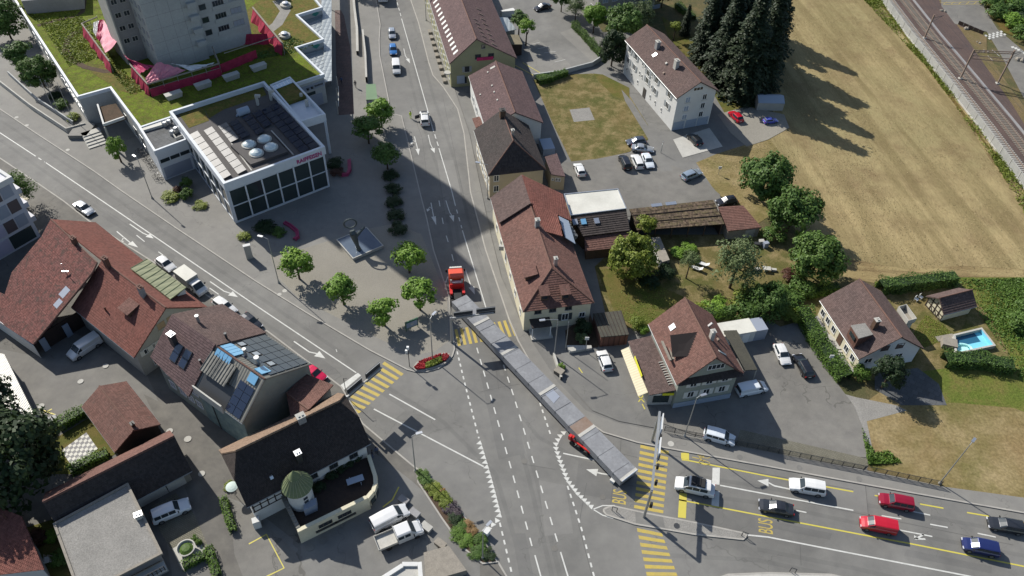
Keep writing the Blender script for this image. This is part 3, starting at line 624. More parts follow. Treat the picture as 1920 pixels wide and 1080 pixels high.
# manhole covers
MHL = ['on the far left pavement, upper of two', 'on the far left pavement, lower of two', 'on the pavement below the podium stair', 'right of the plaza street lamp foot', 'at the kerb below the plaza street lamp', 'pale, on the pavement behind the portal gantry', 'dark, beside the railing start', 'on the railing pavement below the people carrier', 'on the railing pavement above the white off-roader', 'at the right end of the railing pavement', 'in the crossroads left of the long load', 'in the bus lane above the traffic island', 'near the bottom edge of the crossroads', 'dark, in the pale traffic island', 'in the alley above the long barn gable', 'in the alley beside the solar house', 'in the alley near the parasol', 'in the courtyard by the corrugated shed', 'upper one in the courtyard', 'lower one in the courtyard', 'in the inn shade, right of two', 'in the inn shade, left of two', 'beside the upper car park wall']
for k, (px, py, rr, hz, mt) in enumerate(((31, 220, .38, WK + .004, 'concl'), (50, 235, .38, WK + .004, 'concl'), (127, 281, .38, WK + .004, 'concl'), (534, 545, .4, WK + .006, 'concl'), (524, 552, .35, WK + .006, 'concl'), (1258, 832, .45, WK + .004, 'concl'), (1281, 830, .5, WK + .004, 'walk'), (1387, 857, .4, WK + .004, 'road'), (1499, 877, .4, WK + .004, 'road'), (1611, 898, .4, WK + .004, 'road'),
                               (983, 865, .4, ZPAINT, 'road2'), (1130, 932, .4, ZPAINT, 'road2'), (1040, 1028, .4, ZPAINT, 'road2'), (1269, 986, .4, WK + .006, 'dsteel'), (318, 808, .45, .2, 'concl'), (352, 823, .5, .2, 'concl'), (378, 888, .45, .2, 'concl'), (77, 761, .45, .2, 'concl'), (198, 686, .42, .2, 'concl'), (151, 715, .42, .2, 'concl'), (606, 1013, .5, .2, 'road2'), (582, 1026, .5, .2, 'road2'), (1022, 148 - 0, .3, ZPAINT, 'concl'))):
    solo('manhole_cover', MB().lathe(at(px, py, hz), [(rr, -.01), (rr, .012), (rr * .86, .016), (rr * .8, .008), (0, .01)], 18), M[mt], 'round manhole cover ' + MHL[k], 'manhole cover', at(px, py, hz), 'manhole covers')
# ------------------------------------------------------------------ building kit
def clipv(poly, o, vd, lo, hi):
    for s, lim in ((1, lo), (-1, -hi)):
        out = []
        for a, b in zip(poly, poly[1:] + poly[:1]):
            da, db = s * (a - o).dot(vd) - lim, s * (b - o).dot(vd) - lim
            if da >= 0: out.append(a)
            if da * db < 0: out.append(a + (b - a) * (da / (da - db)))
        poly = out
        if len(poly) < 3: return []
    return poly
def plane_of(pts):
    a, b, c = pts[:3]; n = (b - a).cross(c - a).normalized()
    return (a, n if n.z > 0 else -n)
def roof_plane(mb, pts, th=.16, course=None, lift=.045, edir=None):
    """sloping roof slab; course = height of a tile course, each one a lapped strip with its own edge"""
    pts = [Vector(p) for p in pts]; p0, n = plane_of(pts)
    if (pts[1] - pts[0]).cross(pts[2] - pts[0]).z < 0: pts = pts[::-1]
    vd = (UP - n * n.z); vd = vd.normalized() if vd.length > 1e-4 else Vector((0, 1, 0)); ud = edir or vd.cross(n).normalized()
    o = min(pts, key=lambda p: p.dot(vd))
    uv = lambda P_: [((p - o).dot(ud), (p - o).dot(vd)) for p in P_]
    for a, b in zip(pts, pts[1:] + pts[:1]):
        mb.face([a - n * th, b - n * th, b, a], [(0, 0), ((b - a).length, 0), ((b - a).length, th), (0, th)])
    mb.face([p - n * th for p in pts[::-1]])
    if not course: mb.face(pts, uv(pts)); return (p0, n)
    top = max((p - o).dot(vd) for p in pts); k = max(1, round(top / course)); hh = top / k
    for i in range(k):
        q = clipv(pts, o, vd, i * hh, (i + 1) * hh)
        if len(q) < 3: continue
        lf = lambda p: p + n * (lift * (1 - ((p - o).dot(vd) - i * hh) / hh) + .004)
        mb.face([lf(p) for p in q], uv(q))
        low = [p for p in q if abs((p - o).dot(vd) - i * hh) < 1e-4]
        if len(low) >= 2:
            a, b = min(low, key=lambda p: p.dot(ud)), max(low, key=lambda p: p.dot(ud))
            mb.face([a - n * .01, b - n * .01, b + n * (lift + .004), a + n * (lift + .004)], [(0, i * hh), (1, i * hh), (1, i * hh), (0, i * hh)])
    return (p0, n)
def window(B, o, u, n, wd, h, shut=None, sill=True, fm='wframe', pm='glass', bars=1, st=.06):
    """window on a wall: o centre on the wall face, u along the wall, n outwards"""
    f = MB(); t = .08; a = o - u * wd / 2 - UP * h / 2
    f.box(a, u * wd, UP * t, n * .06); f.box(a + UP * (h - t), u * wd, UP * t, n * .06)
    f.box(a + UP * t, u * t, UP * (h - 2 * t), n * .06); f.box(a + u * (wd - t) + UP * t, u * t, UP * (h - 2 * t), n * .06)
    for k in range(bars): f.box(a + u * (wd * (k + 1) / (bars + 1) - .03) + UP * t, u * .06, UP * (h - 2 * t), n * .055)
    wo = part('window', f, M[fm], B)
    g = MB(); g.box(a + u * t + UP * t, u * (wd - 2 * t), UP * (h - 2 * t), n * .03); part('pane', g, M[pm], wo)
    if sill: s = MB(); s.box(a - u * .06 - UP * .07, u * (wd + .12), UP * .065, n * .14); part('sill', s, M['concl'], wo)
    if shut:
        for sgn in (-1, 1):
            s = MB(); c = o + u * sgn * (wd / 2 + .03 + wd * .25)
            s.box(c - u * wd * .25 - UP * h / 2 + n * .004, u * wd * .5, UP * h, n * st)
            for k in range(5): s.box(c - u * wd * .2 - UP * h * (.4 - k * .18) + n * (.004 + st), u * wd * .4, UP * h * .09, n * .02)
            part('shutter', s, M[shut], wo)
    return wo
def facade(B, p, q, zs, fr, wd=1.0, h=1.4, cen=None, **k):
    """rows of windows on the wall from p to q (ground points); fr are fractions along it"""
    p, q = H(p), H(q); u = (q - p).normalized(); n = Vector((u.y, -u.x, 0))
    if cen is not None and n.dot(H(cen) - p) > 0: n = -n
    for z in zs:
        for t in fr: window(B, p + (q - p) * t + UP * z + n * .004, u, n, wd, h, **k)
def door(B, o, u, n, wd, h, mat='wood', name='door'):
    d = MB(); d.box(o - u * wd / 2 + n * .004, u * wd, UP * h, n * .06); dd = part(name, d, M[mat], B)
    k = MB(); k.box(o + u * (wd * .36) + UP * h * .48 + n * .064, u * .06, UP * .14, n * .05); part('handle', k, M['dsteel'], dd)
def chimney(roof, c, wd=.6, dp=.5, h=1.2, rot=0, mat='concd', cap='concl'):
    m = MB(); m.cbox(c - UP * .6, wd, dp, h + .6, rot); ch = part('chimney', m, M[mat], roof)
    m.v, m.f, m.uv, m.mi = list(m.v), list(m.f), list(m.uv), list(m.mi)
    k = MB(); k.cbox(c + UP * h, wd + .16, dp + .16, .1, rot)
    for s in (-1, 1): k.cbox(c + UP * (h + .1) + Vector((math.cos(rot), math.sin(rot), 0)) * s * wd * .22, wd * .25, dp * .5, .14, rot)
    i = len(m.v)
    o = part('chimney_cap', k, M[cap], roof); return ch
def onroof(roof, name, plane, px, py, wd, ln, h, mat, frame_mat=None, ud=None):
    """flat fitting (rooflight, solar panel, vent) lying on a roof plane, centred at a pixel"""
    c = onplane(px, py, plane); return onroofp(roof, name, plane, c, wd, ln, h, mat, frame_mat, ud)
def onroofp(roof, name, plane, c, wd, ln, h, mat, frame_mat=None, ud=None):
    n = plane[1]; vd = (UP - n * n.z); vd = vd.normalized() if vd.length > 1e-3 else Vector((0, 1, 0)); ud = ud or vd.cross(n).normalized(); vd = n.cross(ud)
    m = MB(); m.box(c - ud * wd / 2 - vd * ln / 2 - n * .02, ud * wd, vd * ln, n * (h + .02))
    if frame_mat:
        o = part(name, m, M[frame_mat], roof); g = MB(); g.box(c - ud * (wd / 2 - .09) - vd * (ln / 2 - .09) + n * h, ud * (wd - .18), vd * (ln - .18), n * .015)
        i = len(m.v); 
        org = ORG[o.name]; me = g.mesh('pane', org); p_ = link('pane', me, M[mat], o if roof.parent is None else roof); ORG[p_.name] = org
        return o
    return part(name, m, M[mat], roof)

class House: pass
def gable(name, label, cat, A, B, C, ze, zr=None, Rn=None, mode='g', hip=(0, 0), over=.5, eo=None, wm='plaster', rm='t_brown', course=.36, rd='u', group=None, walls=True, ridge_off=None, zb=0.0, rmn='ridge', half=None):
    """pitched-roof house: A, B, C are pixels of three eave corners at height ze (B the shared one), ridge parallel to BA (rd 'u') or BC ('v').
    Rn = pixel of the ridge end nearest B; mode 'h' solves hip length and height, 's' solves the ridge's sideways place and height"""
    a, b, c = at(*A, ze), at(*B, ze), at(*C, ze)
    if rd == 'v': a, c = c, a
    U = (a - b); Lu = U.length; U.normalize(); V = Vector((-U.y, U.x, 0))
    if V.dot(c - b) < 0: V = -V
    Lv = V.dot(c - b); m0 = b + V * Lv / 2; h0 = hip[0]; so = Lv / 2 if ridge_off is None else Lv * ridge_off
    if Rn is not None:
        best = None
        for z in np.arange(ze + .5, ze + 9, .05):
            p = at(*Rn, z); t = (p - b).dot(U); s = (p - b).dot(V)
            e = abs(s - Lv / 2) if mode == 'h' else abs(t - h0)
            if best is None or e < best[0]: best = (e, z, t, s)
        zr = best[1] if zr is None else zr
        if mode == 'h': h0 = best[2]
        else: so = best[3]
    hs = House(); eo = over if eo is None else eo
    r0 = b + V * so + U * h0; r1 = b + V * so + U * (Lu - hip[1]); r0.z = r1.z = zr
    e0, e1, e2, e3 = b, b + V * Lv, b + V * Lv + U * Lu, b + U * Lu
    root = thing(name, label, cat, H((e0 + e2) / 2) + UP * zb, 0, group)
    mb = MB(); hs.P = {}
    if half:                                                       # half hips: verge cut at q, short hip panel up to the ridge
        f = 1 - half[1] / (zr - ze); Q = [x + (y - x) * f for x, y in ((e0, r0), (e1, r0), (e2, r1), (e3, r1))]; r0 = r0 + U * half[0]; r1 = r1 - U * half[0]
        hs.P['L'] = roof_plane(mb, [e0, e3, Q[3], r1, r0, Q[0]], course=course); hs.P['R'] = roof_plane(mb, [e1, e2, Q[2], r1, r0, Q[1]], course=course)
        hs.P['N'] = roof_plane(mb, [Q[0], Q[1], r0], course=course); hs.P['F'] = roof_plane(mb, [Q[2], Q[3], r1], course=course); hs.Q = Q
    else:
        hs.P['L'] = roof_plane(mb, [e0, e3, r1, r0], course=course); hs.P['R'] = roof_plane(mb, [e1, e2, r1, r0], course=course)
    if h0 > .01: hs.P['N'] = roof_plane(mb, [e0, e1, r0], course=course)
    if hip[1] > .01: hs.P['F'] = roof_plane(mb, [e2, e3, r1], course=course)
    hs.roof = part('roof', mb, M[rm], root)
    if rmn:
        rg = MB(); rg.tube(r0 + UP * .03, r1 + UP * .03, .13, n=6)
        if h0 > .01:
            for e in (e0, e1): rg.tube(e + UP * .06, r0 + UP * .04, .11, n=6)
        if hip[1] > .01:
            for e in (e2, e3): rg.tube(e + UP * .06, r1 + UP * .04, .11, n=6)
        part('ridge_cap', rg, M[rmn], hs.roof)
    gt = MB()
    for x, y in ((e0, e3), (e1, e2)): gt.tube(x - UP * .12, y - UP * .12, .07, n=6)
    part('gutter', gt, M['steel'], hs.roof)
    sl0, sl1 = (zr - ze) / so, (zr - ze) / (Lv - so)
    w0, w1, w2, w3 = [H(b + V * v + U * u_) for v, u_ in ((over, eo), (Lv - over, eo), (Lv - over, Lu - eo), (over, Lu - eo))]
    zt0, zt1 = ze + sl0 * over - .22, ze + sl1 * over - .22
    if walls:
        wl = MB()
        def wall(p, q, zp, zq, apex=None):
            pts = [p + UP * (zb - .1), q + UP * (zb - .1), q + UP * zq] + (apex or []) + [p + UP * zp]
            wl.face(pts)
        g0 = H(r0); ap0 = None; ap1 = None
        if h0 <= .01: ap0 = [H(b + V * so + U * eo) + UP * (zr - .22)]
        if hip[1] <= .01: ap1 = [H(b + V * so + U * (Lu - eo)) + UP * (zr - .22)]
        if half: ap0, ap1 = [Q[1] + U * eo - UP * .3, Q[0] + U * eo - UP * .3], [Q[3] - U * eo - UP * .3, Q[2] - U * eo - UP * .3]
        wall(w0, w1, zt0, zt1, ap0); wall(w1, w2, zt1, zt1); wall(w2, w3, zt1, zt0, ap1); wall(w3, w0, zt0, zt0)
        hs.wall = part('wall', wl, M[wm], root)
    hs.root, hs.w, hs.U, hs.V, hs.cen, hs.r, hs.e, hs.ze, hs.zr = root, (w0, w1, w2, w3), U, V, H((e0 + e2) / 2), (r0, r1), (e0, e1, e2, e3), ze, zr
    hs.rot = math.atan2(U.y, U.x)
    return hs
def win(hs, i, j, zs, fr, **k): facade(hs.root, hs.w[i], hs.w[j], zs, fr, cen=hs.cen, **k)
def chim(hs, pl, px, py, wd=.6, dp=.5, h=1.2, **k): return chimney(hs.roof, onplane(px, py, hs.P[pl]), wd, dp, h, hs.rot, **k)
def slabroof(root, name, pix, zs, mat, th=.16, course=None, parent=None):
    """roof slab through pixels at given heights"""
    mb = MB(); pts = [at(x, y, z) for (x, y), z in zip(pix, zs)]
    pl = roof_plane(mb, pts, th, course) if len(pts) == 3 or True else None
    return part(name, mb, M[mat], parent or root), pl
def lean(name, label, cat, pix, zs, mat, wm, inset=.25, course=None, th=.16, group=None, walls=True, wallsides=(0, 1, 2, 3), posts=None):
    """low building under one sloping slab whose four corners are pixels at given heights"""
    pts = [at(x, y, z) for (x, y), z in zip(pix, zs)]; cen = sum(pts, Vector()) / 4
    root = thing(name, label, cat, H(cen), 0, group)
    mb = MB(); pl = roof_plane(mb, pts, th, course); rf = part('roof', mb, M[mat], root)
    ins = [p + (cen - p).normalized() * inset * 1.4 for p in pts]
    wl = MB()
    for i in wallsides:
        a, b = ins[i], ins[(i + 1) % 4]
        wl.face([H(a), H(b), b - UP * (th + .02), a - UP * (th + .02)])
    if walls: part('wall', wl, M[wm], root)
    if posts:
        for i in posts: part('post', MB().cbox(H(ins[i]), .16, .16, ins[i].z - th), M['wood'], root)
    hs = House(); hs.root, hs.roof, hs.plane, hs.w, hs.cen = root, rf, pl, [H(p) for p in ins], H(cen); return hs
def parapet(mb, poly, z0, z1, wd, closed=True):
    q = [Vector((p.x, p.y, 0)) for p in poly]; n = len(q)
    for i in range(n if closed else n - 1):
        a, b = q[i], q[(i + 1) % n]; d = (b - a).normalized(); nn = Vector((-d.y, d.x, 0))
        mb.box(a - nn * wd / 2 - d * wd / 2 + UP * z0, d * ((b - a).length + wd * (0 if i % 2 else 0)), nn * wd, UP * (z1 - z0 + .002 * (i % 2)))
# ------------------------------------------------------------------ right-hand buildings
# white apartment block
h = gable('apartment_block', 'long white apartment block with plain brown gable roof and garages', 'apartment block', (1171.6, 75.1), (1268.9, 184.9), (1347.8, 170), 8.0, Rn=(1314.4, 153.8), mode='s', over=.5, eo=.35, rm='t_brown', wm='plaster')
for z, fr in ((6.6, (.07, .2, .86)), (4.1, (.07, .2, .36, .62, .86)), (6.6, (.62,)), (6.2, (.46,)), (4.4, (.46,)), (6.7, (.34, .39, .53, .57)), (4.2, (.31, .51, .56)), (1.9, (.07, .17, .3, .56, .66, .78))):
    for t in fr:
        small = (t in (.34, .39, .53, .57, .31, .51, .56, .36)) or z < 2
        win(h, 0, 3, (z,), (1 - t,), wd=.55 if small else 1.25, h=.8 if small else 1.35, shut=None if small else 'shut_g', bars=0 if small else 1)
door(h.root, h.w[0] + (h.w[3] - h.w[0]) * .55 + UP * .1, h.U, -h.V, 1.3, 2.2, 'dframe')
win(h, 0, 1, (2.9, 4.95, 7.0), (.28,), wd=1.15, h=1.2, pm='blindb'); win(h, 0, 1, (2.9, 4.95, 7.0), (.72,), wd=1.0, h=1.3)
win(h, 0, 1, (9.2,), (.5,), wd=2.2, h=.8, bars=2, sill=False)
for t in (.17, .5, .82):
    c = h.w[0] + (h.w[1] - h.w[0]) * t; door(h.root, c + UP * .05, h.V, -h.U, 2.5, 1.9, 'blindb', 'garage_door')
chim(h, 'L', 1232, 90, 1.0, .8, 1.5); chim(h, 'L', 1267, 127, 1.0, .8, 1.7, mat='concl')
onroof(h.roof, 'skylight', h.P['L'], 1228, 103, .8, 1.0, .12, 'alu'); onroof(h.roof, 'vent', h.P['L'], 1250, 120, .45, .45, .35, 'concl'); onroof(h.roof, 'vent', h.P['L'], 1245, 138, .4, .4, .3, 'rustst')
for k in range(3):
    b_ = MB(); c = h.w[1] + (h.w[2] - h.w[1]) * .12 + UP * (1.9 + 2.05 * k) + h.V * .02
    b_.box(c, h.U * 3.4, h.V * 1.3, UP * .12); b_.box(c + h.V * 1.22 + UP * .12, h.U * 3.4, h.V * .08, UP * .85); b_.box(c + UP * .12, h.U * .08, h.V * 1.22, UP * .85); part('balcony', b_, M['plaster'], h.root)

# top grey block
q = [at(1093, 36, 0), at(1119, 52, 0)]
a_, b_ = at(1118, 38), at(1225, 18); c_ = at(1092, 30)
u_ = (b_ - a_).normalized(); v_ = Vector((-u_.y, u_.x, 0)); Lb = (b_ - a_).length
root = thing('apartment_block', 'grey apartment block behind trees at the top edge', 'apartment block', H(a_ + u_ * Lb / 2 + v_ * 5), 0)
m = MB(); m.prism([a_, b_, b_ + v_ * 12, a_ + v_ * 12 - u_ * 0], -.1, 13); part('wall', m, M['greyw'], root)
for z in (2.2, 4.9, 7.6, 10.3):
    facade(root, a_, b_, (z,), (.12, .28, .62), 1.5, 1.4, cen=a_ + v_ * 6, pm='blindb'); facade(root, a_, a_ + v_ * 12, (z,), (.25, .7), 1.2, 1.3, cen=a_ + u_ * 3 + v_ * 5)
    m = MB(); m.box(a_ + u_ * Lb * .68 - v_ * 1.5 + UP * (z - 1.2), u_ * 6, v_ * 1.5, UP * .15); m.box(a_ + u_ * Lb * .68 - v_ * 1.5 + UP * (z - 1.05), u_ * 6, v_ * .1, UP * .9); part('balcony', m, M['blindb'], root)
m = MB(); m.prism([a_ - u_ * .4 - v_ * .4, b_ + u_ * .4 - v_ * .4, b_ + u_ * .4 + v_ * 12.4, a_ - u_ * .4 + v_ * 12.4], 13.003, 13.3); part('roof', m, M['membrane'], root)

# long inn at the top
h = gable('inn', 'long olive plaster house with purple-brown roof full of small skylights', 'house', (782, -70), (842.5, 120), (970, 110.8), 5.9, Rn=(893.3, 73.3), mode='s', over=.3, eo=.2, wm='olivew', rm='t_purple', course=.4)
for k in range(13):
    f = k / 12.0; onroof(h.roof, 'skylight', h.P['L'], 816.5 + f * 38, 3 + f * 95, .75, 1.3, .08, 'shut_w', None)
for k in range(8):
    f = k / 7.0; onroof(h.roof, 'vent', h.P['R'], 897 + f * 29, 18 + f * 66, .25, 1.2, .15, 'rustst')
for k in range(6):
    onroof(h.roof, 'vent', h.P['R'], 891 + k * 4, 37 + k * 8, .2, 1.0, .15, 'rustst')
win(h, 0, 1, (9.2,), (.5,), wd=.8, h=.9, fm='dframe'); win(h, 0, 1, (6.9,), (.42, .62), wd=1.3, h=1.2, fm='dframe'); win(h, 0, 1, (4.2,), (.25,), wd=1.0, h=1.3, fm='dframe', shut='shut_g'); win(h, 0, 1, (1.6,), (.2,), wd=1.3, h=1.6, fm='dframe')
m = MB(); c = h.w[0] + (h.w[1] - h.w[0]) * .09 - h.U * .05 + UP * .9; m.box(c, h.V * 1.7, -h.U * .08, UP * 1.9); part('notice_board', m, M['blindb'], h.root)
for z in (1.7, 4.3): win(h, 0, 3, (z,), [.04 + .055 * k for k in range(17)], wd=.9, h=1.3, bars=1, shut=None)
m = MB(); c = h.w[0] + (h.w[1] - h.w[0]) * .40 + UP * 6.0 - h.U * .03
m.box(c, h.V * 3.6, -h.U * .12, UP * .75); solo('banner', m, M['tarp_m'], 'pink and white banner hanging across the olive gable', 'banner', c)
m = MB(); cc = h.w[0] - h.V * .6 + h.U * .6 + UP * 3.4; m.tube(cc - UP * .12, cc + UP * .12, .75, n=18); solo('wall_sign', m, M['concl'], 'round pale sign at the corner of the olive inn', 'sign', cc)
m = MB()
for k in range(9):
    c = h.w[0] + (h.w[3] - h.w[0]) * (.05 + .055 * k) - h.V * 1.1; 
    b2 = MB(); b2.cbox(c + UP * WK, 1.5, .7, .55, h.rot); solo('planter', b2, M['woodg'], 'planter box on the pavement along the inn wall, %s from the inn corner' % ORD[k], 'planter', c, 'planters along the inn wall')

# purple-brown gabled house
h = gable('townhouse', 'long house with plain purple-brown gable roof beside the dry lawn', 'house', (1018.8, 230.3), (979, 134), (879.3, 144.9), 5.2, zr=8.2, over=.3, wm='plaster', rm='t_purple', rd='u', course=.4)
for px, py in ((915, 136), (923, 161), (927, 173), (901, 178), (933, 188)): onroof(h.roof, 'snow_guard', h.P['R'], px, py, .4, .3, .18, 'concl')
onroof(h.roof, 'skylight', h.P['R'], 924, 127, .6, 1.1, .1, 'concl')
win(h, 3, 2, (5.2,), (.62,), wd=1.2, h=1.1); win(h, 1, 2, (2.0, ), (.2, .4, .6, .8), wd=1.0, h=1.3, shut='shut_g'); win(h, 0, 3, (2.0,), (.2, .5, .8), wd=1.0, h=1.3)
m = MB(); c0, c1 = h.w[2] - h.U * 2 , h.w[2] + h.V * 1.2 + h.U * .2
slabroof(h.root, 'porch_roof', [(885, 222), (899, 218), (906, 232), (892, 240)], (2.7, 3.1, 3.1, 2.7), 't_rust')

# dark hip-roofed house
h = gable('townhouse', 'beige house with dark hipped roof between the purple and red roofs', 'house', (888.4, 244.8), (915.4, 330.2), (1023.7, 317.5), 5.4, Rn=(962.3, 264), mode='h', hip=(0, 0), over=.4, wm='beige', rm='t_dark', course=.42)
chim(h, 'L', 942, 218, 1.0, 1.0, 1.4, mat='wood', cap='dframe'); chim(h, 'R', 961, 254, .5, .5, 1.2, mat='alu')
for z in (1.7, 4.2): win(h, 0, 3, (z,), (.12, .3, .48, .68, .88), wd=1.0, h=1.4, shut='shut_w')
win(h, 0, 1, (2.0, 4.4), (.12,), wd=1.0, h=1.4)
h2 = lean('side_wing', 'low purple-roofed wing built against the dark hipped house', 'house wing', [(1022, 294), (1044, 287.5), (1060, 331), (1033, 327)], (3.6, 3.3, 3.3, 3.6), 't_purple', 'beige', .12, .4)
facade(h2.root, h2.w[3], h2.w[2], (2.4,), (.45, .62), .6, .8, cen=h2.cen); facade(h2.root, h2.w[3], h2.w[2], (2.4,), (.15,), .45, .45, cen=h2.cen, bars=0)
m = MB(); c = at(1025, 281, 0); m.cbox(c, 3.6, 2.4, 1.5, h.rot); 
solo('container', m, M['blindb'], 'pale blue lidded bin box in the shade behind the dark roofed house', 'container', c)

# long red house
h = gable('townhouse', 'long red-brown tiled house with half hip and small dormers beside the crossing', 'house', (920.1, 373), (980.5, 585.2), (1113, 565), 4.9, Rn=(1034.2, 502.8), mode='h', over=.35, wm='cream', rm='t_rust', course=.38)
chim(h, 'R', 1041, 497, .6, .5, 1.5, mat='alu'); chim(h, 'L', 1007, 424, .7, .7, 1.4)
# older, darker roof half at the far end, a hand higher than the red one
slabroof(h.roof, 'upper_roof', [(919, 371), (977.9, 327.5), (995, 381), (936, 418)], (5.6, h.zr + .5, h.zr + .5, 5.6), 't_brown', .2, .4)
slabroof(h.roof, 'upper_roof', [(977.9, 327.5), (1055, 364), (1072, 414.5), (995, 381)], (h.zr + .5, 6.0, 5.6, h.zr + .5), 't_red', .2, .4)
slabroof(h.roof, 'upper_roof', [(997, 380), (1045, 401), (1055, 443), (1019, 433)], (h.zr + .35, 7.6, 7.3, h.zr - .6), 't_red', .2, .34)
slabroof(h.roof, 'glazed_roof', [(1048, 405), (1066, 414), (1079, 457), (1060, 445)], (6.7, 6.1, 6.0, 6.6), 'blindb', .1)
for k in range(4): onroof(h.roof, 'skylight', h.P['R'], 1060 + k * 4.2, 424 + k * 7, .7, 1.3, .75, 'pvl')
def dormer(hs, pl, px, py, wd=1.5, dp=1.8, hh=1.2, rm='t_rust', fm='wframe'):
    p = onplane(px, py, hs.P[pl]); n = hs.P[pl][1]; o_ = Vector((n.x, n.y, 0)).normalized(); s_ = Vector((-o_.y, o_.x, 0))
    m = MB(); m.box(p - s_ * wd / 2 - o_ * dp - UP * .5, s_ * wd, o_ * dp, UP * (hh + .5)); d = part('dormer', m, M['wood'], hs.roof)
    r_ = MB(); t = p + UP * hh
    roof_plane(r_, [t + s_ * (wd / 2 + .2) + o_ * .3, t - s_ * (wd / 2 + .2) + o_ * .3, t - s_ * (wd / 2 + .2) - o_ * (dp + .3) + UP * .5, t + s_ * (wd / 2 + .2) - o_ * (dp + .3) + UP * .5], .12)
    part('dormer_roof', r_, M[rm], hs.roof)
    g = MB(); g.box(p - s_ * wd * .36 + UP * hh * .22 + o_ * .004, s_ * wd * .72, o_ * .03, UP * hh * .6); part('dormer_window', g, M['glass'], hs.roof)
dormer(h, 'L', 983, 519, 2.0, 1.6, 1.0); dormer(h, 'N', 1021, 563, 1.2, 1.2, 1.3); dormer(h, 'N', 1060, 561, 1.2, 1.2, 1.3)
win(h, 0, 1, (4.1,), (.2, .42, .66), wd=1.1, h=.8, fm='dframe'); win(h, 0, 1, (2.2,), (.62,), wd=1.1, h=1.5, shut='shut_d'); win(h, 0, 1, (2.2,), (.88,), wd=1.0, h=1.1)
win(h, 0, 3, (2.0,), (.1, .25, .4, .55, .7, .85), wd=1.0, h=1.4)
p0 = h.w[0] + (h.w[1] - h.w[0]) * .24
m = MB(); m.box(p0 - h.V * 1.7 + UP * 2.5, h.V * 3.2, -h.U * 1.9, UP * .16); pr = part('porch_roof', m, M['t_dark'], h.root)
m = MB(); m.box(p0 - h.V * 1.5, h.V * 1.3, -h.U * .09, UP * 2.2); part('door', m, M['shut_w'], h.root)
for s in (-1.55, 1.35): part('porch_post', MB().cbox(p0 + h.V * s - h.U * 1.75, .12, .12, 2.5), M['wframe'], h.root)
m = MB(); m.cbox(p0 - h.U * 1.1, 3.4, 2.2, .3, h.rot + R(90)); part('step', m, M['concl'], h.root)
m = MB(); c = at(940, 468, 3.2); m.cbox(c, .8, .5, .9); solo('wall_box', m, M['concl'], 'pale box hanging on the street wall of the long red house', 'box', c)

# white-roofed workshop behind it
root = thing('workshop', 'workshop with flat white roof and dark tiled lean-to', 'workshop', H(at(1118, 390)), 0)
WRf = [at(*p, 4.6) for p in ((1058, 364.5), (1158.3, 354.7), (1174, 391.3), (1070.3, 404))]
m = MB(); m.prism(WRf, 4.35, 4.6, bottom=True); part('flat_roof', m, M['flatwhite'], root)
m = MB(); parapet(m, WRf, 4.603, 4.72, .14); part('roof_edge', m, M['alu'], root)
m = MB(); cc = sum(WRf, Vector()) / 4; wq = [p + (cc - p).normalized() * .5 for p in WRf]; m.prism(wq, -.1, 4.35); part('wall', m, M['beige'], root)
mb = MB(); LP = [at(*p, z) for p, z in (((1070.3, 404.5), 4.5), ((1174, 392), 4.5), ((1180.8, 432), 3.2), ((1093.5, 443), 3.2))]
pl = roof_plane(mb, LP, .16, .45, .07); rf = part('roof', mb, M['t_dark'], root)
mb = MB(); LQ = [at(*p, z) for p, z in (((1096, 444), 2.9), ((1180.5, 433.5), 2.9), ((1184, 462), 2.1), ((1097, 470.8), 2.1))]
roof_plane(mb, LQ, .14, .45); part('lower_roof', mb, M['t_rust'], root)
m = MB()
for Z in (LP, LQ): m.prism([H(Z[0]) * .97 + H(Z[2]) * .03, H(Z[1]) * .97 + H(Z[3]) * .03, H(Z[2]) * .97 + H(Z[0]) * .03, H(Z[3]) * .97 + H(Z[1]) * .03], -.1, Z[2].z - .2)
part('wall', m, M['wood'], root)
for px, py, mt in ((1078, 417, 'slate'), (1094, 416.5, 'glassc'), (1118.5, 415, 'alu')): onroof(rf, 'skylight', pl, px, py, .9, 1.1, .25, mt)

# mossy shed
h = lean('shed', 'long open shed with mossy ribbed roof beside the white roof', 'shed', [(1180, 392), (1337, 374.5), (1358.5, 420), (1195, 431.5)], (3.6, 3.6, 2.7, 2.7), 't_moss', 'timber', .3, .9, wallsides=(0, 1, 3))
for k in range(6):
    t = k / 5; part('post', MB().cbox(h.w[3] + (h.w[2] - h.w[3]) * t, .16, .16, 2.5), M['wood'], h.root)
for px, py in ((1231, 384.5), (1258, 381.5)): onroof(h.roof, 'roof_patch', h.plane, px, py, 2.0, .7, .06, 'alu')
for t in (.33, .66):
    m = MB(); a, b = [at(*p, z) for p, z in (((1180 + 15 * t, 392 + 39.5 * t), 3.6 - .9 * t), ((1337 + 21.5 * t, 374.5 + 45.5 * t), 3.6 - .9 * t))]
    m.tube(a + UP * .06, b + UP * .06, .09, n=6); part('roof_seam', m, M['timber'], h.roof)
h = lean('shed', 'square rusty tiled shed at the end of the mossy shed', 'shed', [(1346.7, 388), (1393, 385), (1428, 426.5), (1365, 433)], (2.7, 2.7, 2.3, 2.3), 't_rust', 'woodg', .2, .4)
door(h.root, h.w[3] + (h.w[2] - h.w[3]) * .72, (h.w[2] - h.w[3]).normalized(), (h.w[3] - h.w[0]).normalized(), 1.8, 1.9, 'greyw')
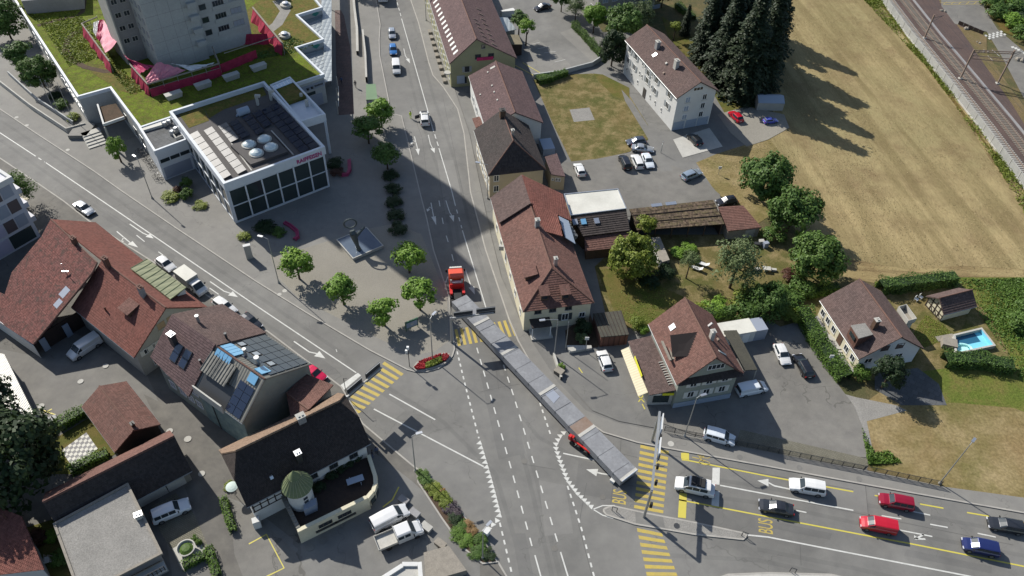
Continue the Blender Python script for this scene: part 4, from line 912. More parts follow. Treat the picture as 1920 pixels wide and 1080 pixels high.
# garden shed beside the crossing house, greenhouse
h = lean('garden_shed', 'low garden shed with dark felt roof and brick wall', 'shed', [(1111.7, 588), (1165, 582), (1180, 627), (1126.7, 632)], (2.2, 2.2, 2.5, 2.5), 'fibre', 'brick', .1, None)
h.roof.data.materials.clear(); h.roof.data.materials.append(M['mossfelt'])
for k in range(8):
    m = MB(); a, b = at(1120 + k * 7.2 - 7, 588 - k * .8, 2.2), at(1133 + k * 6.6, 631 - k * .6, 2.5); m.tube(a + UP * .03, b + UP * .03, .05, n=5); part('roof_batten', m, M['timber'], h.roof)
m = MB(); m.prism(P((1062, 652), (1067, 664), (1109, 657), (1108, 652)), -.02, .6); solo('garden_wall', m, M['concl'], 'low stone wall in front of the shaded corner garden', 'wall', at(1085, 658))
gh = [at(*p) for p in ((1219, 459), (1234, 459), (1252, 502), (1235, 506))]
root = thing('greenhouse', 'narrow white framed greenhouse standing in the garden', 'greenhouse', H(sum(gh, Vector()) / 4), 0)
m = MB(); m.prism(gh, 0, 1.7); part('wall', m, M['pvl'], root)
m = MB(); roof_plane(m, [gh[0] + UP * 1.72, gh[1] + UP * 1.9, gh[2] + UP * 1.9, gh[3] + UP * 1.72], .06); part('roof', m, M['woodg'], root)
for k in range(6):
    a = gh[0] + (gh[3] - gh[0]) * (k / 5); d = (gh[0] - gh[1]).normalized()
    part('frame', MB().box(a + d * .02 - UP * .0, (gh[3] - gh[0]).normalized() * .1, d * .05, UP * 1.72), M['wframe'], root)
for k in range(5):
    a = gh[0] + (gh[3] - gh[0]) * ((k + .12) / 5); d = (gh[0] - gh[1]).normalized()
    part('pane', MB().box(a + d * .012 + UP * .3, (gh[3] - gh[0]) / 5 * .8, d * .012, UP * 1.2), M['shut_w'], root)

# brown house with shop
h = gable('shop_house', 'grey-green house with steep red-brown roof, large dark dormer and shop wing', 'house', (1215.6, 607.8), (1268.9, 722.2), (1396.7, 703.3), 6.2, Rn=(1343.3, 671.1), mode='s', over=.6, eo=.45, wm='greenw', rm='t_rust', course=.3)
SH = h
chim(h, 'R', 1333, 636, .6, .6, 1.7, mat='concl'); onroof(h.roof, 'skylight', h.P['L'], 1261, 613.5, .9, 1.0, .12, 'alu'); onroof(h.roof, 'vent_pipe', h.P['R'], 1328, 612, .3, .3, .8, 'alu'); onroof(h.roof, 'skylight', h.P['R'], 1354, 662, .3, 1.9, .1, 'shut_w'); onroof(h.roof, 'vent', h.P['R'], 1345, 638, .4, .4, .35, 'rustst')
# dormer box with dark shed roof
q1, q2 = onplane(1309, 622, h.P['L']), onplane(1291, 668, h.P['L']); D4 = [at(1256.5, 628.5, q1.z - 1.3), q1, q2, at(1260.5, 669, q2.z - .9)]
mb = MB(); roof_plane(mb, D4, .14); dr = part('dormer_roof', mb, plain('dormer_felt', (.028, .024, .024), .9, 0, 0, .1), h.roof)
m = MB(); mm = [p + (sum(D4, Vector()) / 4 - p) * .06 for p in D4]; m.prism(mm, 6.5, D4[3].z - .5); part('dormer', m, M['woodg'], h.roof)
f0, f1 = H(mm[0]), H(mm[3]); du = (f1 - f0).normalized(); dn = Vector((du.y, -du.x, 0)); dn = dn if dn.x < 0 else -dn
for t in (.25, .75): part('dormer_window', MB().box(f0 + (f1 - f0) * t - du * .6 + UP * (D4[3].z - 1.8) + dn * .01, du * 1.2, dn * .05, UP * .95), M['glass'], h.roof)
m = MB(); a, b = at(1243, 641, 7.4), at(1259, 677, 7.4); m.box(a, b - a, dn * .3, UP * .25); part('snow_rail', m, M['woodg'], h.roof)
# pent roof across the gable, its shade painted as dark tiles
g0, g1 = at(1272, 720, 6.3), at(1394, 701.5, 6.3)
mb = MB(); roof_plane(mb, [g0 - h.U * .25 - UP * .2, g1 - h.U * .25 - UP * .2, g1 + h.U * .7 + UP * .75 - h.V * .7, g0 + h.U * .7 + UP * .75 + h.V * .7], .12, .3); part('pent_roof', mb, M['t_dark'], h.roof)
win(h, 0, 1, (8.4,), (.56,), wd=2.6, h=1.1, bars=3, sill=False, shut=None); win(h, 0, 1, (5.2, 2.7), (.26, .53, .8), wd=1.05, h=1.35, shut='shut_w'); win(h, 0, 1, (.75,), (.14, .42, .72), wd=.8, h=.35, bars=0, sill=False)
m = MB(); m.box(h.w[0] - h.U * .06 + h.V * 0, (h.w[1] - h.w[0]), -h.U * .05, UP * 1.15); part('plinth', m, M['blindb'], h.root)
win(h, 1, 2, (2.5, 5.0), (.25, .6), wd=1.0, h=1.3, shut='shut_w')
# shop wing
mb = MB(); SW = [at(*p, z) for p, z in (((1177.3, 640), 3.0), ((1222, 629), 4.1), ((1270, 731), 4.1), ((1218, 741), 3.0))]
plS = roof_plane(mb, SW, .16, .34); srf = part('wing_roof', mb, M['t_brown'], h.root)
m = MB(); cs = sum(SW, Vector()) / 4; sw = [H(p + (cs - p).normalized() * .45) for p in SW]; m.prism([sw[0], sw[1], sw[2], sw[3]], -.1, 2.8); part('wing_wall', m, M['concl'], h.root)
u_ = (sw[2] - sw[3]).normalized(); n_ = Vector((u_.y, -u_.x, 0)); n_ = n_ if n_.y < 0 else -n_
part('shop_window', MB().box(sw[3] + u_ * .7 + UP * .7 + n_ * .01, u_ * ((sw[2] - sw[3]).length - 1.2), n_ * .06, UP * 1.6), M['glassb'], h.root)
part('shop_sign', MB().box(sw[3] + u_ * 1.9 + UP * 2.45 + n_ * .02, u_ * 2.6, n_ * .12, UP * .5), M['sign_y'], h.root)
part('shop_sign', MB().box(sw[3] + u_ * .5 + UP * 2.5 + n_ * .02, u_ * 1.1, n_ * .12, UP * .4), M['shut_w'], h.root)
for k in range(10):
    c = onplane(1239.5 + k * 2.05, 679.5 + k * 4.5, plS); part('roof_rung', MB().cbox(c, .75, .12, .14, h.rot + R(90)), M['concl'], srf)
mb = MB(); AW = [at(*p, z) for p, z in (((1164, 656.7), 2.2), ((1178.9, 650.3), 2.75), ((1215, 735.6), 2.75), ((1196.7, 743.3), 2.2))]
roof_plane(mb, AW, .05); part('awning', mb, M['awning'], h.root)
part('shop_sign', MB().box(at(1190, 671, 3.1), at(1203.5, 708, 3.1) - at(1190, 671, 3.1), (at(1185, 674, 3.1) - at(1190, 671, 3.1)) * .25, UP * .5), M['sign_y'], h.root)
# carport on the right and container
mb = MB(); CP = [at(*p, z) for p, z in (((1356.7, 620), 3.3), ((1381, 619), 2.9), ((1420, 693.3), 2.9), ((1395.6, 694.4), 3.3))]
root = thing('carport', 'carport with mossy ribbed roof against the shop house', 'carport', H(sum(CP, Vector()) / 4), 0)
roof_plane(mb, CP, .12, .5); part('roof', mb, M['mossfelt'], root)
for i in (1, 2): part('post', MB().cbox(H(CP[i]) * .98 + H(CP[3 - i]) * .02, .16, .16, 2.75), M['concl'], root)
part('post', MB().cbox(H(CP[1]) * .5 + H(CP[2]) * .5, .16, .16, 2.75), M['concl'], root)
part('back_wall', MB().box(H(CP[0]) * .9 + H(CP[1]) * .1, (H(CP[1]) - H(CP[0])) * .8, (H(CP[3]) - H(CP[0])) * .02, UP * 2.9), M['timber'], root)
CT = [at(*p, 2.5) for p in ((1353, 609), (1424, 597), (1441, 616.7), (1389, 625.5))]
u_ = H(CT[2] - CT[3]).normalized(); v_ = Vector((-u_.y, u_.x, 0))
cA = H(CT[3]) - u_ * .0; Lc = (H(CT[2]) - H(CT[3])).length
root = thing('site_container', 'white site container with grey end standing under the garden trees', 'container', cA + u_ * Lc / 2 + v_ * 1.2, 0)
m = MB(); m.box(cA - u_ * 3.0, u_ * (3.0 + Lc * .56), v_ * 2.6, UP * 2.5); part('cabin', m, M['plaster'], root)
m = MB(); m.box(cA + u_ * Lc * .565, u_ * Lc * .435, v_ * 2.6, UP * 2.45); part('store', m, M['slate'], root)
part('door', MB().box(cA + u_ * .5 - v_ * .05, u_ * 1.2, v_ * .05, UP * 2.1), M['wframe'], root); part('window', MB().box(cA + u_ * -1.2 - v_ * .05 + UP * 1.0, u_ * 1.1, v_ * .05, UP * .9), M['glass'], root)
m = MB(); m.box(cA - u_ * 3.1 - v_ * .1 + UP * 2.505, u_ * (3.1 + Lc * .56), v_ * 2.8, UP * .08); part('cabin_roof', m, M['flatwhite'], root)

# white house on the right
h = gable('house', 'white detached house with brown tiled roof and grey box dormer', 'house', (1537, 563.2), (1610.5, 674), (1729.8, 650.5), 3.3, Rn=(1691, 632.4), mode='s', over=.55, eo=.3, wm='cream', rm='t_brown', course=.36)
WH = h
chim(h, 'L', 1638, 614, .7, .7, 1.7, mat='wood'); win(h, 0, 1, (4.7,), (.35, .6), wd=1.3, h=1.2, fm='dframe', pm='umber', sill=False); win(h, 0, 1, (2.2,), (.68, .16), wd=1.3, h=1.1)
gw = MB(); pA, pB = h.w[0] - h.U * .02, h.w[1] - h.U * .02
apx = H(h.r[0]) + h.U * .26 + UP * (h.zr - .3); gw.face([H(pA) + UP * -.1, H(pB) + UP * -.1, pB + UP * (h.ze + .15), apx, pA + UP * (h.ze + .15)]); part('gable_wall', gw, M['bankw'], h.root)
win(h, 0, 3, (1.5,), (.12, .28, .62, .78, .92), wd=1.1, h=1.2); 
c = h.w[0] + (h.w[3] - h.w[0]) * .45; door(h.root, c + UP * .3, h.U, -h.V, 1.2, 2.0)
st = MB()
for k in range(3): st.lathe(c + UP * 0, [(2.2 - .5 * k, 0), (2.2 - .5 * k, .15 * (k + 1)), (0, .15 * (k + 1))], 14, 0, math.atan2(-h.V.y, -h.V.x) - math.pi / 2, math.atan2(-h.V.y, -h.V.x) + math.pi / 2)
part('step', st, M['concl'], h.root)
DB = [at(*p, 5.9) for p in ((1595.6, 610), (1622, 605.5), (1637.2, 627), (1610.5, 634.3))]
m = MB(); cd = sum(DB, Vector()) / 4; m.prism([p + (cd - p) * .04 for p in DB], 3.4, 5.75); part('dormer', m, M['brick'], h.roof)
m = MB(); m.prism(DB, 5.752, 5.9, bottom=True); part('dormer_roof', m, M['gravel'], h.roof)
a, b = H(DB[0]), H(DB[3]); part('dormer_window', MB().box(a * .8 + b * .2 + UP * 4.6 - h.V * .12, (b - a) * .6, -h.V * .03, UP * .8), M['glass'], h.roof)
m = MB(); BB = [at(*p, 2.9) for p in ((1682, 581), (1696, 577), (1715, 603), (1700, 607))]; m.prism(BB, 2.6, 2.8, bottom=True); part('balcony', m, M['woodg'], h.root)
m = MB(); parapet(m, BB, 2.803, 3.7, .08); part('balcony_rail', m, M['concl'], h.root)
m = MB(); m.prism([p + (sum(BB, Vector()) / 4 - p) * .1 for p in BB], -.1, 2.59); part('balcony_base', m, M['concl'], h.root)

# pavilion and pool
h = gable('pavilion', 'half-timbered garden pavilion with steep brown roof beside the pool', 'pavilion', (1832, 574.5), (1770, 590.5), (1743.5, 553.5), 2.0, zr=3.7, over=.35, eo=.45, wm='cream', rm='t_brown', course=.42, rd='u')
p, q = h.w[0], h.w[1]; u_ = (q - p).normalized(); n_ = -h.U
for t in (0, .25, .5, .75, 1): part('timber', MB().box(p + (q - p) * t - u_ * .08 + n_ * .01, u_ * .16, n_ * .05, UP * (2.1 if t in (0, 1) else 2.6)), M['timber'], h.root)
for z in (.1, 1.0, 1.9): part('timber', MB().box(p + UP * z + n_ * .012, (q - p), n_ * .05, UP * .14), M['timber'], h.root)
for t in (.05, .3, .55):
    a = p + (q - p) * t + UP * .2; b = p + (q - p) * (t + .2) + UP * 1.0; part('timber', MB().tube(a + n_ * .03, b + n_ * .03, .07, n=4), M['timber'], h.root)
PO = P((1788, 634), (1836, 622), (1859, 652), (1790, 667)); 
root = thing('swimming_pool', 'half empty light blue swimming pool with a low concrete rim', 'pool', sum(PO, Vector()) / 4, 0)
# raised pool basin: rim 1.1 m above the lawn
uz = [p_ for p_ in PO]; cp_ = sum(PO, Vector()) / 4
m = MB(); parapet(m, [p_ + (p_ - cp_).normalized() * .15 for p_ in PO], .0, .75, .3); part('rim', m, M['concl'], root)
m = MB()
for a, b in zip(PO, PO[1:] + PO[:1]):
    i_ = lambda z_: z_ + (cp_ - z_).normalized() * .04
    m.face([i_(a) + UP * .1, i_(b) + UP * .1, i_(b) + UP * .74, i_(a) + UP * .74])
part('liner', m, M['pool'], root)
m = MB(); m.face([p_ + UP * .105 for p_ in PO[::-1]]); part('floor', m, M['pool'], root)
m = MB(); m.face([p_ + (cp_ - p_) * .3 + Vector((-.4, .9, .125)) for p_ in PO[::-1]]); part('water', m, M['water'], root)
c = at(1806, 654, .2); m = MB()
for k in range(16):
    t0, t1 = 2 * math.pi * k / 16, 2 * math.pi * (k + 1) / 16
    m.tube(c + Vector((1.3 * math.cos(t0), .85 * math.sin(t0), .1)), c + Vector((1.3 * math.cos(t1), .85 * math.sin(t1), .1)), .22, n=8, cap=False)
m.lathe(c, [(.9, 0), (0, 0)], 12); solo('float_ring', m, M['turq'], 'turquoise inflatable ring floating in the pool', 'pool float', c, smooth=True)
m = MB(); m.cbox(at(1777, 648), 2.2, 1.7, .95, R(-15)); solo('pool_cabinet', m, M['woodg'], 'grey wooden pump box at the left end of the pool', 'box', at(1777, 648))
m = MB(); m.prism(P((1752, 632), (1785, 626), (1792, 634), (1760, 641)), 0, .12); solo('pool_deck', m, M['woodg'], 'small wooden deck at the head of the pool', 'deck', at(1772, 633))
for k, (px, py) in enumerate(((1717, 564), (1725, 560))):
    c = at(px, py); root = thing('garden_chair', '%s of two white garden chairs in the shade behind the pavilion' % ('left', 'right')[k], 'chair', c, R(40), 'white chairs by the hedge')
    for nm, bx in (('seat', ((-.3, -.3, .4), (.6, .6, .06))), ('backrest', ((-.3, .26, .46), (.6, .06, .5)))):
        part(nm, MB().box(bx[0], (bx[1][0], 0, 0), (0, bx[1][1], 0), (0, 0, bx[1][2])), M['wframe'], root, local=True)
    for x in (-.27, .22):
        for y in (-.27, .22): part('leg', MB().box((x, y, 0), (.05, 0, 0), (0, .05, 0), (0, 0, .4)), M['wframe'], root, local=True)

# carport tent by the gravel parking
tp = [at(*p) for p in ((1418, 207), (1467, 208), (1467, 196), (1418, 194))]
c = at(1442, 205); u_ = (tp[1] - tp[0]).normalized(); v_ = Vector((-u_.y, u_.x, 0)); L_ = (tp[1] - tp[0]).length
root = thing('tent_garage', 'grey-blue tent garage under the dark firs', 'tent', H(c), 0)
m = MB(); A0 = H(tp[0])
m.face([A0, A0 + u_ * L_, A0 + u_ * L_ + UP * 1.9, A0 + UP * 1.9]); m.face([A0 + v_ * 3.4, A0 + v_ * 3.4 + UP * 1.9, A0 + u_ * L_ + v_ * 3.4 + UP * 1.9, A0 + u_ * L_ + v_ * 3.4])
for s in (0, L_): m.face([A0 + u_ * s, A0 + u_ * s + v_ * 3.4, A0 + u_ * s + v_ * 3.4 + UP * 1.9, A0 + u_ * s + v_ * 1.7 + UP * 2.7, A0 + u_ * s + UP * 1.9])
part('wall', m, M['greyw'], root)
m = MB(); roof_plane(m, [A0 - v_ * .1 + UP * 1.9, A0 + u_ * L_ - v_ * .1 + UP * 1.9, A0 + u_ * L_ + v_ * 1.7 + UP * 2.75, A0 + v_ * 1.7 + UP * 2.75], .05); roof_plane(m, [A0 + v_ * 3.5 + UP * 1.9, A0 + u_ * L_ + v_ * 3.5 + UP * 1.9, A0 + u_ * L_ + v_ * 1.7 + UP * 2.75, A0 + v_ * 1.7 + UP * 2.75], .05); part('roof', m, M['blindb'], root)
# pergola and sheds behind the inn
h = lean('lean_to', 'wooden lean-to with brown ribbed roof behind the olive inn', 'lean-to', [(951, 65), (972, 65), (980, 83), (958, 83)], (3.2, 3.0, 2.9, 3.1), 'fibre', 'timber', .15)
h = lean('canopy', 'wide pale canopy roof behind the olive inn', 'canopy', [(918, 31), (952, 33), (968, 55), (935, 62)], (3.3, 3.3, 3.3, 3.3), 'corrg', 'greyw', .3)
m = MB(); m.prism(P((918, 21), (926, 20), (929, 30), (921, 31)), 0, 1.6); solo('awning', m, M['plaster'], 'small white awning behind the inn roof', 'awning', at(923, 27))
m = MB(); m.prism([at(*p, 0) for p in ((938, 31), (962, 26), (966, 31), (941, 33))], 0, 1.6); solo('market_tent', m, M['plaster'], 'long white tent roof beside the inn canopy', 'tent', at(950, 30))
# ------------------------------------------------------------------ left-hand buildings
# shopping centre podium with green roof
ZP = 6.9
root = thing('shopping_centre', 'shopping centre podium with sedum green roof and white parapets', 'shopping centre', at(330, 110, 0), 0)
MALL = root
PD = [(-30, -100), (28, -2), (48, 30), (97, 105), (146, 180), (207, 163), (263, 238), (323, 218), (352, 225), (494, 165), (557, 155), (606, 138.5), (554, 88.5), (605.5, 72.6), (556, 27.4), (603, 13), (560, -40), (540, -100)]
pw = [at(*p, ZP) for p in PD]
m = MB(); m.prism(pw, -.1, ZP - .55); part('wall', m, M['concrete'], root)
# green roof in fields: bright sedum, brown sedum, gravel path
m = MB(); m.face([H(p) + UP * (ZP - .52) for p in pw][::-1]); part('green_roof', m, M['sedum'], root)
m = MB(); m.face([H(at(x, y, ZP - .5)) + UP * (ZP - .5) for x, y in ((455, 25), (540, -40), (600, 12), (556, 28), (604, 72), (556, 88), (530, 105), (480, 70))][::-1]); part('brown_roof', m, M['sedum_b'], root)
m = MB(); m.face([H(at(x, y, ZP - .5)) + UP * (ZP - .495) for x, y in ((160, 118), (215, 125), (262, 160), (255, 178), (225, 170), (170, 135))][::-1]); part('brown_roof', m, M['sedum_b'], root)
m = MB(); m.ribbon([at(x, y, ZP - .5) + UP * .012 for x, y in ((152, 58), (138, 62), (126, 75), (123, 95), (135, 112), (160, 126), (196, 134), (215, 133))], 1.3); part('roof_path', m, M['soil'], root)
m = MB(); m.ribbon([at(x, y, ZP - .5) + UP * .012 for x, y in ((70, 48), (105, 38), (140, 31), (155, 22), (158, 0))], 1.1); part('roof_path', m, M['soil'], root)
m = MB(); m.ribbon([at(x, y, ZP - .5) + UP * .012 for x, y in ((500, 60), (520, 45), (535, 20), (520, 0))], 2.4); part('roof_path', m, M['gravel'], root)
m = MB(); parapet(m, pw[1:-1], ZP - .7, ZP, .42, closed=False); part('parapet', m, M['bankw'], root)
m = MB(); m.prism([at(*p, 9.5) for p in ((40, 2), (150, -8), (150, -60), (20, -60))], ZP - .6, 9.5); part('roof_block', m, M['concd'], root)
# small terrace roof on the west face
m = MB(); A4 = [at(*p, 5.4) for p in ((183, 196), (194, 232), (234, 218), (216, 190))]; m.prism(A4, 4.6, 4.9, bottom=True); part('terrace', m, M['soil'], root)
m = MB(); parapet(m, [A4[0], A4[1], A4[2]], 4.902, 5.45, .3, closed=False); part('terrace_parapet', m, M['plaster'], root)
for p in (A4[1],): part('terrace_post', MB().cbox(H(p) + UP * WK, .3, .3, 4.5), M['concl'], root)
for (a, b), zs, fr, wd, hh in (((H(pw[4]), H(pw[3])), (3.2,), (.1, .22, .34, .46, .6, .74, .88), 1.8, 1.2), ((H(pw[3]), H(pw[2])), (3.2,), (.15, .4, .65, .9), 1.8, 1.2), ((H(pw[6]), H(pw[5])), (2.3,), (.15, .35, .7), 1.8, 2.2)):
    facade(root, a, b, zs, fr, wd, hh, cen=at(330, 110), fm='alu')
u5 = (H(pw[10]) - H(pw[11])).normalized()
# front wall beside the bank: fascia, emblem plates and shop window
fp, fq = H(pw[10]), H(pw[11]); uu = (fq - fp).normalized(); nn = Vector((uu.y, -uu.x, 0)); nn = nn if nn.y < 0 else -nn; FL = (fq - fp).length
part('fascia', MB().box(fp + nn * .02 + UP * 4.3, uu * FL, nn * .1, UP * 1.2), M['slate'], root)
for t in (.34, .5): part('emblem', MB().lathe(fp + uu * FL * t + nn * .13 + UP * 4.85, [(.28, -.25), (.3, 0), (.28, .25)], 10), M['dsteel'], root)
for k in range(7): part('letter', MB().box(fp + uu * FL * (.60 + .047 * k) + nn * .13 + UP * 4.72, uu * .2, nn * .04, UP * (.34 if k % 3 else .42)), M['dsteel'], root)
part('shop_window', MB().box(fp + nn * .02 + uu * FL * .2 + UP * .3, uu * FL * .65, nn * .08, UP * 2.6), M['slate'], root)
part('opening', MB().box(fp + nn * .02 + uu * FL * .22 + UP * 3.1, uu * FL * .38, nn * .06, UP * .7), M['glassb'], root)
# saw-tooth canopy bays along the promenade
for (i, j), lb in (((12, 11), 0), ((14, 13), 1)):
    a, b = pw[i], pw[j]                                            # inner corner, next outer corner towards us
    tri_ = [H(a), H(b), H(at(622 if not lb else 619, 138 if not lb else 72, 5)), H(at(618 if not lb else 615, 88 if not lb else 22, 5))]
    m = MB(); m.prism([H(x) for x in tri_], 4.5, 4.9, bottom=True); part('bay_roof', m, M['corrg'], root)
    for k in range(9):
        x0 = tri_[0] + (tri_[1] - tri_[0]) * ((k + .5) / 9); x1 = tri_[3] + (tri_[2] - tri_[3]) * ((k + .5) / 9)
        part('roof_seam', MB().tube(H(x0) + UP * 4.93, H(x1) + UP * 4.93, .04, n=4), M['alu'], root)
    # teal plate on the tooth wall
    c_, d_ = H(pw[i]), H(pw[i + 1]); u2 = (d_ - c_).normalized(); n2 = Vector((u2.y, -u2.x, 0)); n2 = n2 if n2.y < 0 else -n2
    mid = c_ + u2 * (d_ - c_).length * .72 + n2 * .02 + UP * 5.75
    m = MB(); m.face([mid - u2 * 1.0, mid - UP * .62, mid + u2 * 1.0, mid + UP * .62]); m.face([p + n2 * .04 for p in (mid - u2 * 1.0, mid - UP * .62, mid + u2 * 1.0, mid + UP * .62)]); part('emblem', m, M['teal'], root)
m = MB(); m.prism([at(*p, 4.7) for p in ((604, -60), (622, -60), (622, 0), (622, 60), (622.5, 154), (611, 157), (606, 80), (603, 20))], 4.95, 5.12, bottom=True); part('canopy', m, M['corrg'], root)
for k in range(26): 
    y = -20 + k * 6.9; part('canopy_seam', MB().tube(at(606, y, 5.13), at(622, y - 1, 5.13), .035, n=4), M['alu'], root)
for y in (10, 45, 80, 115, 150): part('canopy_post', MB().cbox(at(621, y + 9, 0) + UP * WK, .18, .18, 4.85), M['steel'], root)
m = MB(); m.box(at(634, 163, 3.2), at(634, 200, 3.2) - at(634, 163, 3.2), Vector((.15, 0, 0)), UP * .2); part('canopy_beam', m, M['concl'], root)
for y in (168, 190, 215): part('canopy_post', MB().cbox(at(634, y) + UP * WK, .2, .2, 3.1), M['concl'], root)
# roof fittings
for px, py in ((536, 12), (534, 69)):
    c = at(px, py, ZP - .5); root2 = thing('roof_vent', 'round white roof vent on the green podium roof, %s of two' % ('farther' if py < 30 else 'nearer'), 'vent', c, 0, 'round roof vents')
    part('base', MB().lathe(c, [(1.25, 0), (1.25, .55), (1.0, .62), (0, .6)], 20), M['concl'], root2); part('cap', MB().lathe(c, [(.35, .62), (.35, .85), (.75, .9), (.65, 1.05), (0, 1.15)], 18), M['alu'], root2)
for k, (px, py) in enumerate(((328, 184), (383, 165), (436, 149), (487, 131))):
    c = at(px, py, ZP - .5); a = R(40); u_ = Vector((math.cos(a), math.sin(a), 0)); v_ = Vector((-u_.y, u_.x, 0))
    m = MB(); b4 = [c - u_ * 1.4 - v_ * .3, c + u_ * 1.4 - v_ * .3, c + u_ * 1.4 + v_ * .9, c - u_ * 1.4 + v_ * .9]; t4 = [p + UP * 1.0 + (p - c) * .18 for p in b4]
    for i in range(4): m.face([b4[i], b4[(i + 1) % 4], t4[(i + 1) % 4], t4[i]])
    m.face(t4); solo('rooftop_planter', m, M['concl'], 'grey concrete planter trough on the podium roof, %s from the tower corner' % ('first', 'second', 'third', 'fourth')[k], 'planter', c, 'rooftop planter troughs')

# tower block
Fp = Vector((-73.3, 143, 0)); tr = Vector((.76, .65, 0)).normalized(); tl = Vector((-tr.y, tr.x, 0))
T = lambda a, b, z=0: Fp + tr * a + tl * b + UP * z
root = thing('tower_block', 'tall grey concrete tower block rising out of the podium', 'tower block', T(5, 6), 0)
m = MB(); m.prism([T(0, 0), T(10.2, 0), T(10.2, 12), T(0, 12)], ZP - 1, 62.5); part('wall', m, M['concrete'], root)
m = MB(); m.prism([T(10.22, .9), T(20.6, .9), T(20.6, 14), T(10.22, 14)], ZP - 1, 58); part('side_wall', m, M['concrete'], root)
m = MB(); m.prism([T(-4, 7.5), T(-.02, 7.5), T(-.02, 14), T(-4, 14)], ZP - 1, 54); part('side_wall', m, M['concd'], root)  # recessed face: its shade painted as darker concrete
m = MB(); m.prism([T(-4.3, 7.2), T(-4.02, 7.2), T(-4.02, 14), T(-4.3, 14)], ZP - 1, 54.5); part('end_wall', m, M['concl'], root)  # end face: grazing sun painted as paler concrete
for z0 in [10 + 2.75 * k for k in range(16)]:
    if z0 < 54:
        for a in (11.0,): window(root, T(a + .7, .9, z0 + 1.4), tr, -tl, 1.5, 1.3, fm='concd', pm='glassb', bars=0, sill=False)
        window(root, T(18.4, .9, z0 + 1.6), tr, -tl, 2.4, 1.2, fm='concd', pm='slate', bars=2, sill=False); window(root, T(15.0, .9, z0 + 1.4), tr, -tl, 2.4, 1.2, fm='concd', pm='glass', bars=3, sill=True)
    if z0 < 40:
        window(root, T(-1.2, 7.5, z0 + 1.2), tr, -tl, 1.2, 1.1, fm='concl', pm='glass', bars=1, sill=False); window(root, T(-2.9, 7.5, z0 + 1.2), tr, -tl, 1.2, 1.1, fm='concl', pm='glass', bars=1, sill=False)
        for b in (1.5, 3.6, 5.8): window(root, T(0, b, z0 + 1.5), tl, -tr, .9, 1.2, fm='concd', pm='slate', bars=0, sill=False)
        part('joint', MB().box(T(.01, -.012, z0), tr * 10.1, tl * .02, UP * .06), M['concd'], root)
        part('balcony', MB().box(T(8.3, -1.0, z0), tr * 1.9, tl * 1.0, UP * .95), M['concrete'], root)
        part('parapet_band', MB().box(T(13.6, .75, z0 + .1), tr * 6.4, tl * .15, UP * .75), M['concrete'], root)
for x in (2.5, 5.0, 7.4): part('joint', MB().box(T(x, -.011, ZP), tr * .06, tl * .02, UP * 36), M['concd'], root)
m = MB(); mid = T(5.0, -.02, 21.5); m.face([mid - tr * .9, mid - UP * .7, mid + tr * .9, mid + UP * .7]); m.face([p - tl * .03 for p in (mid - tr * .9, mid - UP * .7, mid + tr * .9, mid + UP * .7)]); part('emblem', m, M['teal'], root)

# scaffold deck around the tower foot with tarpaulins and red netting
root = thing('scaffold', 'scaffold cage with grey rails and red netting round the tower foot', 'scaffold', T(0, -3, ZP - .5), 0)
ZS = ZP + 2.1; zb = ZP - .5
c1, c2, c3, c4 = at(277, 158, ZS), at(411, 119, ZS), at(398, 88, ZS), at(244, 121, ZS)
c5, c6, c7 = at(153, 44, ZS), at(205, 115, ZS), at(182, 32, ZS)
def rail(a, b, r_=.09): part('rail', MB().tube(a, b, r_, n=6), M['woodg'], root)
for a, b in ((c4, c1), (c1, c2), (c2, c3), (c5, c6), (c5, c7)):
    rail(a, b, .16); rail(a - UP * 1.0, b - UP * 1.0, .06)
    n_ = max(2, int((b - a).length / 2.6))
    for k in range(n_ + 1): q = a + (b - a) * (k / n_); part('standard', MB().tube(H(q) + UP * zb, q + UP * .25, .06, n=6), M['steel'], root)
def net(a, b, z0, z1, off):
    m = MB(); n_ = 14; rr = random.Random(3)
    for k in range(n_):
        p, q = H(a) + (H(b) - H(a)) * (k / n_), H(a) + (H(b) - H(a)) * ((k + 1) / n_)
        s0, s1 = off * (1 + .35 * math.sin(k * 1.7)), off * (1 + .35 * math.sin((k + 1) * 1.7))
        m.face([p + UP * z0 + s0, q + UP * z0 + s1, q + UP * (z1 - .2 * rr.random()) , p + UP * z1])
        m.face([p + UP * z0 + s0 - off * .1, p + UP * z1 - off * .1, q + UP * z1 - off * .1, q + UP * z0 + s1 - off * .1])
    part('netting', m, M['netting'], root)
net(c4, c1, zb, ZS - .5, Vector((-.45, -.35, 0))); net(c5, c6, zb, ZS - .5, Vector((-.45, -.35, 0))); net(c1, c2, zb, ZS - 1.1, Vector((.2, -.35, 0)))
r0_, r1_ = at(474, 14, ZS), at(530, 82, ZS)
rail(r0_, r1_, .2); rail(at(420, 100, ZS), at(525, 66, ZS), .1); rail(at(460, 84, ZS - .6), at(415, 97, ZS - .6), .08)
for k in range(7): q = r0_ + (r1_ - r0_) * (k / 6); part('standard', MB().tube(H(q) + UP * zb, q, .07, n=6), M['steel'], root)
net(r0_, r1_, zb, ZS - .2, Vector((-.8, -.7, 0))); net(at(395, 130, ZS - 1), at(480, 95, ZS - 1), zb, ZS - .8, Vector((.1, -.3, 0))); net(at(420, 62, ZS), at(500, 60, ZS), zb, ZS - .4, Vector((.3, -.5, 0)))
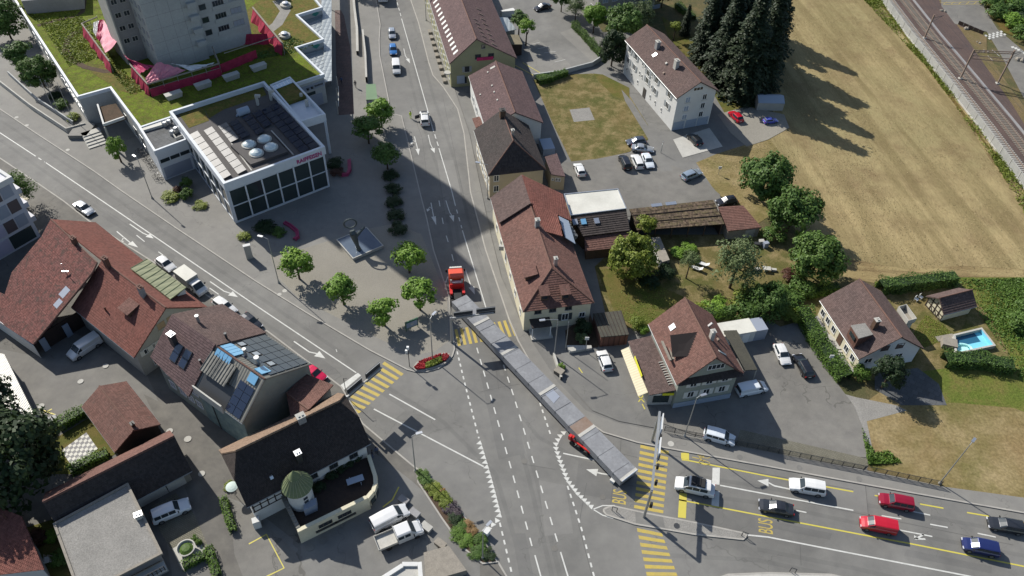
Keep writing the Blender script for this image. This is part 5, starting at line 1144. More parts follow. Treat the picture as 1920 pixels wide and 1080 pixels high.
def tarp(name, label, pix, mat):
    """sagging sheet: triangle fan patches with folds, thick enough to have two faces"""
    m = MB(); pts = [at(x, y, z) for x, y, z in pix]; n_ = 9; rr = random.Random(len(label))
    a, b, c, d = pts; G = [[None] * (n_ + 1) for _ in range(n_ + 1)]
    for i in range(n_ + 1):
        for j in range(n_ + 1):
            s, t = i / n_, j / n_; p = (a * (1 - s) + b * s) * (1 - t) + (d * (1 - s) + c * s) * t
            G[i][j] = p - UP * (1.2 * s * (1 - s) * 2 * t * (1 - t)) + UP * .16 * math.sin(i * 2.3 + j * .6)
    for i in range(n_):
        for j in range(n_):
            m.face([G[i][j], G[i + 1][j], G[i + 1][j + 1], G[i][j + 1]]); m.face([g - UP * .03 for g in (G[i][j + 1], G[i + 1][j + 1], G[i + 1][j], G[i][j])])
    return solo('tarpaulin', m, M[mat], label, 'tarpaulin', sum(pts, Vector()) / 4, None, True)
tarp('t', 'pale pink tarpaulin on the left arm of the scaffold', [(193, 36, ZS + .6), (222, 76, ZS + 1.4), (198, 100, ZS - .1), (180, 62, ZS + .2)], 'tarp_p')
tarp('t', 'magenta stripe of tarpaulin beside the white one on the scaffold', [(186, 38, ZS + .7), (194, 36, ZS + .7), (187, 78, ZS + .2), (180, 70, ZS + .2)], 'tarp_m')
tarp('t', 'white end of tarpaulin at the scaffold corner', [(176, 42, ZS + .6), (186, 38, ZS + .7), (181, 70, ZS + .2), (174, 58, ZS + .4)], 'tarp_w')
tarp('t', 'crumpled magenta tarpaulin slung along the scaffold rail', [(230, 100, ZS + .2), (240, 112, ZS + .8), (288, 124, ZS + .4), (262, 138, ZS)], 'tarp_m')
tarp('t', 'pink tarpaulin tent peak at the tower corner', [(296, 116, ZS + 2.2), (298, 150, ZS), (277, 157, ZS), (272, 146, ZS)], 'tarp_p')
tarp('t', 'shaded pink tarpaulin on the right of the tent peak', [(297, 116, ZS + 2.2), (350, 132, ZS), (298, 151, ZS), (297, 150, ZS)], 'tarp_p')
tarp('t', 'long white tarpaulin strip hanging towards the right of the tower', [(320, 119, ZS + .9), (352, 124, ZS + .4), (402, 118, ZS), (362, 133, ZS)], 'tarp_w')

# bank with flat roof
ZB = 9.25
Rf = [at(*p, ZB) for p in ((320, 209), (420.5, 342.5), (606, 274.4), (494, 153.6))]
root = thing('bank', 'white framed glass bank building with skylight domes and solar rows on its flat roof', 'bank', H(sum(Rf, Vector()) / 4), 0)
BANK = root
m = MB(); m.prism(Rf, WK - .05, ZB - .9); part('wall', m, M['bankw'], root)
m = MB(); parapet(m, Rf, ZB - 1.6, ZB, .5); part('parapet', m, M['bankw'], root)
m = MB(); m.face([H(p) + UP * (ZB - .88) for p in Rf][::-1]); part('roof', m, M['membrane'], root); BR = [o for o in col.objects if o.parent == root and o.name.startswith('roof')][0]
ZR2 = ZB - .85
pr = (Vector((0, 0, ZR2)), UP)
m = MB(); m.face([at(*p, ZR2) for p in ((330, 206), (378, 192), (392, 226), (354, 240))][::-1]); part('green_bed', m, M['sedum_b'], root)
m = MB(); m.face([at(*p, ZR2 + .002) for p in ((378, 192), (490, 158), (500, 178), (420, 205), (392, 222))][::-1]); part('green_bed', m, M['sedum_b'], root)
bu = (H(Rf[1]) - H(Rf[0])).normalized(); bv = Vector((-bu.y, bu.x, 0)); bl = (Rf[1] - Rf[0]).length; bw = (Rf[2] - Rf[1]).length
def pvrow(p, q, n_, wd, mat, tilt=.18):
    a, b = at(*p, ZR2), at(*q, ZR2); d = (b - a) / n_; u_ = d.normalized(); v_ = Vector((-u_.y, u_.x, 0))
    for k in range(n_):
        o = a + d * (k + .04) - v_ * wd / 2 + UP * .12
        m = MB(); m.box(o, d * .92, v_ * wd + UP * tilt * wd, UP * .05); part('solar_panel', m, M[mat], BR)
for p, q, n_, mt in (((363, 251), (426, 335), 8, 'pvl'), ((390, 243), (455, 325), 8, 'pvl'), ((417, 235), (441, 266), 4, 'pvl'), ((437, 229), (462, 259), 4, 'pv'), ((462, 219), (490, 252), 4, 'pv'), ((480, 211), (503, 239), 3, 'pv'), ((497, 205), (573, 286), 9, 'pv'), ((512, 198), (592, 280), 9, 'pv')): pvrow(p, q, n_, 1.6, mt)
SP = [at(*p, ZR2 + .5) for p in ((432, 272), (470, 308), (540, 284), (505, 248))]
m = MB(); m.prism(SP, ZR2, ZR2 + .5); part('skylight_base', m, M['membrane'], BR)
for k, (px, py) in enumerate(((467, 272), (496, 262), (481, 288), (508, 277))):
    c = at(px, py, ZR2 + .5); root2 = thing('dome_skylight', 'white dome skylight on the bank roof, %s of the group of four' % ('far left', 'far right', 'near left', 'near right')[k], 'skylight', c, 0, 'four dome skylights')
    part('frame', MB().lathe(c, [(1.3, 0), (1.3, .2), (1.1, .25)], 24), M['concl'], root2)
    part('dome', MB().lathe(c, [(1.1, .22), (1.0, .45), (.75, .66), (.4, .78), (0, .82)], 24), plain('dome_acrylic', (.55, .62, .62), .15, 0, .5), root2, True)
for a, b, r_ in (((433, 270), (471, 321), .12), ((508, 246), (549, 291), .12)): m = MB(); m.box(at(*a, ZR2 + .003), at(*b, ZR2 + .003) - at(*a, ZR2 + .003), Vector((.25, .0, 0)), UP * .2); part('cable_duct', m, M['concl'], BR)
c0, c1_ = at(446, 212, ZR2 + .55), at(466, 205, ZR2 + .55); m = MB(); m.tube(c0, c1_, .75, n=14); m.box(c0 - UP * .55 - Vector((.3, .5, 0)), c1_ - c0, Vector((0, 1.0, 0)), UP * .3); solo('air_handler', m, M['blindb'], 'blue-grey cylindrical air handling unit on the bank roof', 'air unit', H(c0) + UP * ZR2)
for k, (px, py) in enumerate(((484, 197), (509, 188))): 
    c = at(px, py, ZR2); m = MB(); m.cbox(c, .45, .45, 1.9); m.cbox(c + UP * 1.9 + Vector((.3, -.1, 0)), 1.0, .55, .4); solo('vent_stack', m, M['concl'], 'bent white vent stack on the bank roof, %s' % ('nearer the solar rows', 'nearer the right parapet')[k], 'vent', c)
# glass facades: two storeys of large panes between white posts
def curtain(p, q, n_, z0, z1, cen):
    p, q = H(p), H(q); u_ = (q - p).normalized(); n = Vector((u_.y, -u_.x, 0)); n = -n if n.dot(H(cen) - p) > 0 else n
    L = (q - p).length; cw = (L - .5) / n_
    for r_ in range(2):
        za = z0 + (z1 - z0) / 2 * r_ + .12; zh = (z1 - z0) / 2 - .25
        for k in range(n_):
            o = p + u_ * (.25 + cw * k + .14) + UP * za
            m = MB(); m.box(o + n * .01, u_ * (cw - .28), UP * zh, n * .03); part('window', m, M['glassb'], root)
    for k in range(n_ + 1): part('post', MB().box(p + u_ * (.25 + cw * k - .13) + UP * z0 + n * .002, u_ * .26, n * .16, UP * (z1 - z0)), M['bankw'], root)
    for z in (z0 - .05, (z0 + z1) / 2 - .08): part('transom', MB().box(p + UP * z + n * .003, u_ * L, n * .12, UP * .16), M['bankw'], root)
cen = sum(Rf, Vector()) / 4
curtain(Rf[1], Rf[2], 6, .5, 7.3, cen); curtain(Rf[0], Rf[1], 8, .5, 7.3, cen)
fu = (H(Rf[2]) - H(Rf[1])).normalized(); fn = Vector((fu.y, -fu.x, 0)); fn = fn if fn.y < 0 else -fn
fc = (H(Rf[1]) + fu * (H(Rf[2]) - H(Rf[1])).length * .835 + UP * 8.15 + fn * .30)
text('lettering', 'RAIFFEISEN', 1.15, 'magenta', frame(fc, fu, UP, .86, 1), root, .05, 1, None, .02)
# terrace extension on the right with its slender column
EX = [at(*p, ZB - .1) for p in ((508, 159), (565, 226), (608, 213), (543, 144.5))]
m = MB(); m.prism(EX, ZB - 1.9, ZB - 1.0, bottom=True); part('terrace', m, M['bankw'], root)
m = MB(); parapet(m, EX, ZB - 1.6, ZB - .1, .35); part('terrace_parapet', m, M['bankw'], root)
m = MB(); m.prism([EX[0], EX[1] * .5 + EX[0] * .5, EX[3] * .5 + EX[2] * .5, EX[3]], ZB - .95, ZB - .3); part('green_bed', m, M['sedum_b'], root)
m = MB(); m.prism([at(*p, ZB - .2) for p in ((509, 161), (515, 168), (550, 154), (543, 147))], ZB - .28, ZB - .2); part('glass_roof', m, M['glassl'], root)
for k in range(6):
    m = MB(); a, b = at(511 + k * 6.4, 160.5 - k * 2.6, ZB - .19), at(516 + k * 6.4, 167 - k * 2.6, ZB - .19); m.tube(a, b, .05, n=4); part('glazing_bar', m, M['alu'], root)
part('column', MB().cbox(H(EX[2]) * .985 + H(EX[1]) * .015 + UP * WK, .4, .4, 7.3), M['bankw'], root)
part('vent', MB().cbox(at(576, 199, ZB - .9), .5, .5, 1.4), M['concl'], root); part('vent', MB().cbox(at(565, 181, ZB - .4), .5, .5, .7), M['concl'], root)

# annex between podium and bank
AX = [at(*p, 6.95) for p in ((262, 238), (290, 282), (349, 260), (322, 218))]
root = thing('annex', 'low white annex with slab roof and cooling units beside the bank', 'annex', H(sum(AX, Vector()) / 4), 0)
m = MB(); m.prism(AX, WK - .05, 6.3); part('wall', m, M['bankw'], root)
m = MB(); m.face([H(p) + UP * 6.32 for p in AX][::-1]); part('roof', m, M['slab'], root); arf = [o for o in col.objects if o.parent == root and o.name.startswith('roof')][0]
m = MB(); parapet(m, AX, 6.0, 6.95, .4); part('parapet', m, M['bankw'], root)
m = MB(); m.prism([at(*p, 6.6) for p in ((264, 239), (269, 246), (316, 232), (322, 220))], 6.33, 6.8); part('flat_ledge', m, M['flatwhite'], arf)
for px, py in ((309, 236), (317, 232), (323, 252), (330, 246)): part('cooling_unit', MB().lathe(at(px, py, 6.33), [(.45, 0), (.45, .8), (.4, .9), (.3, .82), (0, .8)], 14), M['alu'], arf)
m = MB(); parapet(m, [at(*p, 6.4) for p in ((324, 252), (331, 262), (346, 256), (339, 245))], 6.33, 6.9, .2); part('unit_frame', m, M['concl'], arf)
p, q = H(AX[1]), H(AX[2]); uu = (q - p).normalized(); nn = Vector((uu.y, -uu.x, 0)); nn = nn if nn.y < 0 else -nn; L = (q - p).length
for k in range(3): part('window', MB().box(p + uu * (.3 + k * L * .32) + UP * 3.9 + nn * .01, uu * L * .29, nn * .04, UP * .75), M['glass'], root)
part('garage_door', MB().box(p + uu * .4 + UP * .4 + nn * .01, uu * (L - .8), nn * .05, UP * 2.4), M['slate'], root)
# forecourt stair and ramp walls
root = thing('forecourt_stair', 'wide concrete stair in front of the podium entrance', 'stair', at(185, 272), 0)
for k in range(5):
    m = MB(); a, b, c_, d_ = [at(x - k * 2.2, y - k * 4.2) for x, y in ((168, 281), (201, 270), (197, 263), (163, 274))]; m.prism([a, b, c_, d_], WK - .02, WK + .17 * (k + 1)); part('step', m, M['concl'], root)
m = MB(); m.prism(P((130, 262), (165, 262), (182, 240), (160, 232), (142, 245)), WK, WK + .85); part('landing', m, M['walk'], root)
m = MB(); m.ribbon([p + UP * WK for p in P((0, 158), (60, 205), (128, 250), (163, 240))], .25, h=1.1); solo('ramp_wall', m, M['concl'], 'pale ramp wall below the three flagpoles', 'wall', at(80, 215))
m = MB(); m.ribbon([p + UP * WK for p in P((18, 142), (70, 190), (140, 236))], .25, h=1.0); solo('ramp_wall', m, M['concrete'], 'inner ramp wall behind the flagpoles', 'wall', at(70, 190))

# left office building
root = thing('office_building', 'office building with violet, slate and dark facade panels at the left edge', 'office', at(20, 420), 0)
o0, o1 = at(77, 444), at(0, 489); ou = (o1 - o0).normalized(); on = Vector((-ou.y, ou.x, 0)); on = on if on.y > 0 else -on
m = MB(); m.prism([o0, o0 + ou * 26, o0 + ou * 26 + on * 14, o0 + on * 14], 0, 12.6); part('wall', m, M['officew'], root)
m = MB(); parapet(m, [o0, o0 + ou * 26, o0 + ou * 26 + on * 14, o0 + on * 14], 12.0, 13.0, .5); part('parapet', m, M['plaster'], root)
pn = -on if (-on).dot(H(CAMP) - o0) > 0 else on
pat = [['glassb', 'violet', 'glassb', 'slate', 'violet'], ['slate', 'umber', 'violet', 'umber', 'slate', 'umber', 'violet', 'umber'], ['umber', 'slate', 'glassb', 'slate', 'umber', 'violet', 'umber', 'slate'], ['slate', 'umber', 'slate', 'umber', 'slate', 'umber', 'slate', 'umber']]
for r_, row in enumerate(pat):
    x = .6; wd = 4.0 if r_ == 0 else 1.75
    for k in range(5 if r_ == 0 else 12):
        part('facade_panel', MB().box(o0 + ou * x + pn * .004 + UP * (.5 + 3.0 * r_ + (.2 if r_ else 0)), ou * wd, pn * .06, UP * (2.6 if r_ == 0 else 2.2)), M[row[k % len(row)]], root); x += wd + .22
so = ou * -1
for z in (3.2, 6.2, 9.2):
    for k in range(5): window(root, o0 + on * (1.6 + 2.6 * k) + UP * (z + .9) + so * .004, on, so, 1.6, 1.7, fm='officew', pm='glassb', bars=0, sill=False)
    part('balcony', MB().box(o0 + on * .8 + so * .02 + UP * (z - .4), on * 2.2, so * .9, UP * 1.0), M['officew'], root)
m = MB(); m.box(o0 + on * 4.2 + so * .1 + UP * 5.4, on * 3.0, so * 2.4 - UP * .8, UP * .06); part('awning', m, M['awning'], root)
# big red barn house on the left road
h = gable('farmhouse', 'very large red tiled farmhouse with a broad barn roof along the left road', 'farmhouse', (133.5, 576), (251, 671), (389.4, 576), 5.0, Rn=(311.2, 577.2), mode='s', over=.5, eo=.3, wm='greyw', rm='t_red', course=.34, rd='u')
FH = h
# extend the roof along the ridge to the far end under the barn slope
zr = h.zr
Rf0 = at(95.4, 411, zr); Rn0 = h.r[1]
mb = MB(); eR = at(178.9, 416.9, 5.0)
roof_plane(mb, [h.e[2], eR, Rf0, h.r[1]], course=.34); 
part('street_roof', mb, M['t_red'], h.root)
mb = MB(); jr = at(182, 493, zr - .15)
zE = 3.4
E1, E2, E3 = at(62, 646, zE), at(0, 602, zE), at(-70, 560, zE)
# barn slope: one plane from the ridge down to a low eave in the courtyard
pA, pB, pC = Rf0 + UP * .45, jr + UP * .55, E1
nB = (pB - pA).cross(pC - pA).normalized(); nB = nB if nB.z > 0 else -nB; PLB = (pA, nB)
pix = [(95.4, 411), (182, 493), (173, 512), (63, 646), (0, 605), (-90, 545), (-60, 520), (9, 552), (22, 511), (78, 443)]
bp = [onplane(x, y, PLB) for x, y in pix]
roof_plane(mb, bp, .2, .34); bf = part('barn_roof', mb, M['t_barn'], h.root)
m = MB()
for a, b in zip(bp[:4], bp[1:4]): m.tube(a + UP * .05, b + UP * .05, .12, n=6)
part('verge', m, M['ridge'], bf)
# courtyard wall under the barn with white door posts
g0, g1 = H(bp[2]), H(bp[3]); g1 = g0 + (g1 - g0) * .9; du = (g1 - g0).normalized(); dn = Vector((du.y, -du.x, 0)); dn = dn if dn.x > 0 else -dn
m = MB(); m.box(g0 - dn * 1.2, du * (g1 - g0).length, -dn * .2, UP * 3.2); part('wall', m, M['timber'], h.root)
for t in (.22, .58, .93): part('door_post', MB().box(g0 + du * (g1 - g0).length * t - dn * 1.0, du * .9, dn * .12, UP * 2.7), M['blindb'], h.root)
m = MB(); b0, b1 = H(bp[3]), H(bp[5]); m.box(b0 * .99 + b1 * .01, (b1 - b0), UP * 2.9, Vector((-.15, .2, 0)), 0); part('wall', m, M['plaster'], h.root)
for px, py, k in ((144, 459, 0), (203, 497, 1), (269, 551, 2)): chimney(h.roof, onplane(px, py + 3, h.P['L']) + UP * .3, .9, .6, 1.5, h.rot, 'brick' if k < 2 else 'concd', 'ridge')
dormer(h, 'L', 236, 590, 2.0, 1.6, .9, 't_rust')
onroofp(bf, 'skylight', PLB, onplane(121, 548, PLB), 1.3, 1.6, .05, 'slate'); onroofp(bf, 'skylight', PLB, onplane(109, 569, PLB), 1.1, 1.3, .05, 'slate')
cr = onplane(125, 514, PLB); m = MB(); m.tube(cr, cr + UP * 2.2, .05, n=6); m.box(cr + UP * .5 - Vector((.5, .1, 0)), (1.0, 0, 0), (0, .2, 0), UP * .15); part('aerial', m, M['alu'], bf)
m = MB(); c = onplane(199, 583, h.P['L']); m.tube(c, c + UP * .8, .12, n=8); part('vent_pipe', m, M['brick'], h.roof)
for t in (.42, .56): win(h, 0, 1, (7.0,), (t,), wd=1.2, h=1.2, fm='shut_b', pm='shut_b')
for t in (.14, .24, .34, .44): win(h, 0, 1, (4.4,), (t,), wd=1.0, h=1.0, shut='shut_w')
win(h, 0, 1, (1.6,), (.2, .5, .8), wd=1.1, h=1.4)
# green-grey metal porch roof over the street slope
mb = MB(); PR = [at(*p, z) for p, z in (((245, 503), 8.4), ((276.3, 485.5), 6.9), ((349.5, 538.5), 6.9), ((319.6, 561), 8.4))]
pl = roof_plane(mb, PR, .14); pf = part('porch_roof', mb, M['seamg'], h.root)
for k in range(9):
    t = k / 8; part('roof_seam', MB().tube(PR[0] + (PR[3] - PR[0]) * t + UP * .03, PR[1] + (PR[2] - PR[1]) * t + UP * .03, .05, n=4), M['copper'], pf)
m = MB(); cq = sum(PR, Vector()) / 4; m.prism([p + (cq - p) * .1 for p in PR], 4.2, 6.75); part('porch', m, M['plaster'], h.root)

# terrace house with solar roof
h = gable('solar_house', 'tall house with brown tiles, zinc roof and rows of black solar panels', 'house', (417.5, 573.8), (583.8, 682.5), (440, 784), 7.4, Rn=(497, 711), mode='s', over=.35, eo=.15, wm='greenw', rm='seam', course=None, rd='u')
SO = h
U_, V_ = h.U, h.V                                                  # U away along the road, V down towards the alley
def onL(s, t): return h.e[0] + U_ * s + (h.r[0] - h.e[0] - U_ * (h.r[0] - h.e[0]).dot(U_)) * t     # street slope: t up
def onR(s, t): return h.e[1] + U_ * s + (h.r[0] - h.e[1] - U_ * (h.r[0] - h.e[1]).dot(U_)) * t
Lt = (h.e[3] - h.e[0]).length
def up(p, z=.3): return p + UP * z
mb = MB(); roof_plane(mb, [up(onL(Lt * .50, -.02)), up(onL(Lt + .2, -.02)), up(onL(Lt + .2, 1.0)), up(onL(Lt * .50, 1.0))], .25, .34); part('tiled_roof', mb, M['t_brown'], h.root)
mb = MB(); roof_plane(mb, [up(onR(Lt * .52, -.22)), up(onR(Lt + .2, -.02)), up(onR(Lt + .2, 1.0)), up(onR(Lt * .52, 1.0))], .25, .34, .06); tf = part('tiled_roof', mb, M['t_purple'], h.root)
plL = (onL(0, 0) + UP * .05, h.P['L'][1]); 
plR = (onR(0, 0) + UP * .35, h.P['R'][1])
for r_ in range(5):
    for c_ in range(6):
        s0 = .35 + c_ * (Lt * .47 / 6)
        if (r_ == 3 and c_ in (1, 3, 5)) or r_ == 4 and c_ > 3: continue
        p0, p1, p2, p3 = [onL(s0 + a * Lt * .47 / 6, .04 + (r_ + b) * .165) for a, b in ((.03, .03), (.97, .03), (.97, .97), (.03, .97))]
        m = MB(); n_ = h.P['L'][1]; m.box(p0 + n_ * .06, p1 - p0, p3 - p0, n_ * .06); part('solar_panel', m, M['pv'], h.roof)
for c_ in (1, 3, 5):
    c = onL(.35 + (c_ + .5) * (Lt * .47 / 6), .61); onroofp(h.roof, 'skylight', plL, c, 1.0, 1.1, .14, 'alu', 'dsteel')
# zinc slope is cut by a roof terrace on the alley side
tn = [onR(Lt * .20, .0), onR(Lt * .50, .0), onR(Lt * .50, .62), onR(Lt * .20, .62)]
# solar strip near the gable and blue rooflights over the ridge
for r_ in range(4):
    for c_ in range(2):
        p0, p1, p2, p3 = [onR(Lt * (.035 + .075 * (c_ + a)), .04 + (r_ + b) * .17) for a, b in ((.03, .03), (.97, .03), (.97, .97), (.03, .97))]
        m = MB(); n_ = h.P['R'][1]; m.box(p0 + n_ * .06, p1 - p0, p3 - p0, n_ * .06); part('solar_panel', m, M['pv'], h.roof)
for sgn, f in ((1, onL), (-1, onR)):
    n_ = h.P['L' if sgn > 0 else 'R'][1]
    for k in range(4):
        p0, p1, p3 = f(Lt * (.33 + .04 * k), .76), f(Lt * (.33 + .04 * k + .036), .76), f(Lt * (.33 + .04 * k), .985)
        m = MB(); m.box(p0 + n_ * .12, p1 - p0, p3 - p0, n_ * .12); part('rooflight', m, M['glassc'], h.roof)
    p0, p1, p3 = f(Lt * .05, .78), f(Lt * .13, .78), f(Lt * .05, .97); m = MB(); m.box(p0 + n_ * .1, p1 - p0, p3 - p0, n_ * .12); part('rooflight', m, M['glassc'], h.roof)
for s, t in ((.70, .47), (.80, .47), (.70, .30), (.80, .30)):
    c = onR(Lt * s, t) + UP * .35; onroofp(tf, 'skylight', (c, h.P['R'][1]), c, 1.3, 1.5, .16, 'pv', 'dsteel')
def cyl(c, r_, hh, nm, par, mt='steel'): m = MB(); m.tube(c - UP * .3, c + UP * hh, r_, n=10); m.tube(c + UP * hh, c + UP * (hh + .12), r_ * 1.3, n=10); part(nm, m, M[mt], par)
chimney(h.roof, onR(Lt * .86, .52) + UP * .35, .9, .7, 1.9, h.rot, 'dsteel', 'alu')
cyl(onL(Lt * .83, .78) + UP * .3, .22, 1.3, 'flue', h.roof); cyl(onL(Lt * .55, .72) + UP * .3, .16, 1.0, 'flue', h.roof, 'dsteel'); cyl(onL(Lt * .30, .80), .22, 1.5, 'flue', h.roof); cyl(onL(Lt * .17, .8), .28, 1.5, 'flue', h.roof); cyl(onR(Lt * .56, .5), .14, .9, 'flue', h.roof, 'dsteel')
# terrace notch: dark well with parapet towards the alley
n_ = h.P['R'][1]
m = MB(); wz = h.ze + .2
q4 = [onR(Lt * .19, -.02), onR(Lt * .50, -.02), onR(Lt * .50, .5), onR(Lt * .19, .5)]
m.face([p + n_ * .03 for p in q4]); part('terrace_deck', m, M['dsteel'], h.root)
m = MB(); a, b = H(q4[0]), H(q4[1]); m.box(a + UP * (h.ze - .4), b - a, V_ * .2, UP * 1.6); part('terrace_parapet', m, M['concl'], h.root)
m = MB(); roof_plane(m, [up(onR(Lt * .26, .34), .9), up(onR(Lt * .52, .34), .9), up(onR(Lt * .52, .86), .25), up(onR(Lt * .26, .86), .25)], .14); zf = part('zinc_roof', m, M['seam'], h.root)
for k in range(10):
    s = .26 + .26 * k / 9; part('roof_seam', MB().tube(up(onR(Lt * s, .34), .95), up(onR(Lt * s, .86), .3), .05, n=4), M['seam'], zf)
m = MB(); a, b = h.w[1] + V_ * .03, h.w[1] + U_ * Lt * .5 + V_ * .03; m.box(a + UP * .1, b - a, V_ * .06, UP * 7.0); part('mural_wall', m, M['mural'], h.root)
win(h, 1, 2, (5.4, 2.6), (.58, .68, .78, .9), wd=1.3, h=1.4, pm='slate'); win(h, 0, 3, (5.2, 2.2), (.1, .25, .4, .55, .7, .85), wd=1.0, h=1.4); 
m = MB(); m.tube(h.w[1] + U_ * Lt * .36 + V_ * .15, h.w[1] + U_ * Lt * .36 + V_ * .15 + UP * 7.2, .07, n=6); part('downpipe', m, M['dsteel'], h.root)

# old inn with stair turret and roof terrace
ze = 5.2
h = gable('old_inn', 'old inn with a huge tiled roof, nearly black on its shaded slope and pale on its sunlit far slope', 'inn', (463, 951.5), (695, 831.7), (643, 735), ze, zr=10.05, half=(1.5, 2.2), over=.5, eo=.5, wm='plaster', rm='t_pub', course=.28, rd='u', rmn=None)
OI = h
mb = MB(); roof_plane(mb, [h.e[1] + UP * .25, h.e[2] + UP * .25, h.Q[2] + UP * .23, h.r[1] + UP * .22, h.r[0] + UP * .22, h.Q[1] + UP * .23], .15, .28); part('far_slope', mb, M['t_pub_lit'], h.root)
rg = MB(); rg.tube(h.r[0] + UP * .2, h.r[1] + UP * .2, .16, n=6); part('ridge_cap', rg, M['t_pub_lit'], h.roof)
chimney(h.roof, onplane(562, 862, h.P['L']), .7, .7, 1.6, h.rot, 'dsteel', 'alu'); chimney(h.roof, h.r[0] * .62 + h.r[1] * .38 - UP * .4, 1.0, .8, 1.3, h.rot, 'concd', 'concl'); onroof(h.roof, 'vent', h.P['L'], 508, 894, .4, .4, .7, 'alu')
win(h, 0, 3, (4.0,), (.12, .3, .48), wd=1.2, h=1.5, fm='dframe'); win(h, 0, 1, (2.0, 4.6), (.3, .6), wd=1.0, h=1.4); win(h, 3, 2, (2.2, 4.6), (.4, .7), wd=1.0, h=1.3)
# half-timbered far part of the wall
p, q = h.w[3], h.w[0]; u_ = (q - p).normalized(); nn = Vector((u_.y, -u_.x, 0)); nn = nn if nn.y < 0 else -nn
for k in range(9): part('timber', MB().box(p + u_ * (.1 + .95 * k) + UP * 2.6 + nn * .012, u_ * .15, nn * .06, UP * 2.5), M['timber'], h.root)
for z in (2.6, 3.7, 4.9): part('timber', MB().box(p + UP * z + nn * .013, u_ * 8, nn * .06, UP * .14), M['timber'], h.root)
# rear hipped wing towards the solar house
mb = MB(); W1, W2, W3, W4 = [at(*p, z) for p, z in (((537.5, 737), 6.4), ((620, 724), 6.4), ((579, 768), 8.0), ((545, 790), 5.8))]
roof_plane(mb, [at(537, 737, 6.5), at(571, 700, 6.0), at(625, 722, 6.0), at(579, 768, 8.2)], .15, .28); roof_plane(mb, [at(537, 737, 6.5), at(579, 768, 8.2), at(546, 786, 6.2)], .15, .28); part('wing_roof', mb, M['t_rust'], h.root)
m = MB(); m.prism([at(541, 742, 6), at(573, 706, 6), at(618, 724, 6), at(590, 765, 6), at(550, 780, 6)], -.1, 5.9); part('wing_wall', m, M['greyw'], h.root)
for a, b in (((537, 737), (579, 768)),): part('ridge_cap', MB().tube(at(*a, 6.55), at(*b, 8.28), .12, n=6), M['ridge'], h.roof)
# terrace base with curved corner
tz = 3.0
TB = [at(*p, tz) for p in ((561, 993), (690, 930), (700, 918), (704, 905), (703, 890), (696, 868), (690, 850), (600, 880), (545, 905), (528, 925))]
root = h.root
m = MB(); m.prism(TB, -.1, tz - .9); part('terrace_wall', m, M['cream'], root)
m = MB(); m.face([p - UP * .88 for p in TB][::1]); part('terrace_floor', m, M['timber'], root)  # dark floor colour carries the shade of the inn roof
m = MB(); parapet(m, TB[:7], tz - 1.0, tz, .5, closed=False); m2 = m; part('terrace_parapet', m, M['cream'], root)
m = MB(); parapet(m, [TB[9], TB[0]], tz - 1.0, tz + .05, .5, closed=False); part('terrace_parapet', m, M['seam'], root)
tp, tq = H(TB[0]), H(TB[1]); uu = (tq - tp).normalized(); nn = Vector((uu.y, -uu.x, 0)); nn = nn if nn.y < 0 else -nn; L = (tq - tp).length
m = MB(); m.box(tp - uu * .3 + nn * .26 + UP * 0, uu * (L + .3), nn * .02, UP * (tz - .02)); part('terrace_front', m, M['cream'], root)
for t in (.28, .345, .41, .56, .625, .69): window(root, tp + uu * L * t + nn * .28 + UP * 1.9, uu, nn, .6, .75, fm='dframe', bars=0, sill=False)
for t in (.345, .625): part('flower_box', MB().box(tp + uu * (L * t - 1.4) + nn * .28 + UP * 1.1, uu * 2.8, nn * .25, UP * .18), M['dframe'], root)
for k in range(5):
    a, b = H(TB[1 + k]), H(TB[2 + k]) if k < 5 else None; d = (b - a); n2 = Vector((d.y, -d.x, 0)).normalized(); n2 = n2 if n2.x > 0 else -n2
    if k in (0, 1): part('shop_window', MB().box(a + d * .1 + n2 * .27 + UP * .8, d * .8, n2 * .03, UP * 1.3), M['glassb'], root)
sh = MB(); sh.box(at(573, 968, tz - .85), at(596, 957, tz - .85) - at(573, 968, tz - .85), at(573, 955, tz - .85) - at(573, 968, tz - .85), UP * 1.5); solo('garden_hut', sh, M['slate'], 'small grey-violet shed beside the stair turret on the terrace', 'shed', at(584, 962, tz - .85))
c = at(667, 905, tz - .88); m = MB(); m.cbox(c + UP * .7, 2.2, .9, .08, R(25)); [m.cbox(c + Vector((sx, sy, 0)), .08, .08, .7) for sx in (-.8, .8) for sy in (-.3, .3)]; solo('terrace_table', m, M['blindb'], 'grey table on the dark roof terrace', 'table', c)
# stair turret
tc = H(at(566, 938, 2.2)); 
root = thing('stair_turret', 'round white stair turret with pointed green copper roof', 'turret', tc, 0)
m = MB(); m.lathe(tc, [(1.58, 0), (1.58, 6.1)], 28); part('wall', m, M['plaster'], root, True)
m = MB(); m.lathe(tc, [(1.95, 5.95), (1.95, 6.05), (1.4, 6.9), (.75, 7.9), (.0, 9.3)], 24); tr_ = part('roof', m, M['copper'], root)
for k in range(24):
    t = 2 * math.pi * k / 24; part('roof_seam', MB().tube(tc + Vector((1.93 * math.cos(t), 1.93 * math.sin(t), 6.08)), tc + Vector((.75 * math.cos(t), .75 * math.sin(t), 7.93)), .045, n=4), M['seamg'], tr_)
d = (H(CAMP) - tc).normalized(); d = Matrix.Rotation(R(18), 3, 'Z') @ d; s_ = Vector((-d.y, d.x, 0))
for z in (3.0, 3.75, 4.5): part('window', MB().box(tc + d * 1.56 - s_ * .28 + UP * z, s_ * .56, d * .06, UP * .5), M['glass'], root)
# satellite dish / parasol
c = at(442, 930, 0); root = thing('parasol', 'pale round parasol beside the old inn', 'parasol', c, 0)
part('pole', MB().tube(c + UP * .2, c + UP * 2.5, .04), M['steel'], root); part('canopy', MB().lathe(c, [(.78, 2.35), (.45, 2.46), (0, 2.52)], 20), plain('pale_green_canvas', (.42, .50, .47), .7), root)

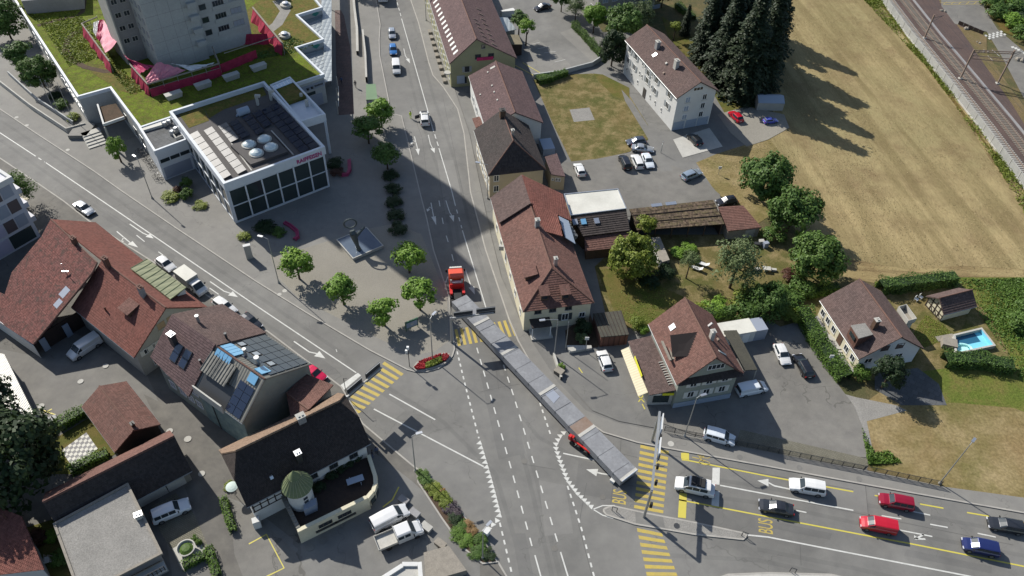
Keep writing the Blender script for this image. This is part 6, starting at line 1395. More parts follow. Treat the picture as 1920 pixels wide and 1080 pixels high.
# red hut
h = gable('hut', 'small red tiled hut with gable beside the chess garden', 'hut', (152.7, 762.7), (215, 848.3), (305, 800.7), 2.6, Rn=(250, 807.3), mode='s', over=.3, eo=.5, wm='timber', rm='t_rust', course=.3)
chim(h, 'R', 250, 798, .5, .4, .5, mat='wood', cap='dframe')
# long barn, sun and shade of the slopes painted as red and dark tiles
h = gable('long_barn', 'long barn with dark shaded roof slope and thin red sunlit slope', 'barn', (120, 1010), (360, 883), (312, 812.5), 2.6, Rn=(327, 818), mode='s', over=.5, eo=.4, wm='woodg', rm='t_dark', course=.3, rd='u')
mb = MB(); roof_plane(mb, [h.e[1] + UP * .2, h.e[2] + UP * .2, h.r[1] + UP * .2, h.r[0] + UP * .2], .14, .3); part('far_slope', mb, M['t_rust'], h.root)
for t in (.05, .21, .36):
    a = h.w[0] + (h.w[3] - h.w[0]) * t + UP * .2; part('door', MB().box(a - h.V * .05, h.U * 2.3, -h.V * .06, UP * 1.9), M['concl'], h.root)
for t in (.155, .31): a = h.w[0] + (h.w[3] - h.w[0]) * t + UP * .8; part('window', MB().box(a - h.V * .03, h.U * 1.1, -h.V * .05, UP * 1.0), M['glass'], h.root)
# flat gravel roof building
GF = [at(*p, 5.2) for p in ((101.7, 981.7), (238.3, 907.3), (301.7, 1036.7), (150, 1115))]
root = thing('flat_house', 'modern flat-roofed house with grey gravel roof at the bottom left', 'house', H(sum(GF, Vector()) / 4), 0)
m = MB(); cc = sum(GF, Vector()) / 4; m.prism([p + (cc - p).normalized() * .5 for p in GF], -.1, 4.75); part('wall', m, M['concd'], root)
m = MB(); m.prism(GF, 4.752, 5.05, bottom=True); rf = part('roof', m, M['gravel'], root)
m = MB(); parapet(m, GF, 4.9, 5.2, .3); part('roof_edge', m, M['woodg'], root)
chimney(rf, at(262, 970, 5.1), .8, .6, .7, R(30), 'concl', 'alu')
p, q = H(GF[2]), H(GF[3]); uu = (q - p).normalized(); nn = Vector((uu.y, -uu.x, 0)); nn = nn if nn.y < 0 else -nn
for k in range(10):
    o = p + uu * (.5 + .95 * k) + nn * .2 - nn * .0; part('louvre_frame', MB().box(o + UP * 4.0, uu * .85, nn * .05, UP * .08), M['dframe'], root)
part('balcony', MB().box(p + uu * .2 + UP * 3.2, uu * 12, nn * 1.3, UP * .2), M['concl'], root)
for k in range(26): part('baluster', MB().box(p + uu * (.3 + .45 * k) + nn * 1.25 + UP * 3.4, uu * .12, nn * .05, UP * .9), M['dframe'], root)
for z in (3.62, 3.98, 4.3): part('rail', MB().box(p + uu * .3 + nn * 1.22 + UP * z, uu * 11.6, nn * .03, UP * .08), M['dframe'], root)
# red roof in the bottom-left corner
h = lean('neighbour_house', 'red tiled roof of a house in the bottom left corner', 'house', [(-40, 935), (40, 968), (83, 1068), (-60, 1085)], (5.2, 5.2, 3.6, 3.6), 't_red', 'plaster', .4, .34)
m = MB(); c = onplane(12, 972, h.plane); m.tube(c, c + UP * 1.1, .1, n=6); part('vent_pipe', m, M['brick'], h.roof)
# corrugated roof at left edge
h = lean('corrugated_shed', 'shed with pale corrugated metal roof at the left edge', 'shed', [(-60, 650), (8, 664), (63, 775), (-40, 800)], (3.2, 3.2, 3.0, 3.0), 'corr', 'greyw', .2, None)
# white sun-sail roof at bottom centre
mb = MB(); WQ = [at(*p, 4.5) for p in ((708, 1090), (758, 1058), (787, 1058), (790, 1100))]
root = thing('pavilion_roof', 'white edged flat roof cut off by the bottom edge of the picture', 'roof', H(sum(WQ, Vector()) / 4), 0)
m = MB(); m.prism(WQ, 4.0, 4.3, bottom=True); part('roof', m, M['concl'], root)
m = MB(); parapet(m, WQ, 4.1, 4.6, .5); part('roof_edge', m, M['plaster'], root)
m = MB(); cc = sum(WQ, Vector()) / 4; m.prism([p + (cc - p) * .12 for p in WQ], -.1, 3.99); part('wall', m, M['greyw'], root)
# sloping ramp roof near the bottom
m = MB(); m.prism(P((795, 1045), (842, 1032), (875, 1078), (800, 1100)), WK, 1.3); solo('ramp', m, M['woodg'], 'weathered wooden ramp beside the bottom planting strip', 'ramp', at(830, 1065))
# ------------------------------------------------------------------ vegetation
def np_mesh(name, V, quads=True, mats=None, mi=None):
    n = len(V); me = bpy.data.meshes.new(name); me.vertices.add(n); me.vertices.foreach_set('co', V.astype(np.float32).ravel())
    k = 4 if quads else 3; nf = n // k
    me.loops.add(n); me.loops.foreach_set('vertex_index', np.arange(n, dtype=np.int32))
    me.polygons.add(nf); me.polygons.foreach_set('loop_start', np.arange(0, n, k, dtype=np.int32)); me.polygons.foreach_set('loop_total', np.full(nf, k, np.int32))
    if mi is not None: me.polygons.foreach_set('material_index', mi.astype(np.int32))
    me.update(calc_edges=True)
    for m in mats or []: me.materials.append(m)
    return me
def leaf_quads(pos, nrm, size, rng, asp=.75):
    n = len(pos); nrm = nrm / (np.linalg.norm(nrm, axis=1, keepdims=True) + 1e-6)
    a = np.cross(nrm, rng.normal(size=(n, 3))); a /= (np.linalg.norm(a, axis=1, keepdims=True) + 1e-6); b = np.cross(nrm, a)
    s = size * rng.uniform(.6, 1.3, (n, 1)); a = a * s; b = b * s * asp
    return np.stack([pos - a * .5 - b * .5, pos + a * .5 - b * .35, pos + a * .6 + b * .5, pos - a * .4 + b * .5], 1).reshape(-1, 3)
def crown(seed, clumps, per, leaf, cr=.36, flat=1.0, core=.72, lump=.16):
    rng = np.random.default_rng(seed)
    d = rng.normal(size=(clumps, 3)); d /= np.linalg.norm(d, axis=1, keepdims=True); d[:, 2] = np.where(d[:, 2] < -.55, -d[:, 2], d[:, 2])
    rad = rng.uniform(core - lump, core + lump, (clumps, 1)); rad[: clumps // 5] *= .5
    c = d * rad; c[:, 2] *= flat
    k = rng.integers(0, clumps, clumps * per); e = rng.normal(size=(len(k), 3)); e /= np.linalg.norm(e, axis=1, keepdims=True)
    cs = cr * rng.uniform(.7, 1.25, (clumps, 1))
    pos = c[k] + e * cs[k] * rng.uniform(.55, 1.0, (len(k), 1)) * np.array([1, 1, .8])
    nrm = e * 1.0 + d[k] * .5 + np.array([0, 0, .35]) + rng.normal(size=e.shape) * .45
    return np_mesh('crown', leaf_quads(pos, nrm, leaf, rng))
def fir_mesh(seed, levels=24):
    rng = np.random.default_rng(seed); P_, N_ = [], []
    for i in range(levels):
        t = i / levels; z = .06 + .94 * t; L = .20 * (1 - t) ** .7 * rng.uniform(.8, 1.15) + .012; nb = int(15 - 6 * t); ph = rng.uniform(0, 6.3)
        for k in range(nb):
            a = ph + 6.283 * k / nb + rng.normal() * .15; l = L * rng.uniform(.75, 1.12)
            m = 60 if t < .75 else 24
            s = rng.uniform(.12, 1, m); side = rng.normal(size=m) * .024 * (1.3 - s)
            x = np.cos(a) * l * s - np.sin(a) * side; y = np.sin(a) * l * s + np.cos(a) * side
            zz = z - .11 * l / .24 * s ** 1.4 * .9 + rng.normal(size=m) * .006
            P_.append(np.stack([x, y, zz], 1)); N_.append(np.stack([np.cos(a) * .35 + rng.normal(size=m) * .4, np.sin(a) * .35 + rng.normal(size=m) * .4, np.full(m, .8)], 1))
    return np_mesh('fir_crown', leaf_quads(np.concatenate(P_), np.concatenate(N_), .019, rng, .6))
CROWN = dict(small=[crown(s, 34, 75, .125) for s in (1, 2, 3, 4)], big=[crown(s, 90, 85, .075, .24, 1, .76, .14) for s in (11, 12, 13)], airy=[crown(s, 70, 60, .06, .26, 1.1, .66, .26) for s in (21, 22)],
             bush=[crown(s, 26, 70, .11, .36, .8, .66) for s in (31, 32, 33)], fir=[fir_mesh(s) for s in (41, 42)])
for ms in CROWN.values():
    for m_ in ms: m_.materials.append(M['leaf_mid'])
def trunk_mesh(seed, firm=False):
    rng = random.Random(seed); m = MB()
    m.tube((0, 0, 0), (.01, .01, .95 if firm else .6), .06, .012 if firm else .035, 8)
    if not firm:
        for k in range(5):
            a = k * 1.257 + rng.random(); z = .42 + .06 * k; m.tube((0, 0, z), (.30 * math.cos(a), .30 * math.sin(a), z + .32), .026, .008, 6)
    return m.mesh('trunk')
TRUNK = [trunk_mesh(s) for s in (1, 2, 3)]; FTR = trunk_mesh(9, True)
for t_ in TRUNK + [FTR]: t_.materials.append(M['bark'])
_tr = random.Random(5)
def tree(label, px, py, hgt, r, kind='small', leaf='mid', name='tree', group=None, zb=0, rz_=None, zc=None, cat='tree'):
    """px, py is the foot of the trunk"""
    c = at(px, py) + UP * zb if not isinstance(px, Vector) else px
    root = thing(name, label, cat, c, 0, group); k = _tr.randrange(10)
    if kind == 'fir':
        o = inst('trunk', FTR, root, None, scale=(hgt * .25, hgt * .25, hgt)); o = inst('crown', CROWN['fir'][k % 2], root, M['leaf_' + leaf], rot=(0, 0, _tr.random() * 6), scale=(hgt * r, hgt * r, hgt)); return root
    big = kind in ('big', 'airy'); rz_ = rz_ or r * (1.0 if big else .85); zc = zc or (max(rz_ * .86, hgt - rz_) if big else hgt - rz_ * .95)
    inst('trunk', TRUNK[k % 3], root, None, rot=(0, 0, _tr.random() * 6), scale=(hgt * (.38 if big else .55),) * 2 + (hgt * .9,))
    ms = CROWN[kind]; inst('crown', ms[k % len(ms)], root, M['leaf_' + leaf], loc=(0, 0, zc), rot=(0, 0, _tr.random() * 6), scale=(r, r, rz_)); return root
def bush(label, px, py, r, h, leaf='mid', name='bush', group=None, zb=0, cat='bush'):
    c = at(px, py) + UP * zb; k = _tr.randrange(3)
    o = bpy.data.objects.new(name, CROWN['bush'][k]); col.objects.link(o); o.location = c + UP * h * .42; o.rotation_euler = (0, 0, _tr.random() * 6); o.scale = (r, r, h * .62)
    o.material_slots[0].link = 'OBJECT'; o.material_slots[0].material = M['leaf_' + leaf]; ORG[o.name] = o.location.copy(); return tag(o, label, cat, group)
def hedge(label, pts, wd, h, leaf='hedge', size=.17, dens=46, zb=0, name='hedge', cat='hedge'):
    rng = np.random.default_rng(len(label) + int(pts[0][0])); q = [at(*p) + UP * zb for p in pts]; pos, nrm = [], []; m = MB(); m.ribbon([p for p in q], wd * .72, h=h * .86)
    for a, b in zip(q, q[1:]):
        L = (b - a).length; u = np.array((b - a).normalized()); v = np.array([-u[1], u[0], 0]); n = int(dens * L * (wd + 2 * h) )
        s = rng.uniform(0, L, n); t = rng.uniform(-h - wd / 2, h + wd / 2, n)
        top = np.abs(t) < wd / 2; side = np.sign(t) * wd / 2; z = np.where(top, h, h - (np.abs(t) - wd / 2)); off = np.where(top, t, side)
        bul = 1 + .10 * np.sin(s * 1.3 + t) + .08 * np.sin(s * .47 + 2)
        p = np.array(a)[None] + u[None] * s[:, None] + v[None] * (off * bul)[:, None]; p[:, 2] += z * bul * rng.uniform(.92, 1.03, n); p += rng.normal(size=p.shape) * .07
        nn = np.where(top[:, None], np.array([0, 0, 1.])[None], v[None] * np.sign(t)[:, None]) + rng.normal(size=p.shape) * .5 + np.array([0, 0, .25]); pos.append(p); nrm.append(nn)
    c = sum(q, Vector()) / len(q); V = leaf_quads(np.concatenate(pos), np.concatenate(nrm), size, rng) - np.array(c)
    root = thing(name, label, cat, c, 0); o = link('foliage', np_mesh('foliage', V, True, [M['leaf_' + leaf]]), None, root); part('branches', m, M['leaf_dark'], root); return root
def pip(poly, pts):
    x, y = pts[:, 0], pts[:, 1]; r = np.zeros(len(pts), bool); n = len(poly)
    for i in range(n):
        x0, y0 = poly[i][:2]; x1, y1 = poly[(i + 1) % n][:2]
        r ^= ((y0 > y) != (y1 > y)) & (x < (x1 - x0) * (y - y0) / (y1 - y0 + 1e-9) + x0)
    return r
def tufts(name, pix, n, size, mat, z=.0, up=.8, seed=0, lean_=.5):
    """ground cover of countless small blades or leaves over a patch"""
    rng = np.random.default_rng(seed + n); poly = [tuple(at(*p))[:2] for p in pix]; xs = [p[0] for p in poly]; ys = [p[1] for p in poly]
    p = np.stack([rng.uniform(min(xs), max(xs), n * 3), rng.uniform(min(ys), max(ys), n * 3)], 1); p = p[pip(poly, p)][:n]
    f = np.sin(p[:, 0] * .31) + np.sin(p[:, 1] * .43 + 1) + np.sin(p[:, 0] * .11 + p[:, 1] * .17) + rng.normal(size=len(p)) * 1.0; p = p[f > -.6]
    P3 = np.concatenate([p, np.full((len(p), 1), z) + rng.uniform(0, size * up, (len(p), 1))], 1)
    nr = rng.normal(size=P3.shape) * np.array([1, 1, .3]) * lean_ + np.array([0, 0, .9])
    o = link(name, np_mesh(name, leaf_quads(P3, nr, size, rng, .6), True, [M[mat]]), None); o['kind'] = 'stuff'; return o

PLZ = 'plaza trees with round bright crowns'
for lb, bx, by, cx, cy, r, hh in (('bright round plaza tree beside the street lamp, nearest the bank', 562, 524, 549, 494, 2.75, 6.0), ('bright plaza tree with a notched crown, second from the lamp', 645, 572, 631, 543, 2.6, 5.8), ('bright plaza tree with small top tuft beside the green notice board', 722, 612, 716, 578, 2.4, 5.6),
                                 ('roundest bright plaza tree, between notice board and red truck', 788, 582, 782, 548, 2.75, 6.0), ('plaza tree half in the tower shadow, behind the roundest one', 768, 512, 761, 480, 2.7, 6.0)):
    tree(lb, bx, by, hh, r, 'small', 'bright', 'plaza_tree', PLZ, WK)
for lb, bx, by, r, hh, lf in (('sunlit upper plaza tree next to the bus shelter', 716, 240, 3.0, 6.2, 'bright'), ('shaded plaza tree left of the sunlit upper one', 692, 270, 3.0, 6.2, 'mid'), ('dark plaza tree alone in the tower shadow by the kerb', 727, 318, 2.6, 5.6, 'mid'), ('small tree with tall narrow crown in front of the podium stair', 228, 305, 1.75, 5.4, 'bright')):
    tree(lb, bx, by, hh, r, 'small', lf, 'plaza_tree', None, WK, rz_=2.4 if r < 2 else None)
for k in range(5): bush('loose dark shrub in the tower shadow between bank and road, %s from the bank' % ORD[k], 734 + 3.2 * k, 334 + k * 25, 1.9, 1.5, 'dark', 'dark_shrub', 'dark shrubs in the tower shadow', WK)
for lb, bx, by, r, hh, kd, lf in (('big leafy tree at the top left corner beside the podium', 22, 74, 5.2, 10.0, 'big', 'mid'), ('smaller round tree between two larger ones by the podium wall', 48, 132, 3.0, 6.5, 'small', 'mid'), ('round tree above the flagpoles by the podium wall', 85, 165, 3.9, 7.6, 'big', 'mid'), ('loose street tree beside the violet office building', 48, 388, 3.4, 7.5, 'airy', 'mid'),
                                 ('huge dark garden tree left of the chess board', 32, 915, 7.4, 14.0, 'big', 'dark'), ('second dark tree at the left edge behind the huge garden tree', -8, 815, 5.5, 11, 'big', 'dark'), ('tree on the podium roof beside the tower', 166, 25, 3.4, 4.6, 'airy', 'olive'), ('second podium roof tree nearer the saw-tooth wall', 527, 44, 1.9, 3.4, 'small', 'mid'), ('leafy tree at the upper end of the promenade hedge', 676, -6, 2.4, 5.2, 'small', 'mid')):
    tree(lb, bx, by, hh, r, kd, lf, zb=ZP - .5 if 'podium roof' in lb else 0)
for lb, bx, by, r, hh, kd, lf in (('darker of two small trees behind the olive inn', 972, 74, 2.2, 7.0, 'small', 'mid'), ('brighter of two small trees behind the olive inn', 986, 86, 2.0, 6.5, 'small', 'bright'), ('light bushy tree beside the upper car park', 1078, 42, 2.6, 6.5, 'airy', 'pale'), ('dark tree at the top edge over the parked black car', 1052, 22, 3.0, 7.0, 'big', 'mid'),
                                 ('broad dark tree between the two apartment blocks', 1162, 92, 5.0, 11.0, 'big', 'mid'), ('fresh green tree left of the broad dark one', 1112, 62, 3.2, 7.5, 'big', 'bright'), ('olive tree against the grey apartment block', 1195, 66, 4.0, 9.0, 'airy', 'pale'), ('drooping dark tree beside the car park wall', 1146, 124, 3.4, 9.0, 'big', 'dark'), ('small golden conifer behind the white apartment block', 1262, 76, 1.6, 5.0, 'bush', 'olive'), ('purple leaved tree at the top of the grey block garden', 1240, 14, 2.2, 5.0, 'small', 'ruddy')):
    tree(lb, bx, by, hh, r, kd, lf, zc=4.2 if 'drooping' in lb else None, rz_=4.6 if 'drooping' in lb else None)
for i, (bx, by, hh, rr) in enumerate(((1318, 112, 17, 1.25), (1350, 152, 21, 1.3), (1384, 178, 24, 1.3), (1420, 160, 22, 1.25), (1368, 120, 23, 1.3), (1405, 112, 22, 1.3), (1335, 72, 19, 1.2), (1396, 186, 14, 1.3), (1283, 66, 8, 1.0), (1438, 118, 20, 1.2), (1428, 66, 20, 1.2), (1372, 60, 20, 1.2))):
    tree('dark fir in the clump above the tent garage, %s' % ('leftmost behind the white block', 'tall one in the left middle', 'tallest in the centre', 'right front of the clump', 'tall one in the second row', 'second row right one', 'back left one', 'short one nearest the tent garage', 'small one beside the white block', 'farthest right one', 'back right one by the field', 'back middle one')[i], bx, by, hh, rr, 'fir', 'fir', 'fir_tree', 'dark firs')
for lb, bx, by, r, hh, kd, lf in (('large round field-edge tree, uppermost of three', 1424, 376, 5.6, 10.0, 'big', 'mid'), ('dense round field-edge tree, middle one of three', 1476, 436, 5.0, 9.6, 'big', 'mid'), ('field-edge tree with a bare crossing branch, lowest of three', 1520, 520, 5.0, 9.0, 'big', 'mid'),
                                 ('large yellow-green garden tree hiding the workshop corner', 1182, 512, 4.3, 7.5, 'big', 'olive'), ('small yellow-green tree tucked behind the large one', 1206, 452, 1.8, 5.5, 'small', 'lime'), ('tall pale grey-green willow-like tree in the middle of the garden', 1368, 540, 4.6, 10.5, 'airy', 'pale'), ('slim young tree between greenhouse and white loungers', 1286, 522, 1.9, 6.0, 'airy', 'pale'), ('dark round tree behind the garden hedge', 1432, 590, 3.4, 6.5, 'big', 'mid'), ('dark conifer shading the white house gable', 1652, 728, 2.6, 6.5, 'big', 'dark')):
    tree(lb, bx, by, hh, r, kd, lf)
for lb, px, py, r, h_, lf in (('clipped round ball bush at the white house corner', 1611, 706, 1.55, 2.4, 'hedge'), ('yellow-green bush at the hedge end', 1480, 598, 1.9, 2.2, 'lime'), ('yellow bush behind the shop house roof', 1305, 592, 2.0, 2.6, 'lime'), ('green bush left of the shop house', 1192, 612, 1.6, 2.0, 'olive'), ('low bright bush beside the shop house eave', 1205, 622, 1.0, 1.2, 'bright'), ('wide green bush behind the shop house', 1340, 585, 2.4, 2.8, 'bright'), ('dark bush beside the site container', 1392, 590, 2.8, 3.6, 'mid'), ('leafy bush near the garden table', 1460, 556, 2.2, 2.6, 'mid'), ('bush under the willow-like tree', 1405, 560, 2.4, 3.0, 'mid'), ('reddish shrub in the dry garden', 1478, 520, 1.6, 1.4, 'ruddy'),
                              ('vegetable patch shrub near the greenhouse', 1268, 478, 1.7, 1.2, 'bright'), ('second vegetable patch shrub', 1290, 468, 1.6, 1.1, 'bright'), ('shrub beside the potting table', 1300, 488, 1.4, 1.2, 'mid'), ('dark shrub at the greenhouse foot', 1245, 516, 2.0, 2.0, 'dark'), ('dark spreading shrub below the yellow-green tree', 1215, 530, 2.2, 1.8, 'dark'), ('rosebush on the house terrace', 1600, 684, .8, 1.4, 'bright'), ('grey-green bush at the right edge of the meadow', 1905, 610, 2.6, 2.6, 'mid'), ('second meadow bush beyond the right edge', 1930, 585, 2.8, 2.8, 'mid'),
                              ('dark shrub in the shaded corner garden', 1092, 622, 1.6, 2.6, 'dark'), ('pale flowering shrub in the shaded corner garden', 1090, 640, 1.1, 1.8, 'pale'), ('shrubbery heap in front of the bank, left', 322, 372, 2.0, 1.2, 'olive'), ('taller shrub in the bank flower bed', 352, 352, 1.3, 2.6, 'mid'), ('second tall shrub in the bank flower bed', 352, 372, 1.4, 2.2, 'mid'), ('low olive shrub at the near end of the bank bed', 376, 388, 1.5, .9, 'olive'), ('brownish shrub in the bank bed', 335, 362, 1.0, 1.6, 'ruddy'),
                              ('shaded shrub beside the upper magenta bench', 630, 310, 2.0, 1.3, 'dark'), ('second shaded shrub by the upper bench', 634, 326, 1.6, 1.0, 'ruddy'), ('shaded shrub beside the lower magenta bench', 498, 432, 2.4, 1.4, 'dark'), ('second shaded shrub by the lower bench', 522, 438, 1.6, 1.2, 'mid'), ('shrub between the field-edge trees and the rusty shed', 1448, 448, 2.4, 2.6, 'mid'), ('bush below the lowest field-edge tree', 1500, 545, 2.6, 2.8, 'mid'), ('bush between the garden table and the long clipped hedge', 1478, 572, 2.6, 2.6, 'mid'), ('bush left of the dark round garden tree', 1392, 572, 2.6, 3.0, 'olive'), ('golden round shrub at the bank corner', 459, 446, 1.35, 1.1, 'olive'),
                              ('flowerpot shrub at the alley corner by the inn', 432, 914, .9, .9, 'olive'), ('first clipped ball by the fountain', 366, 1012, .5, .9, 'hedge'), ('second clipped ball by the fountain', 374, 1019, .5, .9, 'hedge'), ('dark garden bush beside the flat roof', 118, 1052, 1.6, 1.6, 'mid'), ('reddish bush between the two bottom-left roofs', 72, 1012, 1.5, 1.8, 'ruddy'), ('bright bush below the reddish one', 102, 1008, 1.2, 1.2, 'bright'), ('small garden bush above the chess board, left of its hedge', 95, 815, 1.2, 1.0, 'olive'), ('low garden bush under the huge tree', 102, 858, 1.5, .9, 'olive'),
                              ('green shrub beside the parking wall', 1018, 150, 1.6, 1.5, 'mid'), ('shrub on the roadside island between kerb and lawn', 1052, 690, .7, 1.0, 'bright'), ('ramp garden shrub below the flagpoles', 140, 224, 1.6, 1.5, 'olive'), ('garden shrub behind the ramp wall', 118, 200, 1.8, 1.8, 'mid'), ('shrub by the bicycles', 105, 185, 1.6, 1.6, 'dark')):
    bush(lb, px, py, r, h_, lf)
hedge('long clipped hedge between the yard and the white house', [(1502, 588), (1522, 632), (1556, 684), (1583, 716)], 2.6, 1.9); hedge('hedge running behind the white house', [(1488, 560), (1530, 552), (1568, 545)], 1.6, 1.6, 'hedge'); hedge('tall dark hedge between field and pool garden', [(1645, 546), (1700, 540), (1786, 530)], 2.4, 2.2, 'mid'); hedge('big dark hedge along the near side of the pool', [(1766, 680), (1830, 682), (1894, 694)], 2.6, 1.7, 'mid'); hedge('hedge between dry lawn and car park', [(1008, 158), (1035, 150), (1062, 140)], 1.6, 1.4); hedge('hedge at the upper right lawn corner', [(1268, 14), (1284, 26), (1300, 38)], 1.6, 1.4, 'mid')
hedge('hedge above the chess board', [(112, 806), (135, 792), (165, 775)], 1.5, 1.5); hedge('hedge below the chess board', [(135, 890), (170, 868), (205, 855)], 1.4, 1.2); hedge('narrow hedge along the alley parking lot', [(421, 938), (428, 968), (440, 1000)], .8, 1.1); hedge('low hedge under the fountain court', [(345, 1066), (372, 1052), (392, 1042)], .9, 1.0); hedge('low hedge beside the fountain lane', [(392, 1030), (402, 1062), (410, 1085)], .9, 1.0); hedge('hedge strip along the upper car park wall', [(1075, 50), (1105, 82), (1128, 108)], 1.5, 1.5, 'mid'); hedge('tall hedge between garden and shop yard', [(1300, 600), (1330, 596), (1372, 592)], 1.8, 2.0, 'mid')
for k, (px, py) in enumerate(((640, 890), (655, 880), (672, 868), (625, 905), (602, 925))): bush('dark potted shrub on the roof terrace of the old inn, %s from the wall' % ORD[k], px, py + 6, 1.0, 1.1, 'dark', 'potted_shrub', 'shrubs on the inn terrace', 2.1)
# thicket at top right
for k in range(9):
    px, py = ((1856, 12), (1880, 8), (1902, 22), (1870, 32), (1895, 48), (1918, 44), (1915, 72), (1938, 62), (1905, 5))[k]; bush('green thicket bush beyond the railway road, %s' % ('leftmost', 'top middle', 'centre', 'at the road bend', 'second from the bend', 'right middle', 'lowest', 'cut by the right edge', 'dark one at the top')[k], px, py, 3.4, 3.4, ('mid', 'bright', 'mid', 'mid', 'bright', 'dark', 'mid', 'mid', 'dark')[k], 'thicket_bush', 'thicket beyond the railway')
# planting strip beside the crossroads and the red flower bed
SB = [(782, 882), (790, 880), (857, 952), (900, 1005), (932, 1055), (905, 1058), (868, 1028), (830, 975), (784, 905)]
raised('planting_strip', SB, WK + .12, 'soil', SB + SB[:1])
for i, (px, py, r, h_, lf) in enumerate(((792, 892, 1.0, .9, 'mid'), (800, 905, 1.1, 1.0, 'mid'), (812, 918, 1.2, 1.0, 'olive'), (822, 930, 1.1, .9, 'olive'), (834, 934, .9, .7, 'olive'), (838, 946, 1.1, 1.0, 'olive'), (866, 990, 1.1, .8, 'mid'), (852, 975, 1.2, .9, 'dark'), (900, 1012, 1.1, .8, 'mid'), (858, 1003, 1.2, .8, 'hedge'), (875, 1018, 1.2, .8, 'hedge'), (900, 1035, 1.1, .8, 'mid'), (915, 1042, 1.1, .6, 'dark'), (890, 1040, 1.0, .7, 'mid'))):
    bush('low shrub in the planting strip by the crossroads, %s from the old inn end' % ORD[i], px, py, r, h_ * .6, lf, 'strip_shrub', 'shrubs in the planting strip', WK + .1)
for px, py, r, mt, lb in ((845, 955, 1.5, 'flower_purple', 'purple-grey heather mound in the planting strip'), (856, 966, 1.2, 'flower_purple', 'second heather mound in the planting strip'), (878, 988, 1.1, 'flower_orange', 'orange flower patch in the planting strip'), (886, 1000, 1.0, 'flower_orange', 'lower orange flower patch in the planting strip'), (828, 922, .7, 'flower_orange', 'small orange flower patch among olive shrubs')):
    o = bush(lb, px, py, r * .8, .5, 'mid', 'flower_patch', None, WK + .1, 'flowers'); o.material_slots[0].material = M[mt]
FB = [(775, 692), (782, 682), (805, 673), (832, 664), (842, 666), (844, 671), (835, 682), (815, 690), (795, 695), (780, 696)]
raised('flower_bed', FB, WK + .15, 'soil', FB + FB[:1])
tufts('red_flowers', [(777, 691), (790, 682), (800, 688), (795, 694), (782, 695)], 900, .22, 'flower_red', WK + .2, 1.0, 1); tufts('red_flowers', [(785, 681), (806, 673), (828, 666), (824, 671), (808, 679), (795, 683)], 900, .22, 'flower_red', WK + .2, 1.0, 2); tufts('red_flowers', [(830, 667), (838, 666), (843, 670), (836, 678), (826, 680)], 600, .22, 'flower_red', WK + .2, 1.0, 3)
tufts('bed_foliage', [(798, 685), (812, 678), (830, 672), (828, 681), (812, 689), (798, 693)], 800, .25, 'leaf_olive', WK + .2, 1.2, 4)
# ground cover
tufts('straw_stubble', [(1450, 60), (1470, -30), (1660, -30), (1760, 90), (1920, 320), (1960, 520), (1800, 520), (1650, 532), (1570, 515), (1500, 440), (1440, 370), (1350, 345), (1305, 305), (1440, 258)], 26000, .15, 'straw', .06, .2, 6, .35)
tufts('meadow_grass', [(1790, 525), (1920, 522), (2030, 580), (2060, 640), (2060, 750), (1960, 735), (1900, 700), (1870, 640)], 36000, .24, 'leaf_hedge', .06, .8, 7, .7)
tufts('verge_grass', [(1600, -20), (1638, -20), (1760, 140), (1930, 365), (1920, 400), (1860, 300), (1740, 130)], 16000, .3, 'leaf_olive', .08, 1.0, 9, 1.0); tufts('bank_grass', [(1612, 795), (1640, 850), (1665, 845), (1690, 868), (1628, 872)], 3000, .26, 'leaf_hedge', .08, 1.0, 10, 1.0)
tufts('lawn_grass', [(1119, 507), (1165, 502), (1255, 545), (1215, 620), (1168, 600)], 2500, .14, 'leaf_olive', .07, .3, 13, .4); tufts('pool_garden_grass', [(1735, 590), (1770, 610), (1790, 630), (1700, 665), (1715, 620)], 1500, .14, 'leaf_olive', .07, .3, 14, .4)
tufts('sedum_plants', [(70, 70), (150, 55), (205, 120), (260, 195), (310, 215), (262, 228), (205, 160), (150, 175), (100, 100)], 11000, .3, 'leaf_lime', ZP - .5, .5, 15, .8); tufts('sedum_plants', [(300, 215), (440, 175), (560, 120), (598, 136), (555, 150), (490, 162), (340, 212)], 7000, .3, 'leaf_mid', ZP - .5, .5, 16, .8)
